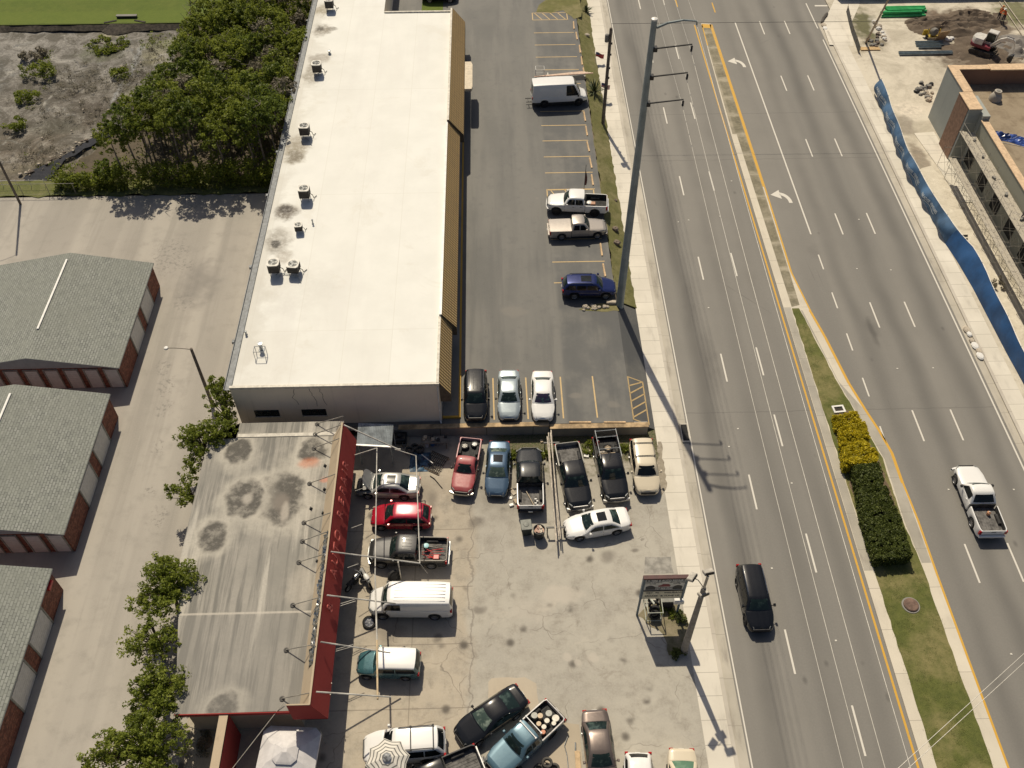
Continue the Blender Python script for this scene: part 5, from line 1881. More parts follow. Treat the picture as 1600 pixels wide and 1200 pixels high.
ends('botbeige', 'sedan', P_CREAM, "beige sedan tail just entering at the photo's lower edge", "car", (1074, 1290), .5, (1066, 1181), .95, base=0, L=4.8, rearglass=m_carglass("pale_green_glass", (.10, .19, .13), (.2, .3, .22), .6))
# street
ends('roadsuv', 'suv', P_BLACK, "black SUV driving toward the viewer in the left carriageway", "suv", (1188, 978), .55, (1172, 886), 1.25, base=ROAD, L=4.8, W=1.92, win=3, rails=M_CHROME, sideglass=G_DARK, rim=M_RIMDK)
ends('roadtruck', 'pickup', P_WHITE, "white pickup driving away in the right carriageway with an open bed", "pickup truck", (1510, 735), .75, (1549, 827), .9, base=ROAD, L=5.9, W=2.03, win=1, sideglass=G_DARK, rearglass=G_DARK, darkmirror=True, bedfloor=M_LINERGREY, bumpermat=P_WHITE, w0=.19, w1=.09, r1=-.02, r0=-.10)

# loads and odd parts belonging to single vehicles
def vpart(key, name, build, mats):
    m = MB()
    build(m)
    return m.build(name, mats, V[key][0])
t_, D_, g_ = V['hoodup']
def hood(m):
    a = R_(58)
    x0, z0 = g_['cowl'] + .12, .93
    pts = []
    for f, wd in ((0, .74), (.55, .76), (.85, .66), (1.0, .42)):
        l = 1.12 * f
        pts.append([(x0 + l * math.cos(a), y * wd, z0 + l * math.sin(a)) for y in (-1, -.5, 0, .5, 1)])
    m.grid(pts, 0, False, True)
    m.grid([[(x + .03, y, z - .02) for x, y, z in r] for r in pts], 0, False, True, True)
vpart('hoodup', "raised_hood", hood, [P_SILVER])
vpart('hoodup', "engine_bay", lambda m: (m.box((g_['cowl'] + .2, -.66, .80), (g_['xf'] - .35, .66, .935), 0), m.box((g_['cowl'] + .35, -.35, .93), (g_['cowl'] + .85, .3, 1.0), 1, bev=.03), m.box((g_['cowl'] + .25, .4, .93), (g_['cowl'] + .5, .6, 1.0), 2, bev=.02)), [M_BLACKM, M_GALV, M_WHITEP])
t_, D_, g_ = V['blackrack']
def rack(m):
    y = .86
    for s in (-1, 1):
        for x in (g_['xr'] + .15, g_['bk'] - .25):
            m.tube((x, s * y, g_['belt']), (x, s * y * .92, 2.0), .03)
        m.tube((g_['xr'] + .05, s * y * .92, 2.0), (g_['bk'] + .6, s * y * .92, 2.0), .03)
    for x in (g_['xr'] + .15, g_['xr'] + .75, g_['bk'] - .25):
        m.tube((x, -y * .92, 2.0), (x, y * .92, 2.0), .03)
vpart('blackrack', "ladder_rack", rack, [M_GALV])
t_, D_, g_ = V['lotvan']
vpart('lotvan', "tow_hitch", lambda m: (m.box((g_['xr'] - .65, .15, .5), (g_['xr'], .22, .57)), m.box((g_['xr'] - .6, -.55, .5), (g_['xr'], -.48, .57)), m.box((g_['xr'] - .4, -.55, .5), (g_['xr'] - .34, .22, .57))), [M_BLACKM])
t_, D_, g_ = V['yardvan']
vpart('yardvan', "brake_hub", lambda m: m.lathe([(.02, 0), (.17, 0), (.17, .05), (.08, .06), (.07, .12), (.01, .12)], 14, M=Matrix.Translation((g_['wf'], g_['W'] / 2 - .25, .36)) @ Matrix.Rotation(-math.pi / 2, 4, 'X')), [M_STEEL])
def cargo(name, label, cat, key, x, y, z, build, mats, group=None):
    """something lying in a vehicle's bed: a thing of its own at its true place"""
    root = V[key][0]
    p = Matrix.Translation(root.location) @ Matrix.Rotation(root.rotation_euler.z, 4, 'Z') @ Vector((x, y, z))
    o = thing(name, label, cat, p, root.rotation_euler.z, group)
    build(o)
    return o
def spare(o, rimmat, r=.33, tilt=0):
    a_, c_ = wheel_mesh(r, .22)
    w_ = a_.build("tyre", M_RUBBER, o, loc=(0, 0, .11))
    c_.build("rim", rimmat, w_)
    w_.rotation_euler = (tilt, 0, 0)
_, _, g_ = V['redtruck']
cargo("spare_wheel", "spare wheel with pale rim on the left in the red pickup's bed", "wheel", 'redtruck', g_['xr'] + .75, -.38, .76, lambda o: spare(o, plain("pale_rim", (.5, .48, .42), .5)), None, "wheels lying loose")
cargo("spare_wheel", "whiter spare wheel on the right in the red pickup's bed", "wheel", 'redtruck', g_['xr'] + .50, .34, .76, lambda o: spare(o, M_WHITEP, .30), None, "wheels lying loose")
_, _, g_ = V['blackrack']
cargo("spare_wheel", "spare wheel with dirty rim under the ladder rack of a black pickup", "wheel", 'blackrack', g_['xr'] + 1.0, .1, .78, lambda o: spare(o, M_TANPLY, .36), None, "wheels lying loose")
def simple(parts):
    def f(o):
        for nm, fn, mt in parts:
            m = MB()
            fn(m)
            m.build(nm, mt, o)
    return f
RED_EN = plain("red_enamel", (.45, .02, .02), .4)
cargo("gas_cylinder", "red gas cylinder standing in the racked black pickup's bed", "cylinder", 'blackrack', g_['xr'] + .65, -.62, .76, simple([("tank", lambda m: m.lathe([(.12, 0), (.13, .05), (.13, .5), (.08, .62)], 12), RED_EN), ("valve", lambda m: m.lathe([(.04, .62), (.05, .72), (.02, .76)], 8), M_GALV)]), None)
cargo("wood_planks", "short planks and boards piled behind the racked black pickup's cab", "planks", 'blackrack', g_['bk'] - .42, 0, .76, simple([("board", lambda m: [m.box((-.28 + .1 * k, -.75 + .05 * k, .02 + .07 * k), (-.1 + .12 * k, .6 - .1 * k, .08 + .07 * k)) for k in range(4)], M_TANPLY), ("brick_row", lambda m: [m.box((-.45, -.8 + .22 * k, 0), (-.3, -.62 + .22 * k, .14)) for k in range(5)], m_concrete("cinder", (.35, .31, .26), (.42, .38, .32)))]), None)
_, _, g_ = V['blacktail']
cargo("wood_stick", "pale stick lying diagonally in the tail-out black pickup's bed", "stick", 'blacktail', g_['xr'] + .75, .0, .78, simple([("stick_body", lambda m: m.tube((-.7, -.35, .03), (.75, .3, .08), .03), plain("bare_wood", (.6, .5, .36), .7))]), None)
cargo("rag_pile", "crumpled white and grey scraps in the tail-out black pickup's bed", "scraps", 'blacktail', g_['xr'] + .45, -.45, .78, simple([("scrap", lambda m: [m.box((-.22 + .16 * k, -.12 + .1 * (k % 2), 0), (-.12 + .16 * k, .03 + .12 * (k % 2), .06 + .03 * k), bev=.02) for k in range(4)], M_WHITEP)]), None)
_, _, g_ = V['lotwhite']
cargo("cargo_sack", "white sack in the bed of the white crew cab pickup", "sack", 'lotwhite', g_['bk'] - .45, .25, .78, simple([("sack_body", lambda m: m.lathe([(.05, 0), (.28, .04), (.33, .2), (.26, .4), (.08, .46)], 10), M_WHITEP)]), None)
cargo("cargo_box", "rusty orange box in the bed of the white crew cab pickup", "box", 'lotwhite', g_['bk'] - .8, .35, .78, simple([("box_body", lambda m: m.box((-.22, -.25, 0), (.22, .25, .38), bev=.03), plain("rust_orange", (.38, .14, .07), .7)), ("lid", lambda m: m.box((-.2, -.22, .382), (.2, .22, .43), bev=.02), plain("rust_light", (.5, .28, .18), .7))]), None)
_, _, g_ = V['roadtruck']
cargo("cargo_jug", "small orange jug in the bed of the white pickup on the street", "jug", 'roadtruck', g_['bk'] - .7, -.25, .78, simple([("jug_body", lambda m: m.lathe([(.1, 0), (.13, .03), (.13, .26), (.05, .33)], 10), plain("jug_orange", (.6, .3, .16), .5)), ("cap", lambda m: m.lathe([(.04, .33), (.04, .38)], 8), M_WHITEP)]), None)
_, _, g_ = V['junk']
cargo("plastic_bucket", "turquoise green bucket in the dark grey pickup's bed", "bucket", 'junk', g_['bk'] - .55, -.25, .78, simple([("pail", lambda m: m.lathe([(.15, 0), (.19, .36), (.20, .38), (.18, .38), (.15, .05)], 14), plain("turquoise_plastic", (.05, .36, .28), .4)), ("lid", lambda m: m.lathe([(.19, .36), (.17, .40), (.02, .41)], 14), plain("blue_lid", (.12, .4, .48), .4))]), None)
def tools(m):
    rnd = random.Random(5)
    for k in range(9):
        a = rnd.uniform(-.8, .8)
        x, y = rnd.uniform(-.5, .4), rnd.uniform(-.1, .55)
        m.tube((x - .35 * math.cos(a), y - .35 * math.sin(a), .06 + .03 * k), (x + .4 * math.cos(a), y + .4 * math.sin(a), .08 + .03 * k), .03, n=5)
    m.box((-.5, .3, 0), (-.1, .65, .28), bev=.03)
cargo("jack_pile", "heap of red jacks and pipes in the dark grey pickup's bed", "tools", 'junk', g_['bk'] - 1.0, .1, .78, simple([("jack", tools, RED_EN), ("pry_bar", lambda m: [m.tube((-.6, -.3 - .15 * k, .1), (.7, -.45 - .05 * k, .2), .025) for k in range(3)], M_STEEL)]), None)
_, _, g_ = V['bluetruck']
rnd = random.Random(21)
BK = [("white", (.68, .64, .55)), ("tan", (.55, .42, .28)), ("grey", (.38, .38, .34)), ("orange", (.55, .22, .12))]
spots = [(.45, .45, 0, .22), (.55, -.05, 2, .2), (.95, .2, 0, .16), (1.05, -.3, 1, .17), (1.35, .35, 0, .15), (1.45, .0, 1, .15), (1.3, -.55, 2, .2), (1.6, .55, 3, .14), (.75, .6, 0, .14)]
for i, (dx, dy, ci, r) in enumerate(spots):
    nm, colr = BK[ci]
    lab = ["largest white bucket by the blue pickup's tailgate", "grey bucket by the blue pickup's tailgate", "white bucket in the middle of the blue pickup's bed", "tan bucket against the near side of the blue pickup's bed", "small white tub toward the far side of the blue pickup's bed", "tan tub just behind the blue pickup's cab", "grey pail nearest corner behind the blue pickup's cab", "orange tub in the far corner behind the blue pickup's cab", "small white tub against the far rail of the blue pickup's bed"][i]
    cargo("paint_bucket", lab, "bucket", 'bluetruck', g_['xr'] + dx, dy, .76, simple([("pail", lambda m: m.lathe([(r * .85, 0), (r, .36), (r * 1.04, .37), (r * .97, .37)], 12), plain(nm + "_bucket", colr, .5)), ("lid", lambda m: m.lathe([(r * .98, .372), (r * .98, .40), (.01, .405)], 12), plain(nm + "_lid", tuple(min(.8, c * 1.15) for c in colr), .5))]), None, "buckets in the blue pickup")

# ---------------------------------------------------------------- vegetation
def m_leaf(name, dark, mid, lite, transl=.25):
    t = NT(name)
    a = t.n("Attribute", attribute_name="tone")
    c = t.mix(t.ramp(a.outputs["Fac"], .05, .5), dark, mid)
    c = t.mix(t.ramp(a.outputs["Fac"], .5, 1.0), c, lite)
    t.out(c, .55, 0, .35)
    tr = t.n("BsdfTranslucent")
    t.set(tr.inputs[0], t.mix(.5, c, lite))
    ms = t.n("MixShader")
    ms.inputs[0].default_value = transl
    t.t.links.new(t.b.outputs[0], ms.inputs[1])
    t.t.links.new(tr.outputs[0], ms.inputs[2])
    t.t.links.new(ms.outputs[0], t.t.nodes["Material Output"].inputs[0])
    return t.m
LEAF_A = m_leaf("green_leaves", (.085, .115, .014), (.18, .225, .028), (.33, .37, .065), .48)
LEAF_B = m_leaf("dark_leaves", (.05, .08, .012), (.11, .155, .02), (.22, .27, .045), .45)
LEAF_Y = m_leaf("golden_leaves", (.27, .24, .010), (.52, .43, .014), (.74, .62, .04), .35)
LEAF_H = m_leaf("hedge_leaves", (.05, .068, .015), (.095, .12, .024), (.17, .20, .045), .35)
LEAF_D = m_leaf("dry_twigs", (.14, .125, .085), (.22, .195, .14), (.33, .295, .22), .2)
M_BARK = plain("tree_bark", (.13, .10, .075), .9, var=.3)
def leaves(name, clumps, per, size, m, seed=1, parent=None, loc=None, up=.35, aspect=.55, shell=.55, tone_h=True):
    """many small bent leaves gathered round clump centres (x, y, z, rx, rz)"""
    rg = np.random.default_rng(seed)
    C = np.array([c[:5] for c in clumps], float)
    n = len(C) * per
    idx = np.repeat(np.arange(len(C)), per)
    d = rg.normal(size=(n, 3))
    d /= np.linalg.norm(d, axis=1)[:, None]
    rad = shell + (1 - shell) * rg.random(n)
    pos = C[idx, :3] + d * rad[:, None] * np.stack([C[idx, 3], C[idx, 3], C[idx, 4]], 1)
    nr = rg.normal(size=(n, 3)) * .75 + d * .55 + np.array([0, 0, up])
    nr /= np.linalg.norm(nr, axis=1)[:, None]
    tg = np.cross(nr, rg.normal(size=(n, 3)))
    tg /= np.linalg.norm(tg, axis=1)[:, None] + 1e-9
    bt = np.cross(nr, tg)
    s = size * rg.uniform(.55, 1.25, n)[:, None]
    a = pos - tg * s
    b_ = pos + bt * s * aspect + nr * s * .12
    c = pos + tg * s
    e = pos - bt * s * aspect + nr * s * .12
    v = np.stack([a, b_, c, e], 1).reshape(-1, 3)
    me = bpy.data.meshes.new(name)
    me.vertices.add(4 * n)
    me.vertices.foreach_set("co", v.ravel())
    me.loops.add(4 * n)
    me.loops.foreach_set("vertex_index", np.arange(4 * n, dtype=np.int32))
    me.polygons.add(n)
    me.polygons.foreach_set("loop_start", np.arange(0, 4 * n, 4, dtype=np.int32))
    me.polygons.foreach_set("loop_total", np.full(n, 4, dtype=np.int32))
    at_ = me.attributes.new("tone", 'FLOAT', 'FACE')
    ct = rg.uniform(-.28, .28, len(C))
    if clumps and len(clumps[0]) > 5:
        ct = ct + np.array([c[5] for c in clumps])
    at_.data.foreach_set("value", np.clip(.42 + ct[idx] + rg.normal(size=n) * .16, 0, 1).astype(np.float32))
    me.materials.append(m)
    me.update(calc_edges=True)
    o = bpy.data.objects.new(name, me)
    COL.objects.link(o)
    if parent is not None:
        o.parent = parent
    if loc is not None:
        o.location = loc
    return o
def tree(name, label, base, blobs, leafm=None, per=150, size=.16, seed=1, group=None, cat="tree", clump_r=.55, nclump=16, lean=(0, 0)):
    """blobs: crown lobes (dx, dy, z, r, rz) about the base"""
    t = thing(name, label, cat, base, 0, group)
    rnd = random.Random(seed)
    cl = []
    tips = []
    for (dx, dy, z, r, rz) in blobs:
        tone = rnd.uniform(-.12, .12)
        for k in range(int(nclump * max(.5, r * r / 1.6))):
            u, v = rnd.uniform(0, 2 * math.pi), rnd.uniform(-.85, 1)
            q = math.sqrt(max(0, 1 - v * v))
            f = rnd.uniform(.35, 1.08)
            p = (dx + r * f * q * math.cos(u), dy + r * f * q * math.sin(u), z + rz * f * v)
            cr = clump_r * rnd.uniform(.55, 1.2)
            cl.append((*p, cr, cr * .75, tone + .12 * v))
            if rnd.random() < .45:
                tips.append(p)
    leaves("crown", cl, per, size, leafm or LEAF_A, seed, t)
    b = MB()
    top = Vector(blobs[0][:3])
    b.path([(0, 0, 0), tuple(top * .35 + Vector((.05, .0, 0))), tuple(top * .75), tuple(top)], [.15, .12, .08, .03], 7)
    for p in tips:
        s_ = Vector(top) * rnd.uniform(.3, .7)
        mid = s_.lerp(Vector(p), .55) + Vector((0, 0, .12))
        b.path([tuple(s_), tuple(mid), p], [.045, .028, .01], 5)
    b.build("trunk", M_BARK, t, merge=False)
    return t
# row of trees between the alley and the repair shop
def tb(px, py):
    return tuple(at(px, py, 0))
row = [("tallest tree in the row, crowding round the lamp post by the plaza corner", (343, 622), 4.2, [(0, 0, 4.0, 1.15, 1.3), (.5, -1.2, 3.4, 1.0, 1.1), (-.3, .9, 4.8, .7, .7)], 11),
       ("wide tree in the row, reaching over the shop roof's back corner", (312, 688), 3.6, [(.2, .1, 3.6, 1.55, 1.2), (-.9, .5, 3.4, 1.0, .9), (1.3, .8, 3.9, 1.2, .9), (-.2, -1.3, 3.0, 1.0, 1.0)], 12),
       ("smaller ragged tree in the row beside the shop roof's left edge", (288, 758), 3.0, [(.2, .2, 3.0, .9, .8), (-.8, -.3, 2.8, .65, .5), (.2, -1.0, 2.6, .55, .6)], 13),
       ("thick tree in the row beside the pale seam of the shop roof", (255, 912), 3.6, [(.3, .3, 3.8, 1.65, 1.2), (-.9, -.9, 3.3, 1.2, 1.0), (1.2, .2, 3.9, 1.3, 1.0), (-.4, 1.3, 3.7, .9, .8), (.6, -1.3, 3.6, 1.1, .9)], 14),
       ("thin see-through tree in the row with bare twigs toward the alley", (232, 995), 3.2, [(.4, .3, 3.5, 1.35, 1.0), (-.8, -.2, 3.0, 1.1, .8), (1.2, -.5, 3.4, 1.0, .8), (.1, -1.2, 3.2, 1.0, .8)], 15),
       ("bushy tree in the row beside the shop's front left corner", (236, 1068), 3.4, [(0, 0, 3.5, 1.2, 1.0), (1.3, -.2, 3.7, 1.1, .8), (-.4, -1.2, 3.2, 1.1, .9), (1.3, -1.3, 3.6, .9, .8)], 16),
       ("widest tree in the row, cut off by the photo's lower edge", (215, 1165), 3.4, [(0, 0, 3.5, 1.7, 1.2), (-1.7, .1, 3.0, 1.2, .9), (1.6, .3, 3.5, 1.3, 1.0), (.3, 1.0, 3.7, 1.0, .8), (-2.6, -.7, 2.7, .9, .7), (.9, -1.4, 3.2, 1.3, 1.0)], 17)]
for lab, (px, py), zc, bl, sd_ in row:
    p = at(px, py, zc)
    thin = 'thin' in lab or 'ragged' in lab
    tree("alley_tree", lab, (p.x, p.y, 0), bl, LEAF_A, 22 if thin else 27, .10, sd_, "trees in a row along the alley", nclump=42 if thin else 62, clump_r=.26)
# the thicket reads as one mass
rnd = random.Random(5)
edge_px = [(85, 300), (150, 262), (205, 232), (222, 205), (240, 165), (250, 130), (285, 95), (318, 62), (330, 30), (325, -10), (495, -10), (487, 40), (470, 130), (452, 210), (432, 300), (400, 306), (250, 306)]
poly = [tuple(at(x, y, 2.0)[:2]) for x, y in edge_px]
def inside(x, y, pl):
    c = False
    for i in range(len(pl)):
        (x0, y0), (x1, y1) = pl[i], pl[i - 1]
        if (y0 > y) != (y1 > y) and x < (x1 - x0) * (y - y0) / (y1 - y0) + x0:
            c = not c
    return c
cl, cl2, cl3 = [], [], []
stems = MB()
for k in range(620):
    x, y = rnd.uniform(-43.5, -20.6), 75.9 + abs(rnd.gauss(0, 1.1))
    cl.append((x, y, rnd.uniform(.2, 2.6 if x > -38 else 1.6), rnd.uniform(.3, .5), .35, rnd.uniform(-.2, .1)))
for k in range(260):
    a0 = rnd.random()
    x, y = at(245 + 70 * a0 + rnd.uniform(-4, 8), 215 - 150 * a0, 0)[:2]
    cl.append((x, y, rnd.uniform(.2, 1.4), rnd.uniform(.3, .5), .35, rnd.uniform(-.2, .1)))
heads = []
tries = 0
while len(heads) < 135 and tries < 9000:
    tries += 1
    x, y = rnd.uniform(-46, -20.4), rnd.uniform(76.5, 118)
    if not inside(x, y, poly):
        continue
    if any((x - a) ** 2 + (y - b_) ** 2 < 1.25 ** 2 for a, b_, _, _ in heads):
        continue
    r = rnd.uniform(.95, 1.9)
    h = rnd.uniform(2.2, 4.4) + (2.2 if x > -35 else 0) * rnd.uniform(.6, 1.2)
    if x < -39:
        h *= .7
    elif y < 83 and x > -37:
        h = rnd.uniform(6.2, 8.6)
    heads.append((x, y, r, h))
for (x, y, r, h) in heads:
    kind = rnd.random()
    tone = rnd.uniform(-.16, .16)
    tgt = cl if kind < .62 else (cl2 if kind < .90 else cl3)
    for k in range(int(40 * r * r / 1.6) + 10):
        u, v = rnd.uniform(0, 2 * math.pi), rnd.uniform(-.5, 1)
        q = math.sqrt(1 - v * v)
        f = rnd.uniform(.55, 1.1)
        zc = max(.5, h - r * .8 + r * .95 * f * v)
        cr = rnd.uniform(.16, .40)
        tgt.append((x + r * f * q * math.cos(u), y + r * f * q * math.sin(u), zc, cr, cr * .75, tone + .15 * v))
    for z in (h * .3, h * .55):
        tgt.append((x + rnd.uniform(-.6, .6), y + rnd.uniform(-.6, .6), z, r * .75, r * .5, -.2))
    stems.path([(x, y, -.1), (x + rnd.uniform(-.3, .3), y, h * .5), (x, y + rnd.uniform(-.3, .3), h * .95)], [.11, .08, .03], 5)
for k in range(60):
    x, y, r, h = rnd.choice(heads)
    p = Vector((x + rnd.uniform(-1, 1), y + rnd.uniform(-1, 1), h + rnd.uniform(-.6, .5)))
    for q in range(4):
        e = p + Vector((rnd.uniform(-.9, .9), rnd.uniform(-.9, .9), rnd.uniform(.0, .8)))
        stems.path([tuple(p), tuple(e)], [.03, .012], 4)
thk = thing("thicket", "dense green thicket of shrubs between the dry pond and the plaza", "shrubs", (-30, 92, 0))
thk['kind'] = 'stuff'
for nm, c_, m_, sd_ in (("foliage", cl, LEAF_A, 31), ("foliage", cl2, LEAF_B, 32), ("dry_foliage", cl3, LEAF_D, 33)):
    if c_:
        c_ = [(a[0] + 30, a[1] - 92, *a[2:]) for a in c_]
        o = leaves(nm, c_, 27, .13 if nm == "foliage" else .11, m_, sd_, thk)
        o['kind'] = 'stuff'
o = stems.build("branches", plain("grey_branches", (.22, .19, .16), .9, var=.3), thk, merge=False)
o.location = (30, -92, 0)
o['kind'] = 'stuff'
# small shrubs on the pond bed
for i, (px, py, r, h, lab) in enumerate(((62, 118, 1.7, 1.3, "green shrub patch on the grey pond bed, largest one away from the thicket"), (45, 150, 1.2, 1.0, "yellow-green shrub trailing below the largest pond bed shrub"), (27, 199, 1.1, .9, "small green shrub low on the pond bed near the photo's left edge"),
                                      (53, 88, 1.3, .7, "dull grey-green brush on the pale silt of the pond bed"), (186, 114, .8, .45, "low mossy clump beside the pond bed's forking rivulet"), (168, 70, 2.2, .35, "flat grassy mound on the pond bed below the culvert"))):
    p = at(px, py, 0)
    t = thing("pond_shrub", lab, "shrub", (p.x, p.y, -.1), 0, "shrubs on the pond bed")
    rr = random.Random(40 + i)
    c_ = []
    for k in range(int(14 * r)):
        a, f = rr.uniform(0, 6.28), rr.uniform(0, 1) ** .5 * r
        c_.append((f * math.cos(a) * 1.1, f * math.sin(a) * .9 + (-.8 * k / 14 if i == 1 else 0), h * rr.uniform(.3, .9), .38, .28 if h > .5 else .12, rr.uniform(-.15, .15)))
    leaves("foliage", c_, 55, .13, LEAF_D if i == 3 else LEAF_A, 60 + i, t)
    b = MB()
    for c in c_[::2]:
        b.path([(c[0] * .3, c[1] * .3, 0), (c[0], c[1], c[2])], [.04, .012], 4)
    b.build("stem", M_BARK, t, merge=False)
# median planting: golden shrubs then clipped hedge blocks
def hedge_block(label, pts, h, leafm, seed, name, group, per=40, size=.085, rough=.10):
    cx = sum(p[0] for p in pts) / len(pts)
    cy = sum(p[1] for p in pts) / len(pts)
    t = thing(name, label, "hedge", (cx, cy, .015), 0, group)
    rr = random.Random(seed)
    x0, x1 = min(p[0] for p in pts), max(p[0] for p in pts)
    y0, y1 = min(p[1] for p in pts), max(p[1] for p in pts)
    c_ = []
    tries = 0
    area = (x1 - x0) * (y1 - y0)
    def add(x, y, z):
        q = rough * mnoise.noise(Vector((x * 1.4, y * 1.4, seed)))
        c_.append((x - cx, y - cy, z + q, .17, .12, q * .8))
    while len(c_) < area * 34 and tries < 12000:
        tries += 1
        x, y = rr.uniform(x0, x1), rr.uniform(y0, y1)
        if inside(x, y, pts):
            add(x, y, h - .10 if rr.random() < .8 else rr.uniform(.3, .9) * h)
    for (ax, ay), (bx, by) in zip(pts, pts[1:] + pts[:1]):
        for k in range(int(math.hypot(bx - ax, by - ay) * h * 34)):
            f = rr.random()
            add(ax + (bx - ax) * f, ay + (by - ay) * f, rr.uniform(.05, h - .08))
    leaves("foliage", c_, per, size, leafm, seed, t)
    b = MB()
    for k in range(max(3, int(area * 1.3))):
        x, y = rr.uniform(x0 + .3, x1 - .3) - cx, rr.uniform(y0 + .2, y1 - .2) - cy
        b.path([(x, y, 0), (x + rr.uniform(-.1, .1), y, h * .7)], [.035, .015], 5)
    b.build("stem", M_BARK, t, merge=False)
gp = "clipped shrubs along the median"
def hp(zz, *pp):
    return [tuple(at(x, y, zz)[:2]) for x, y in pp]
hedge_block("feathery golden shrub at the far tip of the median planting", hp(.6, (1304, 650), (1318, 648), (1338, 645), (1345, 662), (1328, 668), (1308, 668)), .65, LEAF_Y, 71, "golden_shrub", gp, 22, .085, .3)
hedge_block("golden shrub, middle one of the yellow median shrubs", hp(1.0, (1316, 668), (1350, 660), (1358, 682), (1350, 694), (1318, 692)), 1.0, LEAF_Y, 72, "golden_shrub", gp, 46, .09, .3)
hedge_block("golden shrub touching the dark green hedge on the median", hp(1.1, (1320, 698), (1352, 690), (1372, 708), (1366, 722), (1322, 725)), 1.1, LEAF_Y, 73, "golden_shrub", gp, 46, .09, .3)
hedge_block("short dark green hedge block next to the golden shrubs", hp(1.15, (1335, 727), (1372, 724), (1380, 744), (1376, 762), (1345, 765)), 1.15, LEAF_H, 74, "clipped_hedge", gp)
hedge_block("dark green hedge block in the middle of the median hedge", hp(1.15, (1345, 766), (1384, 760), (1404, 805), (1352, 808)), 1.15, LEAF_H, 75, "clipped_hedge", gp)
hedge_block("longest dark green hedge block at the near end of the median hedge", hp(1.2, (1353, 809), (1405, 806), (1424, 866), (1371, 870)), 1.2, LEAF_H, 76, "clipped_hedge", gp)
# yucca-like clump on the verge
def spiky(label, px, py, h, n, seed, name="spiky_plant"):
    p = atg(px, py)
    t = thing(name, label, "plant", p)
    b = MB()
    rr = random.Random(seed)
    for k in range(n):
        a, e = rr.uniform(0, 6.28), rr.uniform(.3, 1.4)
        l = h * rr.uniform(.6, 1.1)
        u = Vector((math.cos(a) * math.cos(e), math.sin(a) * math.cos(e), math.sin(e)))
        s_ = Vector((-math.sin(a), math.cos(a), 0)) * .07
        m_ = u * l * .55
        tip = u * l + Vector((0, 0, -.15 * l))
        b.face([tuple(-s_ * .5), tuple(s_ * .5), tuple(m_ + s_), tuple(m_ - s_)])
        b.face([tuple(m_ - s_), tuple(m_ + s_), tuple(tip)])
    b.build("blades", plain("yucca_green", (.055, .075, .02), .6, var=.4), t)
    b = MB()
    b.lathe([(.10, -.05), (.13, .1), (.06, .3)], 8)
    b.build("stump", M_BARK, t)
spiky("dark spiky yucca plant on the verge beside the small flag", 929, 145, 1.9, 46, 3)
spiky("dark shrub at the far end of the grass verge", 916, 18, 1.2, 34, 4)
def tuft(label, px, py, r, h, seed, leafm=None, n=10, name="weed_tuft", z=None):
    p = atg(px, py) if z is None else at(px, py, z)
    t = thing(name, label, "weeds", p, 0, "weeds growing in bare spots")
    rr = random.Random(seed)
    c_ = [(rr.uniform(-r, r), rr.uniform(-r, r) * .8, h * rr.uniform(.3, .8), .2, .14, rr.uniform(-.1, .1)) for k in range(n)]
    leaves("foliage", c_, 34, .085, leafm or LEAF_A, seed, t)
    b = MB()
    for c in c_[:5]:
        b.tube((c[0] * .4, c[1] * .4, 0), (c[0], c[1], c[2]), .012, .005, 4)
    b.build("stem", M_BARK, t, merge=False)
tuft("dark bush at the foot of the sign's right post", 1062, 966, .4, .6, 81, LEAF_H)
tuft("dark bush in the sign's shadow beside the leaning light pole", 1060, 1022, .45, .5, 82, LEAF_H)
tuft("small weed clump between the tyre pile and the sign's right post", 1040, 958, .5, .25, 83)
tuft("weeds along the wall between the two black pickups facing the street", 918, 702, .9, .3, 84, None, 20)
tuft("weeds between the cream SUV and the racked pickup", 975, 700, .5, .3, 85, None, 12)
tuft("weeds between the pipe stack and the tail-out black pickup", 854, 712, .5, .3, 86, None, 12)
tuft("green weeds between the blue sedan and the tail-out black pickup", 800, 712, .4, .3, 87, None, 10)
tuft("grey-green bush behind the blue construction screen", 1553, 446, .7, .6, 88, LEAF_D, 12, z=0)
# grass blades give the median and verge a rough edge
def blades(name, pts, z, n, h, seed, m, zf=None, label=""):
    rr = random.Random(seed)
    x0, x1 = min(p[0] for p in pts), max(p[0] for p in pts)
    y0, y1 = min(p[1] for p in pts), max(p[1] for p in pts)
    c_ = []
    while len(c_) < n:
        x, y = rr.uniform(x0, x1), rr.uniform(y0, y1)
        if inside(x, y, pts) and mnoise.noise(Vector((x * .9, y * .9, seed))) > -.12:
            c_.append((x, y, (zf(x, y) if zf else z) + h * .4, .22, h * .5, .2 * mnoise.noise(Vector((x * .3, y * .3, 7)))))
    o = leaves(name, c_, 9, h * .55, m, seed, up=.8, aspect=.3, shell=.2)
    o['kind'] = 'stuff'
    o['label'] = label
    o['category'] = "grass"
LEAF_G = m_leaf("turf_blades", (.15, .165, .045), (.21, .22, .07), (.34, .31, .16), .4)
blades("grass", [(26.15, 57.5), (26.15, 18), (29.6, 18), (29.55, 33), (29.3, 42), (28, 49), (26.7, 57.5)], .015, 1500, .05, 91, LEAF_G, label="short patchy grass on the median")
blades("grass", [(10.7, 58.4), (12.35, 58.4), (12.35, 112), (10.75, 112)], 0, 1500, .06, 92, LEAF_G, zf=gz, label="dry grass on the verge between the lot and the sidewalk")

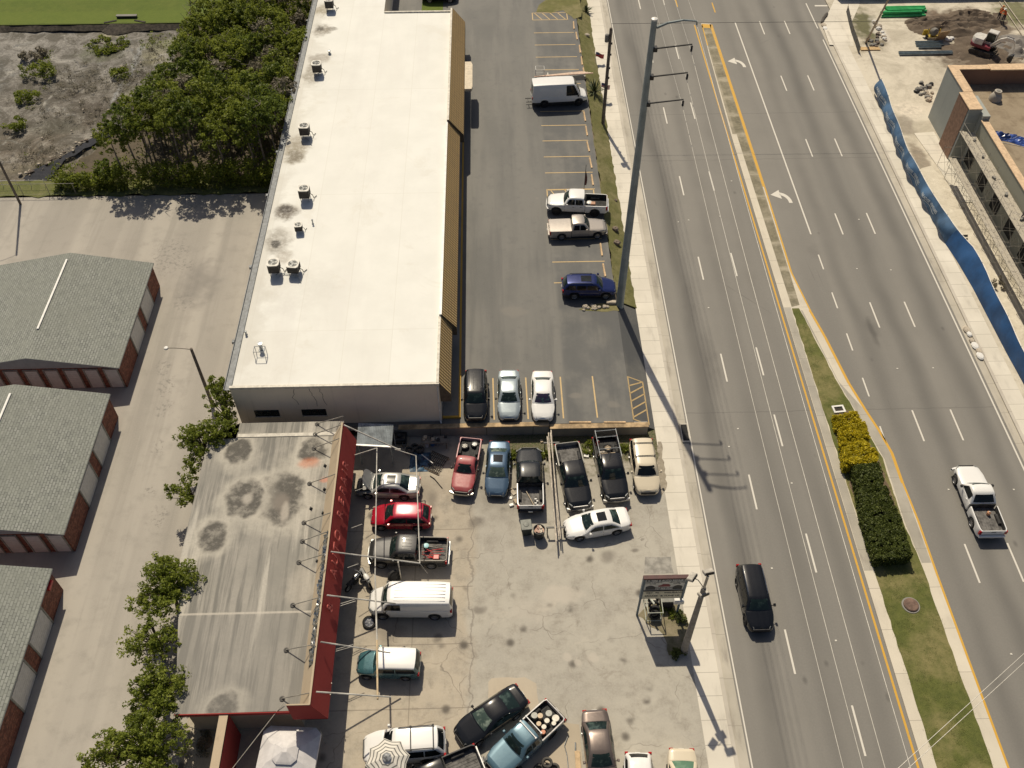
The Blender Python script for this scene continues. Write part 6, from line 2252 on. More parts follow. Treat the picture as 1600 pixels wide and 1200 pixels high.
# dead reeds and sprouting scrub scattered over the pond bed
rr = random.Random(77)
for nm, m_, n_, spots_, sz, sd_ in (("dead_reeds", LEAF_D, 420, ((150, 120, 28, 16), (120, 130, 30, 12), (215, 125, 14, 22), (95, 175, 40, 18), (190, 175, 22, 20), (60, 240, 30, 14), (250, 90, 12, 20)), .16, 201), ("low_sprouts", LEAF_A, 150, ((165, 70, 16, 8), (75, 100, 14, 10), (50, 150, 10, 16), (195, 115, 8, 5), (85, 262, 30, 8), (240, 60, 12, 8)), .11, 202)):
    c_ = []
    for k in range(n_):
        sx, sy, wx, wy = rr.choice(spots_)
        p = at(rr.gauss(sx, wx), rr.gauss(sy, wy), 0)
        if p.x < -36.5 and 78.5 < p.y < 107:
            c_.append((p.x, p.y, rr.uniform(-.1, .08), .34, .14, rr.uniform(-.35, .1)))
    o = leaves(nm, c_, 12, sz, m_, sd_, up=.5, aspect=.16 if nm == "dead_reeds" else .5)
    struct(o, 'stuff', "dead brown reeds flattened over the dry pond bed" if nm == "dead_reeds" else "low green sprouts scattered over the dry pond bed", "reeds" if nm == "dead_reeds" else "sprouts")

# ---------------------------------------------------------------- poles and wires
def steel_pole():
    base = atg(968, 477)
    t = thing("transmission_pole", "very tall blue-grey steel pole with side arms beside the navy SUV", "pole", base)
    H_ = 27.0 - base.z
    MP = plain("blue_grey_pole_paint", (.24, .285, .30), .5, .2, var=.15, scale=.6)
    b = MB()
    b.lathe([(.40, -.1), (.36, .05), (.345, 1), (.31, H_ * .35), (.255, H_ * .7), (.20, H_), (.19, H_ + .03)], 12)
    b.build("shaft", MP, t)
    b = MB()
    b.lathe([(.19, H_ + .03), (.22, H_ + .05), (.21, H_ + .14), (.05, H_ + .2)], 12)
    b.build("cap", M_WHITEP, t)
    tips = []
    for z, l in ((25.0, 2.75), (22.9, 2.75), (20.8, 2.75)):
        z -= base.z
        b = MB()
        b.tube((.25, 0, z), (l, 0, z + .28), .06, .05)
        b.box((.15, -.2, z - .18), (.42, .2, z + .14), bev=.03)
        ar = b.build("arm", M_BLACKM, t)
        b = MB()
        b.lathe([(.04, 0), (.09, .05), (.05, .1), (.09, .15), (.05, .2), (.09, .25), (.05, .3), (.09, .35), (.03, .45)], 8, M=Matrix.Translation((l, 0, z - .26)))
        b.build("insulator", M_BLACKM, ar)
        tips.append((base.x + l, base.y, base.z + z - .26))
    b = MB()
    z = H_ - .5
    b.path([(.2, 0, z), (.9, 0, z + .32), (1.9, 0, z + .50), (2.8, 0, z + .42), (2.85, 0, z + .15)], [.10, .085, .07, .06, .05], 8)
    b.build("arm", MP, t)
    tips.append((base.x + 2.85, base.y, base.z + z + .15))
    return tips
tips = steel_pole()
M_WIRE = plain("aluminium_cable", (.50, .48, .44), .5, .3, var=.1)
for (x, y, z), lab in zip(tips, ("overhead wire from the steel pole's upper dark arm", "overhead wire from the steel pole's middle dark arm", "overhead wire from the steel pole's lowest arm", "overhead wire from the steel pole's curved top arm")):
    t = thing("overhead_wire", lab, "wire", (x, y, z), 0, "wires running along the street")
    b = MB()
    for s in (1, -1):
        pts = []
        for k in range(25):
            d = 95 * k / 24
            sag = 1.6 * (4 * (d / 95) * (1 - d / 95))
            pts.append((0, s * d, -sag * .6))
        b.path(pts, .015, 5)
    b.build("cable", M_WIRE, t, merge=False)
for k, lab in enumerate(("lower cable of the close pair crossing the median near the photo's corner", "upper cable of the close pair crossing the median near the photo's corner")):
    a_, c_ = at(1395 + 16 * k, 1208, 11), at(1610, 1012 + 14 * k, 11)
    d = (c_ - a_)
    t = thing("crossing_wire", lab, "wire", a_, 0, "wires crossing the street")
    b = MB()
    b.tube(tuple(-d * 1.5), tuple(d * 2.2), .016, n=5)
    b.build("cable", M_WIRE, t)
a_, c_ = at(955, 37, 10.5), at(1600, 31, 10.5)
t = thing("crossing_wire", "thin dark wire crossing both carriageways near the top of the photo", "wire", a_)
b = MB()
b.tube((0, 0, 0), tuple((c_ - a_) * 1.6), .018, n=5)
b.build("cable", M_BLACKM, t)
def utility_pole():
    base = atg(942, 194)
    t = thing("utility_pole", "brown wooden utility pole standing beside the small flag on the verge edge", "pole", base)
    b = MB()
    b.lathe([(.21, -.1), (.19, .3), (.15, 10.9), (.02, 11.0)], 10)
    b.build("shaft", plain("pole_wood", (.16, .13, .105), .85, var=.3), t)
    b = MB()
    b.lathe([(.18, 0), (.2, .05), (.2, .75), (.1, .82)], 12, M=Matrix.Translation((-.34, 0, 9.5)))
    b.build("transformer", plain("transformer_grey", (.22, .21, .20), .5), t)
    for z in (9.2, 8.0, 6.5, 5.4):
        b = MB()
        b.box((.1, -.05, z), (.26, .05, z + .2))
        b.build("bracket", M_BLACKM, t)
utility_pole()
def lamp_pole(name, label, base, h, r, col, arm, head=True):
    t = thing(name, label, "light pole", base)
    b = MB()
    b.lathe([(r, -.05), (r * .95, .5), (r * .72, h), (.02, h + .05)], 10)
    b.build("shaft", col, t)
    if arm:
        b = MB()
        pts = [(0, 0, h - .1)]
        for k in range(1, 7):
            f = k / 6
            pts.append((arm[0] * f, arm[1] * f, h - .1 + arm[2] * math.sin(f * math.pi / 2)))
        b.path(pts, .025, 6)
        a_ = b.build("arm", col, t)
        b = MB()
        e = pts[-1]
        b.lathe([(.05, .12), (.15, .08), (.17, -.02), (.12, -.1), (.02, -.12)], 10, M=Matrix.Translation(e))
        b.build("lamp_head", M_WHITEP, a_)
    return t
M_POLEW = plain("weathered_pole", (.17, .145, .12), .85, var=.25)
lamp_pole("street_lamp", "wooden lamp post with thin curved arm rising from the tree by the plaza corner", at(332, 632, 0), 6.6, .15, M_POLEW, (-1.75, -.15, .35))
lamp_pole("street_lamp", "lamp post at the photo's left edge beside the lawn fence", at(32, 319, 0), 11.0, .13, M_POLEW, (-1.8, -.8, .4))
def concrete_pole():
    base = at(1068, 1018, 0)
    t = thing("floodlight_pole", "concrete light pole with floodlight heads beside the repair shop sign", "light pole", base)
    MPC = plain("grey_concrete_pole", (.27, .25, .22), .85, var=.15)
    b = MB()
    b.lathe([(.25, -.05), (.24, .4), (.15, 8.6), (.02, 8.65)], 10)
    b.build("shaft", MPC, t)
    b = MB()
    b.tube((0, 0, 8.5), (.03, .05, 9.9), .085)
    b.build("post_top", M_STEEL, t)
    for (x, y, z, rz) in ((.05, -.05, 8.0, .4), (-.75, .35, 9.3, .9), (.1, .3, 9.95, .2)):
        M = Matrix.Translation((x, y, z)) @ Matrix.Rotation(rz, 4, 'Z') @ Matrix.Rotation(-.5, 4, 'X')
        b = MB()
        b.box((-.3, -.2, -.12), (.3, .2, .12), M=M, bev=.04)
        o = b.build("floodlight", plain("pale_lamp_casing", (.45, .42, .37), .5), t)
        b = MB()
        b.box((-.24, -.206, -.09), (.24, -.201, .09), M=M)
        b.build("lens", M_GLASSDK, o)
    b = MB()
    b.path([(0, 0, 8.6), (-.4, .2, 9.2), (-.72, .33, 9.3)], .03)
    b.tube((.0, 0, 8.2), (.2, -.1, 7.95), .03)
    b.build("bracket", M_STEEL, t)
concrete_pole()
t = thing("site_pole", "thin brown wooden pole leaning on the construction site's grass", "pole", at(1353, 66, 0))
b = MB()
tp = at(1392, -8, 11.0) - at(1353, 66, 0)
b.tube((0, 0, -.1), tuple(tp), .13, .09)
b.build("shaft", plain("tan_pole_wood", (.30, .25, .19), .85), t)
b = MB()
b.lathe([(.25, -.02), (.2, .05), (.14, .06)], 10)
b.build("footing", M_CONC, t)

# ---------------------------------------------------------------- the shop's roadside sign
def shop_sign():
    pl, pr = at(995, 961, 0), at(1057, 961, 0)
    t = thing("shop_sign", "blue-framed roadside sign board of the tire and auto repair shop on two posts", "sign", (pl.x, pl.y, 0))
    wd = (pr - pl).x
    MB_ = plain("sign_blue_frame", (.10, .145, .185), .5, .1)
    ZB, ZM, ZT = 2.45, 3.55, 5.05
    for x in (0, wd):
        b = MB()
        b.box((x - .06, -.06, -.05), (x + .06, .06, ZT))
        b.build("post", MB_, t)
    b = MB()
    b.box((-.10, -.13, ZT - .02), (wd + .10, .13, ZT + .13), 1)
    b.box((-.10, -.12, ZB), (.06, .12, ZT - .02))
    b.box((wd - .06, -.12, ZB), (wd + .10, .12, ZT - .02))
    b.box((.06, -.13, ZM - .05), (wd - .06, .13, ZM + .05), 2)
    b.build("frame", [MB_, plain("sign_maroon", (.07, .02, .02), .6), M_BLACKM], t)
    b = MB()
    b.box((.06, -.09, ZM + .05), (wd - .06, .09, ZT - .02))
    p1 = b.build("upper_panel", plain("sign_pale_panel", (.62, .615, .57), .5, var=.12), t)
    b = MB()
    b.box((.06, -.09, ZB), (wd - .06, .09, ZM - .05))
    p2 = b.build("letter_board", plain("sign_cream_board", (.64, .61, .48), .5, var=.12), t)
    R0 = Matrix.Rotation(math.pi / 2, 4, 'X')
    MK = plain("sign_dark_ink", (.03, .032, .04), .6)
    MWH = plain("sign_white_ink", (.66, .66, .64), .6)
    MG = plain("sign_grey_band", (.10, .11, .12), .6)
    MR = plain("sign_red_ink", (.20, .04, .05), .6)
    cx = wd / 2
    b = MB()
    b.box((.12, -.098, ZT - .34), (wd - .12, -.091, ZT - .06))
    b.build("title_band", MG, p1)
    text_mesh("lettering", "A TIRE & AUTO REPAIR", .28, .004, MWH, p1, Matrix.Translation((cx, -.104, ZT - .20)) @ R0, 'CENTER', .004, 1.0 * wd / 3.4)
    for s, (l1, l2) in ((-1, ("FOREIGN & DOMESTIC", "BRAKES")), (1, ("NEW & USED TIRES", "ENGINES"))):
        text_mesh("lettering", l1, .115, .003, MK, p1, Matrix.Translation((cx + s * wd * .29, -.096, ZT - .46)) @ R0, 'CENTER', .002)
        text_mesh("lettering", l2, .115, .003, MK, p1, Matrix.Translation((cx + s * wd * .29, -.096, ZT - .62)) @ R0, 'CENTER', .002)
    # dark swoosh band with a car outline over the phone number
    def plate(pts, y, m, nm):
        bb = MB()
        bb.face([(x, y, z) for x, z in pts])
        bb.face([(x, y + .004, z) for x, z in pts][::-1])
        return bb.build(nm, m, p1)
    z0 = ZM + .12
    def swoosh(s):
        up_, lo_ = [], []
        for k in range(9):
            f = k / 8
            x = cx + s * (wd * .44 - wd * .36 * f)
            up_.append((x, z0 + .40 + .16 * math.sin(min(1, f * 1.6) * math.pi) - .22 * max(0, f - .4)))
        pts = up_ + [(up_[-1][0], z0), (up_[0][0], z0)]
        return pts
    for s in (-1, 1):
        plate(swoosh(s), -.095, MK, "swoosh")
    plate([(cx - wd * .09, z0), (cx + wd * .09, z0), (cx + wd * .09, z0 + .30), (cx - wd * .09, z0 + .30)], -.094, MK, "swoosh")
    plate([(cx - .36, z0 + .38), (cx + .36, z0 + .38), (cx + .40, z0 + .55), (cx + .26, z0 + .72), (cx - .1, z0 + .74), (cx - .22, z0 + .60), (cx - .42, z0 + .52)], -.097, MR, "car_silhouette")
    text_mesh("lettering", "727-466-5262", .30, .004, MWH, p1, Matrix.Translation((cx, -.105, z0 + .17)) @ R0, 'CENTER', .006, wd / 4.0)
    text_mesh("lettering", "GET  90", .25, .003, MK, p2, Matrix.Translation((.25, -.097, ZM - .30)) @ R0, 'LEFT', .004)
    text_mesh("lettering", "INSURANCE", .25, .003, MK, p2, Matrix.Translation((cx + .1, -.097, ZM - .30)) @ R0, 'LEFT', .004)
    text_mesh("lettering", "BRAKES", .25, .003, MK, p2, Matrix.Translation((.2, -.097, ZM - .72)) @ R0, 'LEFT', .004)
    text_mesh("lettering", "& TUNE UP", .25, .003, MK, p2, Matrix.Translation((cx - .1, -.097, ZM - .72)) @ R0, 'LEFT', .004)
    b = MB()
    b.box((wd - .42, -.2, 1.72), (wd + .22, .1, 2.15), bev=.05)
    b.build("meter_box", M_WHITEP, t)
shop_sign()
t = thing("tyre_trailer", "old metal crate frame holding dark tyres under the roadside sign", "crate", at(1020, 957, 0))
b = MB()
for x in (-.55, .45):
    for y in (-.7, .8):
        b.tube((x, y, 0), (x, y, 1.35), .035)
for z in (.2, 1.33):
    for x in (-.55, .45):
        b.tube((x, -.7, z), (x, .8, z), .03)
    for y in (-.7, .8):
        b.tube((-.55, y, z), (.45, y, z), .03)
b.tube((-.5, .7, 1.4), (-.1, -.2, 1.6), .07)
b.build("crate_frame", plain("pale_green_metal", (.42, .44, .38), .5), t)
b = MB()
for k in range(4):
    b.lathe([(.22, -.1), (.34, -.1), (.38, 0), (.34, .1), (.22, .1), (.20, 0)], 16, M=Matrix.Translation((.02, -.45 + .34 * k, .55 + .05 * k)) @ Matrix.Rotation(1.2, 4, 'X'), caps=False)
b.build("tyre_load", M_RUBBER, t)
t = thing("metal_bin", "dark metal bin behind the sign, right of the tyre crate", "bin", at(1040, 943, 0))
b = MB()
b.box((-.42, -.35, 0), (.42, .35, .85), bev=.04)
b.build("bin_body", plain("dark_bin", (.06, .05, .05), .6), t)
b = MB()
b.box((-.45, -.38, .86), (.45, .38, .93), bev=.02)
b.build("lid", plain("grey_bin_lid", (.2, .2, .18), .6), t)

# ---------------------------------------------------------------- wheel stops
stops = [((896, 34), (897, 46)), ((900, 51), (902, 62)), ((905, 70), (907, 84)), ((908, 88), (910, 103)), ((911, 106), (914, 120)), ((912, 174), (915, 191)), ((915, 196), (918, 214)), ((917, 221), (921, 238)), ((921, 246), (925, 264)), ((924, 272), (927, 291)), ((938, 380), (941, 401)), ((942, 412), (946, 433))]
M_STOP = plain("painted_wheel_stop", (.60, .42, .24), .75, var=.22, scale=2)
first = None
import itertools
def place_stop(a_, c_, lab, grp="wheel stops in the plaza lot"):
    global first
    d = c_ - a_
    m = (a_ + c_) / 2
    rz = math.atan2(d.y, d.x)
    if first is None:
        first = thing("wheel_stop", lab, "wheel stop", (m.x, m.y, LOT), rz, grp)
        b = MB()
        L_ = .85
        rw = []
        for x in (-L_, -L_ + .05, L_ - .05, L_):
            k = 1.0 if abs(x) < L_ - .01 else .85
            rw.append([(x, -.09 * k, .005), (x, -.06 * k, .11 * k), (x, .06 * k, .11 * k), (x, .09 * k, .005)])
        b.grid(rw, 0, True, False)
        b.face(rw[0])
        b.face(rw[-1][::-1])
        b.build("stop_body", M_STOP, first)
        b = MB()
        for x in (-.55, .55):
            b.tube((x, 0, .1), (x, 0, .118), .025, n=6)
        b.build("anchor_bolt", M_BLACKM, first)
        return first
    o = copy_tree(first)
    o.location = (m.x, m.y, LOT)
    o.rotation_euler.z = rz
    o['label'] = lab
    return o
ords = ["farthest", "second", "third", "fourth", "fifth"]
for i, (p, q) in enumerate(stops):
    if i < 5:
        lab = ords[i] + " wheel stop from the far end of the verge, beyond the white van"
    elif i < 10:
        lab = ords[i - 5].replace("farthest", "first") + " wheel stop between the white van and the crew cab pickup, counted from the van"
    else:
        lab = "wheel stop between the champagne pickup and the navy SUV, " + ("farther one" if i == 10 else "beside the navy SUV")
    place_stop(at(*p, LOT), at(*q, LOT), lab)
place_stop(at(888, 660.5, LOT), at(925, 660.5, LOT), "wheel stop in the first empty stall right of the white sedan")
place_stop(at(942, 660.5, LOT), at(979, 660.5, LOT), "wheel stop beside the hatched corner of the plaza lot")

# ---------------------------------------------------------------- verge and street bits
def flag(label, px, py, h, cols, seed):
    p = atg(px, py)
    t = thing("small_flag", label, "flag", p, 0, None)
    b = MB()
    b.tube((0, 0, 0), (0, 0, h), .02)
    b.build("flag_pole", M_WHITEP, t)
    b = MB()
    rr = random.Random(seed)
    rows = []
    for k in range(8):
        f = k / 7
        rows.append([(.02 + f * .95, .10 * math.sin(f * 7) + .02 * j, h - .05 - j * .09 - .35 * f) for j in range(8)])
    b.grid(rows, lambda i, j: 2 if (i < 3 and j < 4) else j % 2, False, True)
    b.build("cloth", cols, t)
FL = [plain("flag_red", (.36, .05, .06), .8), plain("flag_white", (.6, .57, .55), .8), plain("flag_blue", (.05, .07, .2), .8)]
flag("small striped flag on the verge beside the spiky yucca", 938, 154, 2.0, FL, 1)
flag("small pinkish flag on the verge beyond the yucca plant", 930, 98, 1.4, [FL[0], FL[0], FL[2]], 2)
t = thing("feather_banner", "narrow dark red banner on a thin pole behind the white crew cab pickup", "banner", atg(912, 301))
b = MB()
b.tube((0, 0, 0), (.05, 0, 3.3), .025)
b.build("banner_pole", M_BLACKM, t)
b = MB()
rw = []
for k in range(9):
    f = k / 8
    rw.append([(.03, .0, .9 + 2.3 * f), (.20 * math.sin(math.pi * min(1, f + .25)) + .06, .03 * math.sin(f * 5), .9 + 2.3 * f)])
b.grid(rw, 0, False, True)
b.build("cloth", plain("dark_red_cloth", (.09, .025, .025), .8), t)
# pipes leaning beside the white van
t = thing("lumber_bundle", "long pale boards lying across the stall beside the white van", "boards", at(890, 122, LOT), 0)
b = MB()
for k in range(5):
    y = -.2 + .16 * k
    b.box((-4.0 + .3 * k, y, .5 - .05 * k), (2.6 - .25 * k, y + .12, .56 - .05 * k), k % 2, M=Matrix.Rotation(R_(5 + k), 4, 'Z'))
b.build("board", [plain("pink_primed_board", (.55, .36, .28), .7), plain("pale_board", (.62, .52, .40), .7)], t)
for x in (-2.5, 0, 1.6):
    b = MB()
    b.box((x, -.4, 0), (x + .12, .5, .44))
    b.build("bearer", M_STEEL, t)
t = thing("hand_cart", "white tubular cart frame beside the back of the white van", "cart", at(843, 121, LOT))
b = MB()
for x in (-.45, .5):
    b.tube((x, -.3, .1), (x, -.3, 1.1), .025)
    b.tube((x, .5, .1), (x, .5, 1.1), .025)
    b.tube((x, -.3, 1.1), (x, .5, 1.1), .025)
for y in (-.3, .5):
    b.tube((-.45, y, 1.1), (.5, y, 1.1), .025)
    b.tube((-.45, y, .25), (.5, y, .25), .025)
b.build("cart_frame", M_WHITEP, t)
for x in (-.4, .45):
    b = MB()
    b.lathe([(.02, -.03), (.1, -.03), (.1, .03), (.02, .03)], 10, M=Matrix.Translation((x, -.3, .1)) @ Matrix.Rotation(math.pi / 2, 4, 'X'))
    b.build("wheel", M_RUBBER, t)
def rock(label, px, py, r, m, seed, name="stone", group=None, z=None, cat="stone"):
    p = atg(px, py) if z is None else at(px, py, z)
    b = MB()
    rr = random.Random(seed)
    rows = []
    for i in range(5):
        ph = math.pi * i / 4
        rows.append([(r * math.sin(ph) * math.cos(a) * rr.uniform(.75, 1.2) + .001 * i, r * math.sin(ph) * math.sin(a) * rr.uniform(.7, 1.1), r * .6 * math.cos(ph) * rr.uniform(.8, 1.1)) for a in [6.283 * k / 7 for k in range(7)]])
    b.grid(rows, 0, True, False)
    o = b.build(name, m, None, (p.x, p.y, p.z + r * .35))
    return tag(o, label, cat, group)
M_STONE = plain("pale_rubble", (.48, .42, .34), .9, var=.2)
M_BROWNST = plain("brown_boulder", (.19, .15, .12), .9, var=.3)
stl = ["largest pale rubble stone in the pile beside the tall steel pole", "pale stone at the left end of the rubble beside the steel pole"]
for i, (px, py, r) in enumerate(((914, 480, .28), (919, 482, .2), (925, 478, .2), (929, 480, .24), (930, 483, .2), (936, 481, .2), (944, 480, .24), (949, 480, .18), (912, 485, .16), (926, 483, .15))):
    rock("pale broken rubble stone in the little heap beside the navy SUV", px, py, r, M_STONE, 100 + i, group="rubble stones by the steel pole")
t_ = MB()
t_.box((-.42, -.18, 0), (.42, .18, .26), bev=.04)
tag(t_.build("concrete_block", M_STONE, None, atg(955, 474)), "squared pale concrete block lying at the steel pole's foot", "block")
for (px, py, r, lab) in ((961, 360, .42, "brown boulder on the verge beside the champagne pickup"), (963, 381, .40, "brown boulder on the verge, nearer one of two below the champagne pickup"), (917, 56, .32, "pale boulder on the verge near its far end"), (962, 314, .2, "small dark stone on the verge beside the white crew cab pickup")):
    rock(lab, px, py, r, M_BROWNST if 'pale' not in lab else M_STONE, 130 + px)
t = thing("catch_basin", "white square drain frame in the median grass beside the golden shrub", "drain", at(1310, 640, 0), .1)
b = MB()
b.box((-.48, -.36, 0), (.48, -.22, .12)); b.box((-.48, .22, 0), (.48, .36, .12)); b.box((-.48, -.22, 0), (-.34, .22, .12)); b.box((.34, -.22, 0), (.48, .22, .12))
b.build("rim", M_WHITEP, t)
b = MB()
for k in range(7):
    b.box((-.34 + .1 * k, -.22, .03), (-.29 + .1 * k, .22, .07))
b.build("grate", M_BLACKM, t)
t = thing("manhole_cover", "round rusty brown manhole cover in the median grass", "manhole", at(1423, 946, 0))
b = MB()
b.lathe([(.50, 0), (.50, .12), (.44, .17), (.02, .19)], 28)
b.build("cover", plain("rusty_iron", (.165, .105, .08), .85, var=.25), t)
b = MB()
b.lathe([(.62, .0), (.60, .05), (.51, .06)], 28, caps=False)
b.build("collar", M_CONC, t)
rnd = random.Random(77)
M_RPM = plain("white_road_stud", (.68, .65, .58), .5)
rfirst = None
for i, (px, py) in enumerate(((1143, 283), (1108, 235) if False else (1060, 347), (1153, 670), (1139, 698), (1107, 481), (1206, 888), (1237, 755), (1306, 1001), (1482, 765), (1584, 765), (1580, 1022), (1339, 420), (1392, 422), (1402, 576), (1458, 575), (1125, 338), (1076, 344), (1342, 343))):
    p = at(px, py, ROAD)
    if rfirst is None:
        b = MB()
        b.box((-.07, -.06, .003), (.07, .06, .03), bev=.012)
        rfirst = b.build("road_stud", M_RPM)
        o = rfirst
    else:
        o = rfirst.copy()
        COL.objects.link(o)
    o.location = p
    tag(o, "small white reflective stud on the street asphalt", "road stud", "reflective studs on the street")
t = thing("curb_inlet", "dark storm drain opening in the curb under the steel pole's shadow", "drain", at(1071, 676, 0))
b = MB()
b.box((-.35, -.9, -.10), (.28, .9, .02))
b.build("inlet_top", M_CURB, t)
b = MB()
b.box((-.28, -.8, .021), (.2, .8, .026))
b.build("grate", M_DARK, t)
def sandbags(label, pts, seed):
    for i, (px, py, r) in enumerate(pts):
        p = at(px, py, -.1)
        b = MB()
        b.lathe([(.03, 0), (r, .02), (r * 1.1, .10), (r * .8, .18), (.03, .2)], 9)
        o = b.build("sandbag", M_WHITEP if i % 2 else M_STONE, None, p)
        o.scale = (1, 1.5, 1)
        tag(o, label, "sandbag", "sandbags on the right-hand gutter")
sandbags("pale sandbag lying in the gutter by the blue construction screen", ((1510, 516, .28), (1514, 523, .2), (1518, 533, .2), (1523, 541, .28), (1529, 550, .22), (1531, 557, .28)), 1)
sandbags("pale sandbag at the far driveway corner by the black silt fence", ((1287, 40, .3), (1289, 45, .26)), 2)
b = MB()
b.path([(0, 0, .06), (.4, .9, .12), (.9, 1.7, .1), (1.2, 2.2, .06)], [.16, .2, .22, .15], 7)
tag(b.build("silt_sock", plain("dark_sock", (.09, .08, .07), .9), None, at(1284, 36, -.05)), "dark filter sock curled round the far curb corner", "silt sock")

# ---------------------------------------------------------------- repair yard clutter
def gate():
    for i, (a_, c_, r, lab) in enumerate((((857, 676), (869, 850), .045, "leftmost long pale pipe in the rack beside the black pickup"), ((855, 682), (870, 846), .05, "long pipe second from the left in the rack beside the black pickup"), ((860, 676), (876, 842), .045, "long pipe third from the left in the rack beside the black pickup"), ((861, 672), (873, 838), .05, "rightmost long pale pipe in the rack beside the black pickup"))):
        p, q = at(*a_, 1.3), at(*c_, .9)
        b = MB()
        b.tube((0, 0, 0), tuple(q - p), r)
        o = b.build("long_pipe", plain("pale_pipe", (.52, .46, .38), .5, .2, var=.25), None, p)
        tag(o, lab, "pipe", "long pipes stacked on stands")
    t = thing("pipe_stand", "low dark stand holding the near end of the long pipes", "stand", at(868, 834, 0))
    b = MB()
    b.box((-.7, -.06, .82), (.7, .06, .9))
    for x in (-.6, .6):
        b.tube((x, 0, 0), (x, 0, .84), .04)
        b.tube((x, -.35, .03), (x, .35, .03), .03)
    b.build("trestle", M_BLACKM, t)
    t = thing("pipe_stand", "dark stand holding the far end of the long pipes by the wall", "stand", at(861, 706, 0))
    b = MB()
    b.box((-.6, -.06, 1.12), (.6, .06, 1.2))
    for x in (-.5, .5):
        b.tube((x, 0, 0), (x, 0, 1.14), .04)
        b.tube((x, -.35, .03), (x, .35, .03), .03)
    b.build("trestle", M_BLACKM, t)
gate()
t = thing("trash_cart", "square dark wheeled trash bin behind the tail-out black pickup", "bin", at(822, 832, 0), .1)
b = MB()
rw = [[(sx * (.30 + k * .07), sy * (.32 + k * .06), z) for sx, sy in ((-1, -1), (1, -1), (1, 1), (-1, 1))] for k, z in ((0, .1), (.5, .5), (1, 1.0))]
b.grid(rw, 0, True, False)
b.face(rw[0][::-1]); b.face(rw[-1])
b.build("bin_body", plain("dark_green_plastic", (.025, .035, .032), .6), t)
b = MB()
b.box((-.40, -.44, 1.005), (.40, .44, 1.07), bev=.03)
b.lathe([(.2, 1.07), (.18, 1.10), (.05, 1.11)], 10)
b.build("lid", plain("grey_green_lid", (.11, .12, .105), .5, var=.3), t)
for x in (-.28, .28):
    b = MB()
    b.lathe([(.02, -.04), (.12, -.04), (.12, .04), (.02, .04)], 12, M=Matrix.Translation((x, .3, .12)) @ Matrix.Rotation(math.pi / 2, 4, 'Y'))
    b.build("wheel", M_RUBBER, t)
t = thing("trash_barrel", "round dark open barrel full of pale scraps beside the square trash bin", "barrel", at(842, 838, 0))
b = MB()
b.lathe([(.30, 0), (.38, .15), (.40, .5), (.42, .95), (.44, .98), (.40, .98), (.37, .6)], 18, caps=False)
b.build("drum", plain("dark_drum", (.02, .024, .024), .5), t)
b = MB()
rr = random.Random(3)
for k in range(9):
    M = Matrix.Translation((rr.uniform(-.2, .2), rr.uniform(-.2, .2), .86 + .02 * k)) @ Matrix.Rotation(rr.uniform(0, 3), 4, 'Z') @ Matrix.Rotation(rr.uniform(-.6, .6), 4, 'X')
    b.box((-.14, -.1, -.04), (.14, .1, .04), k % 2, M=M)
b.face([(.37 * math.cos(a), .37 * math.sin(a), .8) for a in [6.283 * k / 14 for k in range(14)]], 0)
b.build("scraps", [plain("pink_scrap", (.5, .33, .26), .8), plain("cream_scrap", (.6, .52, .42), .8)], t)
def loose_wheel(label, px, py, r=.38, rot=(0, 0, 0), rim=None, z0=.12):
    p = at(px, py, 0)
    t = thing("spare_wheel", label, "wheel", (p.x, p.y, z0), 0, "wheels lying loose")
    a_, c_ = wheel_mesh(r, .24)
    w_ = a_.build("tyre", M_RUBBER, t)
    w_.rotation_euler = rot
    c_.build("rim", rim or M_RIM, w_)
loose_wheel("wheel with silver rim lying beside the white cargo van's missing front wheel", 577, 974, .45, (.25, .1, 0))
loose_wheel("dark wheel leaning between the grey pickup and the white cargo van", 617, 905, .46, (1.0, .2, .5), M_RIMDK, .38)
def tyre(label, px, py, r, z, grp="tyres at the photo's lower edge"):
    p = at(px, py, z)
    b = MB()
    b.lathe([(r * .52, -.1), (r * .62, -.13), (r * .92, -.12), (r, -.06), (r, .06), (r * .92, .12), (r * .62, .13), (r * .52, .1), (r * .50, 0)], 24, caps=False)
    b.grid([[(r * .52 * math.cos(a), r * .52 * math.sin(a), z_) for a in [6.283 * k / 24 for k in range(24)]] for z_ in (-.1, .1)], 0, True, True)
    tag(b.build("loose_tyre", plain("dusty_tyre", (.07, .065, .058), .9, var=.3), None, p), label, "tyre", grp)
tyre("topmost loose tyre of the group at the photo's lower edge beside the taupe sedan", 855, 1192, .34, .4)
tyre("right-hand loose tyre beside the bent metal strips at the photo's lower edge", 866, 1201, .34, .2)
tyre("middle loose tyre at the photo's very lower edge", 842, 1202, .34, .2)
tyre("left-hand loose tyre nearest the blue pickup's shadow", 808, 1204, .36, .2)
for i, (pp, lab) in enumerate((([(888, 1148), (882, 1165), (886, 1180), (889, 1212)], "kinked thin metal strip left of the taupe sedan"), ([(899, 1160), (899, 1180), (902, 1214)], "straight metal channel lying left of the taupe sedan"), ([(903, 1175), (905, 1190), (907, 1214)], "thin bright rod closest to the taupe sedan"))):
    P_ = [at(x, y, .06) for x, y in pp]
    b = MB()
    b.path([tuple(p - P_[0]) for p in P_], .03 if i != 1 else .05, 5)
    tag(b.build("metal_strip", M_GALV, None, P_[0]), lab, "metal strip")
P_ = at(904, 1205, .05)
b = MB()
b.box((-.16, -1.2, 0), (.16, 1.2, .06), bev=.015)
tag(b.build("wooden_plank", plain("raw_plank", (.55, .40, .24), .8), None, P_), "raw wooden plank lying beside the taupe sedan", "plank")
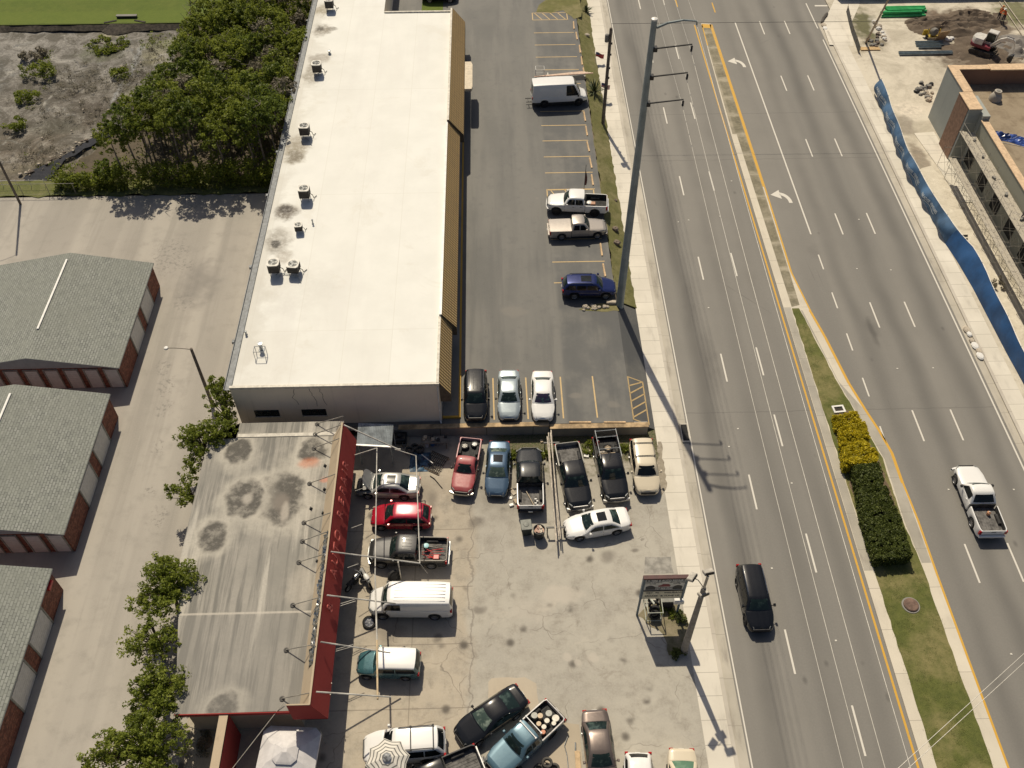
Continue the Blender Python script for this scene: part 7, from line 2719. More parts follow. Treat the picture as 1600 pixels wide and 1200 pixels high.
# motorbikes at the shop front
def motorbike(label, px, py, rz, colm):
    p = at(px, py, 0)
    t = thing("motorbike", label, "motorbike", p, rz)
    for nm, x in (("front_wheel", .68), ("rear_wheel", -.68)):
        b = MB()
        b.lathe([(.20, -.05), (.27, -.07), (.31, 0), (.27, .07), (.20, .05)], 18, M=Matrix.Translation((x, 0, .31)) @ Matrix.Rotation(math.pi / 2, 4, 'X'), caps=False)
        b.lathe([(.02, -.04), (.2, -.03), (.2, .03), (.02, .04)], 12, M=Matrix.Translation((x, 0, .31)) @ Matrix.Rotation(math.pi / 2, 4, 'X'), mi=1)
        b.build(nm, [M_RUBBER, M_GALV], t)
    b = MB()
    b.path([(-.68, 0, .33), (-.2, 0, .42), (.25, 0, .5), (.5, 0, .85)], [.06, .1, .09, .05], 7)
    b.box((-.25, -.16, .25), (.2, .16, .55), bev=.05)
    b.build("chassis", M_BLACKM, t)
    b = MB()
    b.lathe([(.03, -.32), (.16, -.2), (.2, .05), (.13, .26), (.02, .32)], 12, M=Matrix.Translation((.15, 0, .78)) @ Matrix.Rotation(math.pi / 2, 4, 'Y'))
    b.build("tank", colm, t)
    b = MB()
    b.box((-.72, -.13, .70), (-.1, .13, .80), bev=.04)
    b.build("saddle", M_BLACKM, t)
    b = MB()
    b.tube((.68, -.07, .31), (.46, -.07, .95), .03)
    b.tube((.68, .07, .31), (.46, .07, .95), .03)
    b.path([(.36, -.40, 1.0), (.46, -.12, 1.0), (.46, .12, 1.0), (.36, .40, 1.0)], .022)
    b.build("handlebar", M_CHROME, t)
    b = MB()
    b.lathe([(.02, -.08), (.11, -.02), (.12, .06), (.02, .08)], 12, M=Matrix.Translation((.60, 0, .88)) @ Matrix.Rotation(math.pi / 2, 4, 'Y'))
    b.build("headlight", M_HEADL, t)
motorbike("chrome-trimmed motorbike at the shop front between grey pickup and white van", 556, 912, R_(50), M_CHROME)
motorbike("second motorbike with pale fairing, nearer the white van's nose", 573, 908, R_(-60), M_WHITEP)
# clutter under the lean-to and along the wall
t = thing("workbench", "cluttered low bench of parts and buckets against the concrete wall", "bench", at(680, 697, 0))
b = MB()
b.box((-1.0, -.35, .78), (1.0, .35, .85))
for x in (-.9, .9):
    for y in (-.28, .28):
        b.tube((x, y, 0), (x, y, .8), .04)
b.build("bench_top", plain("old_bench_wood", (.2, .17, .14), .9), t)
rr = random.Random(2)
for k in range(9):
    b = MB()
    x, y = rr.uniform(-.85, .85), rr.uniform(-.25, .25)
    s_ = rr.uniform(.07, .15)
    b.box((x - s_, y - s_, .852), (x + s_, y + s_, .852 + s_ * 1.5), 0, bev=.02)
    b.build("machine_part", (M_GALV, M_TANPLY, M_BLACKM)[k % 3], t)
for i, (px, py, mcol, lab, r) in enumerate(((667, 697, M_WHITEP, "white bucket beside the cluttered bench in the shade", .16), (676, 695, plain("blue_barrel", (.05, .14, .32), .5), "blue bucket in front of the cluttered bench", .2), (683, 694, M_GALV, "grey round can in front of the cluttered bench", .2), (632, 698, M_GALV, "pale can in the shade below the lean-to's corner", .15))):
    t = thing("shop_bucket", lab, "bucket", at(px, py, 0))
    b = MB()
    b.lathe([(r * .85, 0), (r, .4), (r * 1.05, .42), (r * .92, .42), (r * .82, .06)], 14, caps=False)
    b.face([(r * .84 * math.cos(a), r * .84 * math.sin(a), .06) for a in [6.283 * k / 14 for k in range(14)]])
    b.build("pail", mcol, t)
    b = MB()
    b.path([(-r, 0, .4), (-r * .7, 0, .62), (r * .7, 0, .62), (r, 0, .4)], .012, 5)
    b.build("handle", M_BLACKM, t)
t = thing("engine_block", "dark greasy engine part standing against the wall beside the lean-to", "engine", at(625, 690, 0))
b = MB()
b.box((-.55, -.4, .1), (.55, .4, .75), bev=.08)
b.lathe([(.16, .75), (.2, .8), (.18, .95), (.05, 1.0)], 10)
b.build("block", M_BLACKM, t)
b = MB()
b.box((-.7, -.5, 0), (.7, .5, .1))
b.build("pallet", M_TANPLY, t)
for i, (px, py) in enumerate(((648, 699), (656, 702), (640, 703))):
    tyre("dark tyre heaped in the shade between the lean-to and the cluttered bench", px, py, .34, .16 + .1 * i, "tyres in the shade by the wall")
t = thing("folded_tarp", "crumpled dark blue tarp in the shade beside the iron grating", "tarp", at(657, 722, 0))
b = MB()
rr = random.Random(6)
rw = []
for i in range(9):
    rw.append([(-.8 + 1.6 * i / 8 + rr.uniform(-.06, .06), -.9 + 1.8 * j / 8, max(.01, rr.uniform(.05, .45) * math.sin(math.pi * i / 8) * math.sin(math.pi * j / 8) + .02)) for j in range(9)])
b.grid(rw, 0, False, False)
b.build("tarp_sheet", plain("blue_tarp", (.06, .12, .19), .35, var=.4), t)
b = MB()
b.tube((.1, .4, .45), (1.0, -.5, .5), .035)
b.build("tarp_pole", M_WHITEP, t)
t = thing("iron_grating", "dark iron grating leaning in the shade left of the faded red pickup", "grating", at(680, 724, 0), -.5)
b = MB()
for k in range(10):
    b.box((-.7 + .15 * k, -.8, .10), (-.66 + .15 * k, .8, .14))
for k in range(5):
    b.box((-.75, -.8 + .4 * k, .14), (.75, -.76 + .4 * k, .18))
b.build("bars", plain("rusty_dark_iron", (.07, .06, .05), .8, .2), t)
b = MB()
b.box((-.8, -.85, 0), (.8, -.75, .1)); b.box((-.8, .75, 0), (.8, .85, .1))
b.build("bearer", M_TANPLY, t)
b = MB()
b.path([(0, 0, .05), (.35, -.3, .06), (.95, -1.15, .05)], .03, 6)
tag(b.build("pry_bar", M_BLACKM, None, at(672, 744, 0)), "dark pry bar lying on the concrete edge of the shade", "bar")
rr = random.Random(14)
for k, (px, py) in enumerate(((794, 764), (797, 778), (802, 770), (806, 784), (799, 790), (808, 762), (846, 690), (850, 708), (921, 708), (927, 704), (916, 713))):
    M = Matrix.Rotation(rr.uniform(0, 3), 4, 'Z')
    b = MB()
    s_ = rr.uniform(.12, .3)
    b.box((-s_, -s_ * .7, .01), (s_, s_ * .7, rr.uniform(.05, .16)), M=M, bev=.02)
    tag(b.build("yard_scrap", (M_TANPLY, M_WHITEP, M_STONE)[k % 3], None, at(px, py, 0)), "small pale scrap lying on the ground in the yard's back row", "scrap", "scraps among the back row of vehicles")
# patio umbrella and canopy tent
def umbrella():
    p = at(605, 1186, 2.35)
    t = thing("patio_umbrella", "white patio umbrella with grey stripe rings covering the white SUV's near side", "umbrella", (p.x, p.y, 0))
    MU = NT("striped_umbrella_cloth")
    x, y, z = MU.xyz()
    k = MU.math('FRACT', MU.math('MULTIPLY', MU.math('SUBTRACT', 2.72, z), 8.6))
    cst = MU.out(MU.mix(MU.math('MULTIPLY', MU.ramp(k, .50, .56), MU.ramp(k, .80, .86, 1, 0)), (.66, .63, .57), (.15, .15, .14)), .8)
    b = MB()
    R1, n = 1.32, 8
    rows = []
    for i in range(9):
        f = i / 8
        row = []
        for k in range(n * 4):
            a = 2 * math.pi * k / (n * 4) + .2
            seg = (k % 4) / 4
            sag = 1 - .075 * math.sin(math.pi * seg) * f - (1 - math.cos(math.pi / n)) * math.sin(math.pi * seg)
            row.append((R1 * f * sag * math.cos(a) + 1e-4, R1 * f * sag * math.sin(a), 2.72 - .58 * f - .06 * math.sin(math.pi * seg) * f * 0))
        rows.append(row)
    b.grid(rows, 0, True, False)
    b.build("canopy", cst, t, merge=False)
    b = MB()
    b.lathe([(.27, 2.70), (.20, 2.75), (.08, 2.84), (.02, 2.86)], 16)
    b.build("vent_cap", plain("umbrella_cap", (.28, .29, .30), .7, var=.5, scale=6), t)
    b = MB()
    b.tube((0, 0, 0), (0, 0, 2.7), .025)
    b.build("pole", M_WHITEP, t)
    b = MB()
    b.lathe([(.28, 0), (.28, .06), (.06, .12)], 16)
    b.build("base", M_BLACKM, t)
umbrella()
def tent():
    p = at(449, 1180, 2.4)
    t = thing("canopy_tent", "white pop-up canopy tent in front of the repair shop's roof edge", "tent", (p.x, p.y, 0), R_(-4))
    MC = plain("white_tent_cloth", (.62, .60, .60), .8, var=.06)
    s, c = 1.72, .42
    def octo(s, c, z):
        return [(-s + c, -s, z), (s - c, -s, z), (s, -s + c, z), (s, s - c, z), (s - c, s, z), (-s + c, s, z), (-s, s - c, z), (-s, -s + c, z)]
    b = MB()
    b.grid([octo(s, .35, 2.05), octo(s, .35, 2.28), octo(s * .62, .5, 2.72), octo(s * .28, .2, 3.02)], 0, True, False)
    b.build("canopy", MC, t, merge=False)
    b = MB()
    b.grid([octo(s * .42, .28, 2.98), octo(s * .36, .24, 3.05), octo(s * .08, .05, 3.3)], 0, True, False)
    b.face(octo(s * .08, .05, 3.3))
    b.build("vent_cap", MC, t, merge=False)
    for x in (-1.6, 1.6):
        for y in (-1.6, 1.6):
            b = MB()
            b.tube((x, y, 0), (x, y, 2.2), .03)
            b.build("leg", M_GALV, t)
tent()
b = MB()
a_, c_ = at(443, 1098, 3.7), at(356, 1210, 2.2)
b.tube((0, 0, 0), tuple(c_ - a_), .022, n=6)
tag(b.build("guy_rope", plain("pale_rope", (.4, .38, .33), .8), None, a_), "thin rope slanting from the shop roof corner down past the tent", "rope")
t = thing("leaf_litter_pile", "heap of dry brown leaves beside the red wing wall's back", "leaves", at(320, 1160, 0))
rr = random.Random(9)
leaves("dry_leaves", [(rr.uniform(-.3, .3), rr.uniform(-.9, .9), .08, .25, .08) for k in range(14)], 30, .07, LEAF_D, 19, t)
b = MB()
b.lathe([(.5, .01), (.3, .08), (.02, .1)], 9)
b.build("mound", plain("dry_soil", (.2, .15, .11), .9), t)

# ---------------------------------------------------------------- fence by the lawn
t = thing("chain_fence", "low chain link fence between the alley and the pond verge", "fence", (-55, 75.6, 0))
for k in range(14):
    b = MB()
    b.tube((-20 + 2.6 * k, 0, 0), (-20 + 2.6 * k, 0, 1.3), .03)
    b.build("post", M_STEEL, t)
b = MB()
b.tube((-20, 0, 1.3), (14, 0, 1.3), .022)
b.tube((-20, 0, .05), (14, 0, .05), .015)
b.build("rail", M_STEEL, t)
b = MB()
for k in range(85):
    x = -20 + .4 * k
    b.tube((x, 0, .05), (x + .4, 0, .67), .004, n=3, cap=False)
    b.tube((x + .4, 0, .67), (x, 0, 1.3), .004, n=3, cap=False)
    b.tube((x + .4, 0, .05), (x, 0, .67), .004, n=3, cap=False)
    b.tube((x, 0, .67), (x + .4, 0, 1.3), .004, n=3, cap=False)
b.build("mesh_wire", M_GALV, t, merge=False)
t = thing("pond_fence_rail", "thin white rail along the pond's near edge at the photo's left side", "rail", at(0, 281, .9))
b = MB()
c_ = at(110, 281, .9) - at(0, 281, .9)
b.tube((-20, 0, 0), tuple(c_), .02)
for k in range(6):
    b.tube((c_.x * k / 5, 0, -.9), (c_.x * k / 5, 0, 0), .02)
b.build("rail_bar", M_WHITEP, t)
t = thing("culvert_headwall", "dark concrete culvert mouth in the lawn bank above the dry pond", "culvert", at(199, 34, 0))
b = MB()
b.box((-1.2, .2, -.2), (1.2, .55, .55))
b.box((-1.25, .15, .55), (1.25, .6, .66), 1)
for s in (-1, 1):
    b.box((s * 1.9 - .75, -.1, -.2), (s * 1.9 + .75, .15, .42), M=Matrix.Rotation(s * -.35, 4, 'Z'))
b.build("headwall", [plain("black_stained_concrete", (.04, .035, .03), .9, var=.4), M_CONC], t)
b = MB()
b.box((-.75, .17, -.15), (.75, .198, .4))
b.build("opening", M_DARK, t)
rr = random.Random(31)
for k, (px, py) in enumerate(((125, 161), (130, 172), (170, 173), (193, 160), (112, 205), (220, 98), (235, 125), (190, 105), (165, 185), (95, 272), (32, 273), (66, 216))):
    rock("pale bit of debris lying on the dry pond bed", px, py, rr.uniform(.12, .3), M_STONE, 300 + k, "debris", "pale debris on the pond bed", 0.0, "debris")
rnd = random.Random(51)
ch = [(36, 278), (52, 264), (78, 251), (104, 238), (132, 221), (152, 210), (178, 200)]
k = 0
for (a0, b0), (a1, b1) in zip(ch, ch[1:]):
    for q in range(7):
        f = rnd.random()
        rock("pale stone lining the dark water channel on the pond bed", a0 + (a1 - a0) * f + rnd.uniform(-2, 4), b0 + (b1 - b0) * f + rnd.uniform(-5, 3), rnd.uniform(.10, .22), M_STONE if rnd.random() < .55 else M_BROWNST, 400 + k, "channel_stone", "stones lining the pond channel", 0.08)
        k += 1

# ---------------------------------------------------------------- construction site
M_BLOCKG = m_stucco("grey_render", (.34, .36, .34), .3)
M_BLOCKGR = m_stucco("green_grey_render", (.33, .33, .27), .25)
M_CAPT = plain("tan_wall_top", (.62, .45, .29), .8, var=.12)
M_OSB = m_stucco("rusty_brown_board", (.30, .17, .115), .5)
site = thing("unfinished_building", "unfinished masonry building with tan wall tops at the construction site", "building", (47.3, 80, 0))
def sb(name, m, boxes, par=site):
    b = MB()
    for lo, hi, *mi in boxes:
        b.box((lo[0] - 47.3, lo[1] - 80, lo[2]), (hi[0] - 47.3, hi[1] - 80, hi[2]), mi[0] if mi else 0)
    return b.build(name, m, par)
wt = sb("tower_wall", [M_BLOCKG], [((47.35, 81.7, 0), (48.2, 86.6, 6.1))])
sb("wall_top", [M_CAPT], [((47.3, 81.7, 6.1), (48.25, 86.65, 6.16))], wt)
pr_ = sb("brown_pier", [plain("brown_stained_render", (.24, .145, .10), .9, var=.15), M_BLOCKG], [((46.9, 79.0, 0), (46.95, 81.68, 6.05)), ((46.952, 78.7, 0), (48.15, 81.66, 6.05), 1)])
sb("wall_top", [M_CAPT], [((46.86, 78.66, 6.05), (48.2, 81.69, 6.12))], pr_)
sb("back_wall", [M_OSB, M_BLOCKG], [((48.2, 85.95, 0), (70, 86.7, 6.05), 0)])
sb("wall_top", [M_CAPT], [((48.26, 85.85, 6.05), (51.5, 86.65, 6.14)), ((51.5, 85.6, 6.05), (70, 86.72, 6.18))])
fw = sb("front_wall", [M_BLOCKGR], [((48.15, 30, 0), (48.75, 78.0, 5.2))])
sb("wall_top", [M_CAPT], [((48.1, 30, 5.2), (48.8, 78.05, 5.27))], fw)
sb("joint_wall", [M_BLOCKG], [((48.16, 78.06, 0), (48.9, 81.69, 5.7))])
for k in range(7):
    y = 77.5 - 3.6 * k
    sb("window_opening", [M_DARK], [((48.12, y - 1.1, .5), (48.149, y + .6, 2.9))], fw)
b = MB()
b.prism([(44.9 - 47.3, 83.6 - 80), (47.1 - 47.3, 83.8 - 80), (47.1 - 47.3, 72 - 80), (45.9 - 47.3, 72 - 80), (45.5 - 47.3, 78 - 80)], -.1, .06)
o = b.build("apron_slab", M_WALK, site)
sb("roof_deck", [m_dirt("sandy_deck", ((.20, .155, .105), (.29, .235, .165), (.36, .305, .23)))], [((48.91, 30, 4.1), (70, 85.94, 4.3)), ((48.76, 30, 4.1), (48.905, 78.0, 4.3))])
sheet("site_path", wobble([(43.0, 40), (46.6, 40), (46.6, 72), (45.0, 78), (43.0, 77)], .9, .25, 21), .004, m_dirt("pale_marl", ((.44, .395, .32), (.60, .55, .455), (.70, .65, .55)), .8))
# scaffolding along the front wall
def scaffold():
    t = thing("scaffold", "scaffolding with two plank decks along the unfinished front wall", "scaffold", (46.9, 62, 0))
    xs_ = (-.35, .85)
    b = MB()
    ys = [16.0 - 2.15 * k for k in range(18)]
    for y in ys:
        for x in (-1.35, -.35, .85):
            b.tube((x, y, 0), (x, y, 2.4 if x < -1 else 4.6), .02, n=5)
        for z in (2.2, 3.9):
            b.tube((-.35, y, z), (.85, y, z), .018, n=5)
        b.tube((-1.35, y, 2.2), (-.35, y, 2.2), .024, n=5)
    b.build("uprights", M_STEEL, t)
    b = MB()
    for k, (y0, y1) in enumerate(zip(ys, ys[1:])):
        for x in (-1.35, -.35):
            b.tube((x, y0, .3), (x, y1, 2.1), .012, n=4)
            b.tube((x, y1, .3), (x, y0, 2.1), .012, n=4)
        b.tube((-.35, y0, 2.3), (-.35, y1, 3.9), .012, n=4)
        b.tube((-.35, y1, 2.3), (-.35, y0, 3.9), .012, n=4)
        b.tube((-1.4, y0, 1.2), (.85, y1, 2.4), .016, n=4)
    b.build("braces", M_STEEL, t)
    MPL = NT("mortar_splashed_planks")
    f = MPL.noise(2.2, 6, .75)
    cpl = MPL.out(MPL.mix(MPL.ramp(f, .45, .62), (.42, .38, .31), MPL.mix(MPL.ramp(MPL.noise(9, 4), .4, .6), (.14, .125, .11), (.50, .46, .39))), .9)
    for nm, x0, x1, z, ya, yb in (("plank_deck", -.42, .95, 3.9, -20, 16.2), ("plank_deck", -1.6, -.85, 2.2, -20, 14.2)):
        b = MB()
        n_ = 3 if x1 - x0 > .8 else 2
        for q in range(n_):
            w_ = (x1 - x0) / n_
            b.box((x0 + q * w_, ya + .2 * q, z + .03), (x0 + (q + 1) * w_ - .02, yb - .15 * q, z + .075))
        b.build(nm, cpl, t)
    b = MB()
    for y in (16.0, 14.9):
        b.tube((-.3, y, 4.0), (-.3, y, 4.9), .02, n=4)
    b.path([(-.3, 16.1, 4.9), (-.3, 11, 4.9)], .02, 4)
    b.path([(-.3, 16.1, 4.9), (.8, 16.1, 4.9)], .02, 4)
    b.build("guard_rail", M_STEEL, t)
scaffold()
rr = random.Random(61)
for k in range(9):
    b = MB()
    s_ = rr.uniform(.14, .24)
    b.box((-s_, -s_ * .5, 0), (s_, s_ * .5, .2), bev=.015)
    y = 76.5 - 2.9 * k + rr.uniform(-.6, .6)
    o = b.build("masonry_block", M_CONC, None, (47.0 + rr.uniform(-.0, .5), y, 3.98))
    o.rotation_euler.z = rr.uniform(0, 3)
    tag(o, "grey masonry block resting on the upper scaffold deck", "block", "blocks on the scaffold")
# blue printed screen along the site edge
def screen():
    t = thing("fence_screen", "blue printed fabric screen sagging along the construction site's sidewalk", "fence", (42.6, 70, 0))
    base = [(42.85, 91.4), (42.72, 88), (42.5, 84.5), (42.3, 81), (42.05, 78), (42.1, 75), (42.25, 72), (42.3, 69), (42.35, 66.5), (42.7, 63.5), (42.9, 60), (42.95, 56), (43.0, 52), (43.15, 48), (43.2, 40), (43.2, 30)]
    topx = [43.1, 42.9, 42.55, 42.3, 42.1, 42.15, 42.35, 42.45, 42.85, 43.5, 43.55, 43.35, 43.25, 43.2, 43.3, 43.3]
    rr = random.Random(12)
    pts = []
    N = 110
    acc = [0]
    for (a0, b0), (a1, b1) in zip(base, base[1:]):
        acc.append(acc[-1] + math.hypot(a1 - a0, b1 - b0))
    def ev(s, arr):
        for i in range(len(acc) - 1):
            if s <= acc[i + 1] or i == len(acc) - 2:
                f = (s - acc[i]) / (acc[i + 1] - acc[i])
                return arr[i] + (arr[i + 1] - arr[i]) * f
    rows = []
    rows_p, rows_b = [], []
    tot = acc[-1]
    split = 25.2
    for k in range(N * 2 + 1):
        s = tot * k / (N * 2)
        x0, y = ev(s, [p[0] for p in base]), ev(s, [p[1] for p in base])
        x1 = ev(s, topx)
        h = 1.75 + .08 * math.sin(s * .9)
        bulge = .20 * math.sin(s * 2 * math.pi / 4.6) + .10 * math.sin(s * 2.9 + 1)
        row = []
        for j in range(11):
            f = j / 10
            out_ = -(bulge * .9 + .30) * math.sin(math.pi * f) * (1.0 if s < split else .35)
            low = .10 * (math.sin(s * 1.37) + 1) if s < split else .03
            row.append((x0 + (x1 - x0) * f + out_ - 42.6, y - 70, low + (h - low) * f))
        rows.append(row)
        if s <= split + .3:
            rows_p.append(row)
        if s >= split:
            rows_b.append(row)
    b = MB()
    b.grid(rows_p, 0, False, True)
    p_ = b.build("printed_fabric", plain("printed_blue_fabric", (.055, .125, .235), .75, var=.25, scale=.7), t, merge=False)
    b = MB()
    b.grid(rows_b, 0, False, True)
    b.build("plain_fabric", plain("deep_blue_fabric", (.012, .070, .20), .7, var=.2, scale=.5), t, merge=False)
    MT = plain("screen_print", (.52, .56, .58), .8)
    for s0 in (.8, 5.4, 10.0, 14.6, 19.2):
        body = "PARADISE VENTURES" if True else ""
        me_o = text_mesh("print_lettering", body, .42, .0, MT, t, None, 'LEFT', .004, .80)
        for v in me_o.data.vertices:
            s = s0 + v.co.x
            f = .60 + v.co.y / 1.75
            i = min(len(rows) - 2, max(0, int(s / tot * N * 2)))
            fr = s / tot * N * 2 - i
            j = min(9, max(0, int(f * 10)))
            fj = f * 10 - j
            A = Vector(rows[i][j]).lerp(Vector(rows[i + 1][j]), fr)
            B = Vector(rows[i][j + 1]).lerp(Vector(rows[i + 1][j + 1]), fr)
            q = A.lerp(B, fj)
            v.co = q + Vector((-.03, 0, .012))
        b = MB()
        strip_ = []
        for k in range(9):
            s = s0 + .7 + 2.4 * k / 8
            i = min(len(rows) - 2, int(s / tot * N * 2))
            strip_.append([tuple(Vector(rows[i][4]) * (1 - q) + Vector(rows[i][5]) * q + Vector((-.03, 0, .012))) for q in (.1 + .3 * math.sin(k * .7), .45 + .3 * math.sin(k * .7))])
        b.grid(strip_, 0, False, False)
        b.build("print_underline", MT, t, merge=False)
    for k in range(0, N * 2, 12):
        x1, y, z = rows[k][-1]
        b = MB()
        b.tube((x1 + .06, y, 0), (x1 + .04, y, z + .08), .03)
        b.build("post", M_GALV, t)
    b = MB()
    b.path([(r[-1][0] + .03, r[-1][1], r[-1][2] + .02) for r in rows[::4]], .022, 5)
    b.build("top_rail", M_WHITEP, t, merge=False)
screen()
t = thing("silt_fence", "low black silt fence curving round the site's far corner", "fence", at(1330, 45, 0))
b = MB()
pp = [at(x, y, 0) - at(1330, 45, 0) for x, y in ((1322, 18), (1326, 36), (1330, 52), (1336, 68), (1341, 84))]
rw = [[(p.x, p.y, 0), (p.x + .1, p.y, .45), (p.x + .04, p.y, .85)] for p in pp]
b.grid(rw, 0, False, True)
b.build("fabric", plain("black_silt_fabric", (.035, .038, .042), .6, var=.4), t)
b = MB()
for p in pp:
    b.tube((p.x + .05, p.y, 0), (p.x + .05, p.y, 1.0), .025, n=5)
b.build("stake", M_TANPLY, t)
t = thing("site_fence", "dark mesh-covered fence along the far side of the construction site", "fence", (44.0, 112.6, 0))
b = MB()
b.grid([[(0 + 3 * k, .05 * math.sin(k), .05), (0 + 3 * k, .05 * math.cos(k * 2), 1.75)] for k in range(14)], lambda i, j: 1 if i > 3 else 0, False, True)
b.build("mesh_fabric", [plain("olive_mesh", (.16, .17, .11), .8, var=.3), plain("navy_mesh", (.08, .11, .19), .7, var=.3)], t)
b = MB()
for k in range(14):
    b.tube((3 * k, .05, 0), (3 * k, .05, 1.8), .03)
b.build("post", M_GALV, t)
# green pipes, blue steel, timber
MGP = plain("green_plastic_pipe", (.045, .42, .13), .4, var=.12)
o0 = at(1413, 18, 0)
for i, (px0, px1, py, z) in enumerate(((1378, 1446, 24, .16), (1380, 1444, 20.5, .16), (1382, 1448, 17, .16), (1384, 1446, 13, .16), (1376, 1440, 18.5, .5), (1386, 1444, 15, .5), (1382, 1445, 10.5, .16))):
    a_, c_ = at(px0, py + 1, z), at(px1, py, z)
    b = MB()
    n_ = 12
    L_ = (c_ - a_).length
    M = (c_ - a_).to_track_quat('Z', 'Y').to_matrix().to_4x4()
    b.lathe([(.13, 0), (.155, 0), (.155, L_), (.13, L_), (.13, 0)], n_, M=M, caps=False)
    o = b.build("green_pipe", MGP, None, a_)
    tag(o, "bright green plastic pipe in the stack at the construction site", "pipe", "green pipes stacked on the site")
MBS = plain("blue_grey_steel", (.20, .255, .29), .5, .2, var=.15)
for i, (x0, x1, py, lab) in enumerate(((1404, 1489, 82.5, "longest blue-grey steel channel on the site, nearest the street corner"), (1405, 1489, 85, "long blue-grey steel channel lying against the longest one"), (1430, 1474, 66.5, "thick blue-grey steel channel at the far side of the stack"), (1431, 1475, 70.5, "blue-grey steel channel second from the far side of the stack"), (1435, 1471, 74.5, "short blue-grey offcut in the middle of the steel stack"))):
    a_, c_ = at(x0, py, .1), at(x1, py, .1)
    b = MB()
    L_ = (c_ - a_).x
    b.box((0, -.14, 0), (L_, .14, .03))
    b.box((0, -.14, .03), (L_, -.11, .14))
    b.box((0, .11, .03), (L_, .14, .14))
    tag(b.build("steel_channel", MBS, None, a_), lab, "steel channel", "steel channels on the site")
a_ = at(1344, 77, 0)
b = MB()
b.box((0, -.35, 0), (2.3, .35, .12), bev=.02)
tag(b.build("timber_board", plain("yellow_timber", (.52, .36, .18), .8), None, a_), "yellow timber board lying inside the silt fence", "board")
a_ = at(1468, 62, 0)
b = MB()
b.box((-.7, -.02, 0), (.7, .02, 1.4), M=Matrix.Rotation(.25, 4, 'Z') @ Matrix.Rotation(.35, 4, 'X'))
tag(b.build("plywood_sheet", plain("plywood", (.52, .37, .2), .8), None, a_), "tan plywood sheet leaning up beside the mixer", "plywood")
t = thing("concrete_mixer", "yellow-trimmed concrete mixer beside the leaning plywood sheet", "mixer", at(1456, 60, 0))
b = MB()
b.lathe([(.12, -.5), (.45, -.25), (.48, .1), (.30, .5), (.26, .55)], 14, M=Matrix.Translation((0, 0, .85)) @ Matrix.Rotation(1.0, 4, 'X'))
b.build("drum", plain("dusty_drum", (.16, .15, .135), .7), t)
b = MB()
b.box((-.6, -.3, .25), (.6, .3, .35)); b.box((-.7, -.05, .3), (-.6, .05, 1.2)); b.box((.6, -.05, .3), (.7, .05, 1.2)); b.box((-1.1, .3, .2), (-.6, .5, .9), bev=.05)
b.build("mixer_frame", plain("site_yellow", (.45, .32, .03), .6), t)
for x in (-.7, .7):
    b = MB()
    b.lathe([(.03, -.07), (.25, -.07), (.25, .07), (.03, .07)], 14, M=Matrix.Translation((x, 0, .25)) @ Matrix.Rotation(math.pi / 2, 4, 'Y'))
    b.build("wheel", M_RUBBER, t)
for i, (px, py, r) in enumerate(((1481, 63, .45), (1486, 61, .35), (1478, 60, .3))):
    rock("white lumpy sack beside the leaning plywood sheet", px, py, r, M_WHITEP, 700 + i, "cement_sack", "sacks on the site", 0, "sack")
# rubble heaps on the site
rr = random.Random(71)
k = 0
for cx_, cy_, n_, m_, lab, nm in ((1439, 137, 18, (M_BLACKM, M_CONC), "dark rubble chunk in the small heap left of the grey tower wall", "rubble_chunk"), (1450, 147, 12, (M_CONC, M_STONE), "grey rubble chunk in the heap against the grey tower wall", "rubble_chunk"), (1378, 46, 22, (M_WHITEP, M_STONE), "white rubble chunk in the line along the site's grass edge", "rubble_chunk"), (1366, 66, 10, (M_CONC, M_BROWNST), "grey chunk round the foot of the leaning site pole", "rubble_chunk")):
    for q in range(n_):
        if cx_ == 1378:
            f = rr.random()
            px, py = 1366 + 18 * f + rr.uniform(-3, 3), 32 + 34 * f + rr.uniform(-3, 3)
        else:
            px, py = cx_ + rr.gauss(0, 6), cy_ + rr.gauss(0, 5)
        rock(lab, px, py, rr.uniform(.15, .38), m_[q % 2], 800 + k, nm, lab.replace("chunk ", "chunks "), 0, "rubble")
        k += 1
# churned soil mounds
def mound(label, cx, cy, rx, ry, h, seed, m):
    b = MB()
    n = 26
    rows = []
    for j in range(n + 1):
        row = []
        for i in range(n + 1):
            u, v = -1 + 2 * i / n, -1 + 2 * j / n
            e = max(0, 1 - u * u - v * v)
            z = -.06 + h * (e ** .6) * (.55 + .9 * mnoise.fractal(Vector((u * 2.6 + seed, v * 2.6, seed)), .9, 2.2, 4))
            row.append((u * rx, v * ry, max(-.08, z)))
        rows.append(row)
    b.grid(rows, 0, False, True)
    tag(b.build("soil_mound", m, None, (cx, cy, 0)), label, "soil heap", "churned soil on the site")
MSOIL = m_dirt("dark_churned_soil", ((.065, .048, .034), (.115, .086, .062), (.17, .135, .10)), .6)
mound("long dark soil heap behind the steel channels", *at(1478, 42)[:2], 4.8, 2.6, .9, 3, MSOIL)
mound("dark soil heap beside the green pipes", *at(1450, 36)[:2], 3.0, 1.4, .6, 8, MSOIL)
mound("dark rutted soil under the white excavator", *at(1535, 80)[:2], 5.2, 3.8, .3, 5, MSOIL)
mound("dark soil heap beyond the white excavator's cab", *at(1525, 30)[:2], 4.0, 2.4, .8, 9, MSOIL)
mound("grey soil heap at the photo's right edge beside the excavator bucket", *at(1592, 72)[:2], 3.0, 2.8, .7, 12, m_dirt("grey_soil", ((.12, .11, .10), (.2, .185, .17), (.28, .26, .24)), .8))
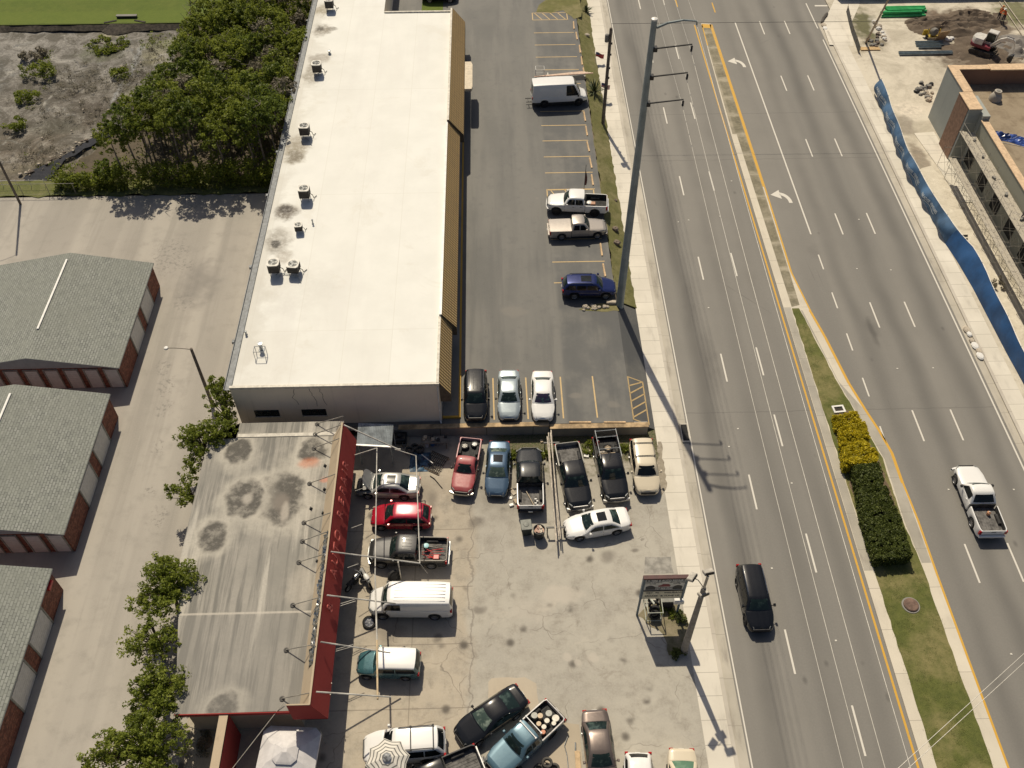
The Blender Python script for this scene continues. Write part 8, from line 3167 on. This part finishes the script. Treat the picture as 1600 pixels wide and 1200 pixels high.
# excavator
def excavator():
    p = at(1533, 82, 0)
    t = thing("excavator", "white mini excavator with a maroon stripe working in the dark soil", "excavator", (p.x, p.y, .12), R_(-38))
    MTR = plain("track_rubber", (.06, .055, .05), .9, var=.3)
    MXW = plain("excavator_white", (.60, .58, .54), .4, var=.1)
    MXR = plain("excavator_maroon", (.20, .03, .05), .4)
    for s in (-1, 1):
        b = MB()
        rw = []
        prof = [(1.3, .28), (1.2, .08), (.95, 0), (-.95, 0), (-1.2, .08), (-1.3, .28), (-1.2, .48), (-.95, .56), (.95, .56), (1.2, .48)]
        for y in (s * .95 - .2, s * .95 + .2):
            rw.append([(x, y, z) for x, z in prof])
        b.grid(rw, 0, True, False)
        b.face(rw[0]); b.face(rw[1][::-1])
        for k in range(12):
            x = -1.05 + .19 * k
            b.box((x, s * .95 - .215, .56), (x + .06, s * .95 + .215, .585))
        b.build("track", MTR, t)
    b = MB()
    b.box((-.7, -.7, .3), (.7, .7, .6))
    b.lathe([(.55, .6), (.55, .75)], 16)
    b.build("undercarriage", M_BLACKM, t)
    up_ = MB()
    pr = [(-1.45, -.55), (-1.55, 0), (-1.45, .55), (-1.1, .88), (.75, .88), (.85, .5), (.85, -.88), (-1.1, -.88)]
    up_.prism(pr, .75, 1.1, 1)
    pr2 = [(-1.40, -.5), (-1.5, 0), (-1.4, .5), (-1.05, .82), (-.15, .82), (-.15, -.82), (-1.05, -.82)]
    a_, c_ = [(x, y, 1.1) for x, y in pr2], [(x * .93 - .02, y * .9, 1.75) for x, y in pr2]
    up_.grid([a_, [(x * 1.0, y, 1.55) for x, y in pr2], c_], 0, True, True)
    up_.face(c_, 0)
    up_.build("engine_house", [MXW, MXR], t)
    cabm = MB()
    cabm.box((-.1, -.1, 2.35), (1.0, .82, 2.5), bev=.05)
    for x, y in ((-.08, -.08), (.95, -.08), (-.08, .78), (.95, .78)):
        cabm.tube((x, y, 1.1), (x * .97, y, 2.4), .05, n=5)
    cabm.box((-.1, -.1, 1.05), (1.0, .82, 1.35))
    cb = cabm.build("cab", MXW, t)
    b = MB()
    b.box((-.07, -.115, 1.4), (.93, -.10, 2.33)); b.box((-.07, .815, 1.4), (.93, .83, 2.33)); b.box((.985, -.05, 1.4), (1.0, .75, 2.33)); b.box((-.115, -.05, 1.4), (-.1, .75, 2.33))
    b.build("cab_glass", G_GREEN, cb)
    def limb(name, pts, w_, m):
        b = MB()
        rw = []
        for i, (x, z, h) in enumerate(pts):
            rw.append([(x, -.45 - w_, z - h), (x, -.45 + w_, z - h), (x, -.45 + w_, z + h), (x, -.45 - w_, z + h)])
        b.grid(rw, 0, True, False)
        b.face(rw[0]); b.face(rw[-1][::-1])
        return b.build(name, m, t)
    limb("boom", [(.7, 1.2, .16), (1.5, 2.1, .22), (2.1, 2.45, .22), (3.0, 2.45, .14)], .12, MXW)
    limb("stick", [(2.75, 2.6, .12), (3.1, 2.3, .16), (3.35, 1.3, .12), (3.4, .9, .08)], .10, MXW)
    b = MB()
    b.tube((.9, -.45, 1.0), (2.0, -.45, 2.25), .06)
    b.tube((2.0, -.45, 2.8), (2.9, -.45, 2.75), .05)
    b.build("hydraulic_ram", M_CHROME, t)
    b = MB()
    rw = []
    for y in (-.75, -.15):
        rw.append([(3.55, y, .95), (3.2, y, .85), (2.95, y, .5), (3.1, y, .15), (3.5, y, .1)])
    b.grid(rw, 0, False, False)
    b.grid([[(x + .03, y, z + .03) for x, y, z in r] for r in rw], 0, False, False, True)
    for r in rw:
        b.face(r)
    b.build("bucket", M_BLACKM, t)
    b = MB()
    rw = []
    for k in range(5):
        f = k / 4
        rw.append([(1.55 - .1 * math.sin(math.pi * f), -1.1, .05 + .45 * f), (1.55 - .1 * math.sin(math.pi * f), 1.1, .05 + .45 * f)])
    b.grid(rw, 0, False, True)
    b.box((1.0, -.6, .2), (1.46, -.5, .3)); b.box((1.0, .5, .2), (1.46, .6, .3))
    b.build("dozer_blade", M_BLACKM, t)
excavator()
# cone-shaped roof vent and tarp on the roof deck
t = thing("deck_vent", "pale cone-shaped roof vent standing on the unfinished building's sandy deck", "manhole", at(1554, 156, 4.3))
b = MB()
b.lathe([(.62, 0), (.62, .35), (.42, .75), (.36, .8), (.36, 1.05), (.02, 1.07)], 20)
b.build("cone", m_concrete("vent_concrete", (.36, .33, .29), (.46, .42, .37), 0, .3), t)
b = MB()
b.lathe([(.20, 1.075), (.2, 1.09), (.02, 1.09)], 14)
b.build("lid", M_CONC, t)
t = thing("site_tarp", "crumpled shiny blue tarp heaped on the unfinished building's deck", "tarp", at(1577, 218, 4.3), -.35)
b = MB()
rr = random.Random(16)
rows = []
for i in range(34):
    f = i / 33
    rows.append([(-1.6 + 7 * f, -.7 + 1.4 * j / 9 + .25 * math.sin(f * 9), max(.01, .02 + .55 * math.sin(math.pi * j / 9) * (.6 + .4 * math.sin(f * 23 + j)) * rr.uniform(.6, 1.1))) for j in range(10)])
b.grid(rows, 0, False, False)
b.build("tarp_sheet", plain("shiny_blue_tarp", (.035, .075, .27), .28, var=.5, scale=2), t)
b = MB()
b.path([(-1.0, -.8, .03), (1.5, -.9, .05), (4, -.7, .04)], .02, 5)
b.build("tie_rope", M_WHITEP, t)
for i, (a_, c_, lab) in enumerate((((1562, 3), (1594, 50), "left one of two long pale poles on the site's grass"), ((1568, 0), (1600, 44), "right one of two long pale poles on the site's grass"))):
    p, q = at(*a_, .1), at(*c_, .1)
    b = MB()
    b.tube((0, 0, 0), tuple((q - p) * 1.15), .06)
    tag(b.build("site_pole_lying", plain("pale_lumber", (.45, .40, .32), .8), None, p), lab, "pole")
for i in range(5):
    p = at(1497, 368.5 + 5.5 * i - 1.2 * i * i * .1, .05)
    b = MB()
    b.box((-.25 + .08 * i, -.05, 0), (.9, .05, .09))
    tag(b.build("dark_batten", M_BLACKM, None, p), "dark batten in the row on pale ground behind the blue screen", "batten", "battens behind the screen")

# ---------------------------------------------------------------- people
def person(label, loc, rz, shirt, pants, hat, lean=0.0, arms="down", scale=1.0):
    t = thing("person", label, "person", loc, rz)
    t.scale = (scale,) * 3
    me = bpy.data.meshes.new("figure")
    bm = bmesh.new()
    l = lean
    J = {}
    def j(n, x, y, z, r, p=None):
        v = bm.verts.new((x, y, z))
        J[n] = (v, r)
        if p:
            bm.edges.new((J[p][0], v))
    hx = math.sin(l) * .55
    hz = math.cos(l) * .55
    j('pelvis', 0, 0, .95, .145)
    j('waist', hx * .35, 0, .95 + hz * .35, .135, 'pelvis')
    j('chest', hx * .75, 0, .95 + hz * .75, .155, 'waist')
    j('neck', hx, 0, .95 + hz, .06, 'chest')
    j('head', hx * 1.18 + .02, 0, .95 + hz + .14, .095, 'neck')
    j('crown', hx * 1.28 + .01, 0, .95 + hz + .25, .075, 'head')
    for s, nm in ((1, 'l'), (-1, 'r')):
        j('hip' + nm, 0, s * .10, .88, .10, 'pelvis')
        j('knee' + nm, .06, s * .12, .50, .072, 'hip' + nm)
        j('ank' + nm, -.02, s * .13, .09, .048, 'knee' + nm)
        j('toe' + nm, .17, s * .15, .04, .042, 'ank' + nm)
        j('sho' + nm, hx * .9, s * .19, .95 + hz * .9, .062, 'chest')
        if arms == "down":
            e = (hx * .9 + .02, s * .27, .95 + hz * .9 - .29)
            h = (hx * .9 + .14, s * .25, .95 + hz * .9 - .52)
        else:
            e = (hx * .9 + .22, s * .25, .95 + hz * .9 - .16)
            h = (hx * .9 + .46, s * .16, .95 + hz * .9 - .14)
        j('elb' + nm, *e, .045, 'sho' + nm)
        j('wri' + nm, *h, .032, 'elb' + nm)
        d = (Vector(h) - Vector(e)).normalized()
        for q, (off, ln) in enumerate(((-.03, .085), (-.01, .10), (.01, .095), (.03, .075))):
            tip = Vector(h) + d * (.05 + ln) + Vector((0, off, -.01 * q))
            j('f%d%s' % (q, nm), *tip, .009, 'wri' + nm)
        tip = Vector(h) + d * .05 + Vector((0, -s * .06, .01))
        j('th' + nm, *tip, .010, 'wri' + nm)
    bm.verts.index_update()
    order = {v: r for v, r in J.values()}
    bm.to_mesh(me)
    radii = [order[v] for v in bm.verts]
    bm.free()
    o = bpy.data.objects.new("figure", me)
    COL.objects.link(o)
    md = o.modifiers.new("skin", 'SKIN')
    for i, r in enumerate(radii):
        me.skin_vertices[0].data[i].radius = (r, r)
    me.skin_vertices[0].data[0].use_root = True
    sub = o.modifiers.new("sub", 'SUBSURF')
    sub.levels = sub.render_levels = 1
    dg = bpy.context.evaluated_depsgraph_get()
    nm_ = bpy.data.meshes.new_from_object(o.evaluated_get(dg))
    bpy.data.objects.remove(o)
    for m in (shirt, pants, plain("skin_tone", (.38, .22, .15), .6), M_BLACKM):
        nm_.materials.append(m)
    zt = .95 + hz
    for p in nm_.polygons:
        c = p.center
        p.use_smooth = True
        if c.z < .10:
            p.material_index = 3
        elif c.z < .98 and abs(c.y) < .24:
            p.material_index = 1
        elif c.z > zt + .02 or (abs(c.y) > .21 and c.z < zt - .22):
            p.material_index = 2
        else:
            p.material_index = 0
    o = bpy.data.objects.new("figure", nm_)
    COL.objects.link(o)
    o.parent = t
    b = MB()
    b.lathe([(.135, zt + .20), (.125, zt + .23), (.10, zt + .30), (.02, zt + .335)], 14, M=Matrix.Translation((hx * 1.24 + .02, 0, 0)))
    b.lathe([(.10, zt + .195), (.155, zt + .20), (.12, zt + .215)], 14, M=Matrix.Translation((hx * 1.24 + .05, 0, 0)), caps=False)
    b.build("hard_hat", hat, t)
    b = MB()
    hc = Vector((hx * 1.18 + .11, 0, zt + .15))
    b.lathe([(.005, -.012), (.02, -.005), (.01, .02)], 6, M=Matrix.Translation(hc) @ Matrix.Rotation(1.2, 4, 'Y'))
    for s in (-1, 1):
        b.box((hc.x - .012, s * .036 - .01, hc.z + .022), (hc.x - .004, s * .036 + .01, hc.z + .032), 1)
    b.box((hc.x - .016, -.025, hc.z - .05), (hc.x - .006, .025, hc.z - .042), 1)
    b.build("face", [plain("skin_tone", (.38, .22, .15), .6), M_BLACKM], t)
    return t
ORG = plain("hivis_orange", (.75, .13, .02), .7)
LIME = plain("hivis_lime", (.42, .72, .03), .7)
DEN = plain("dark_work_trousers", (.04, .045, .06), .85)
person("person in an orange hi-vis vest bending over beside the excavator cab", (at(1566, 35, .1).x, at(1566, 35, .1).y, .12), R_(200), ORG, DEN, M_WHITEP, .45, "out", 1.05)
person("person in orange work clothes standing left of the bending worker", (at(1558, 32, .1).x, at(1558, 32, .1).y, .12), R_(20), plain("dull_orange", (.50, .17, .05), .7), DEN, plain("orange_hat", (.6, .2, .03), .5), .15, "down", 1.03)
person("person in a lime green shirt leaning over the upper scaffold deck", (47.45, 64.55, 3.98), R_(15), LIME, plain("grey_trousers", (.14, .13, .15), .8), M_WHITEP, .55, "out")
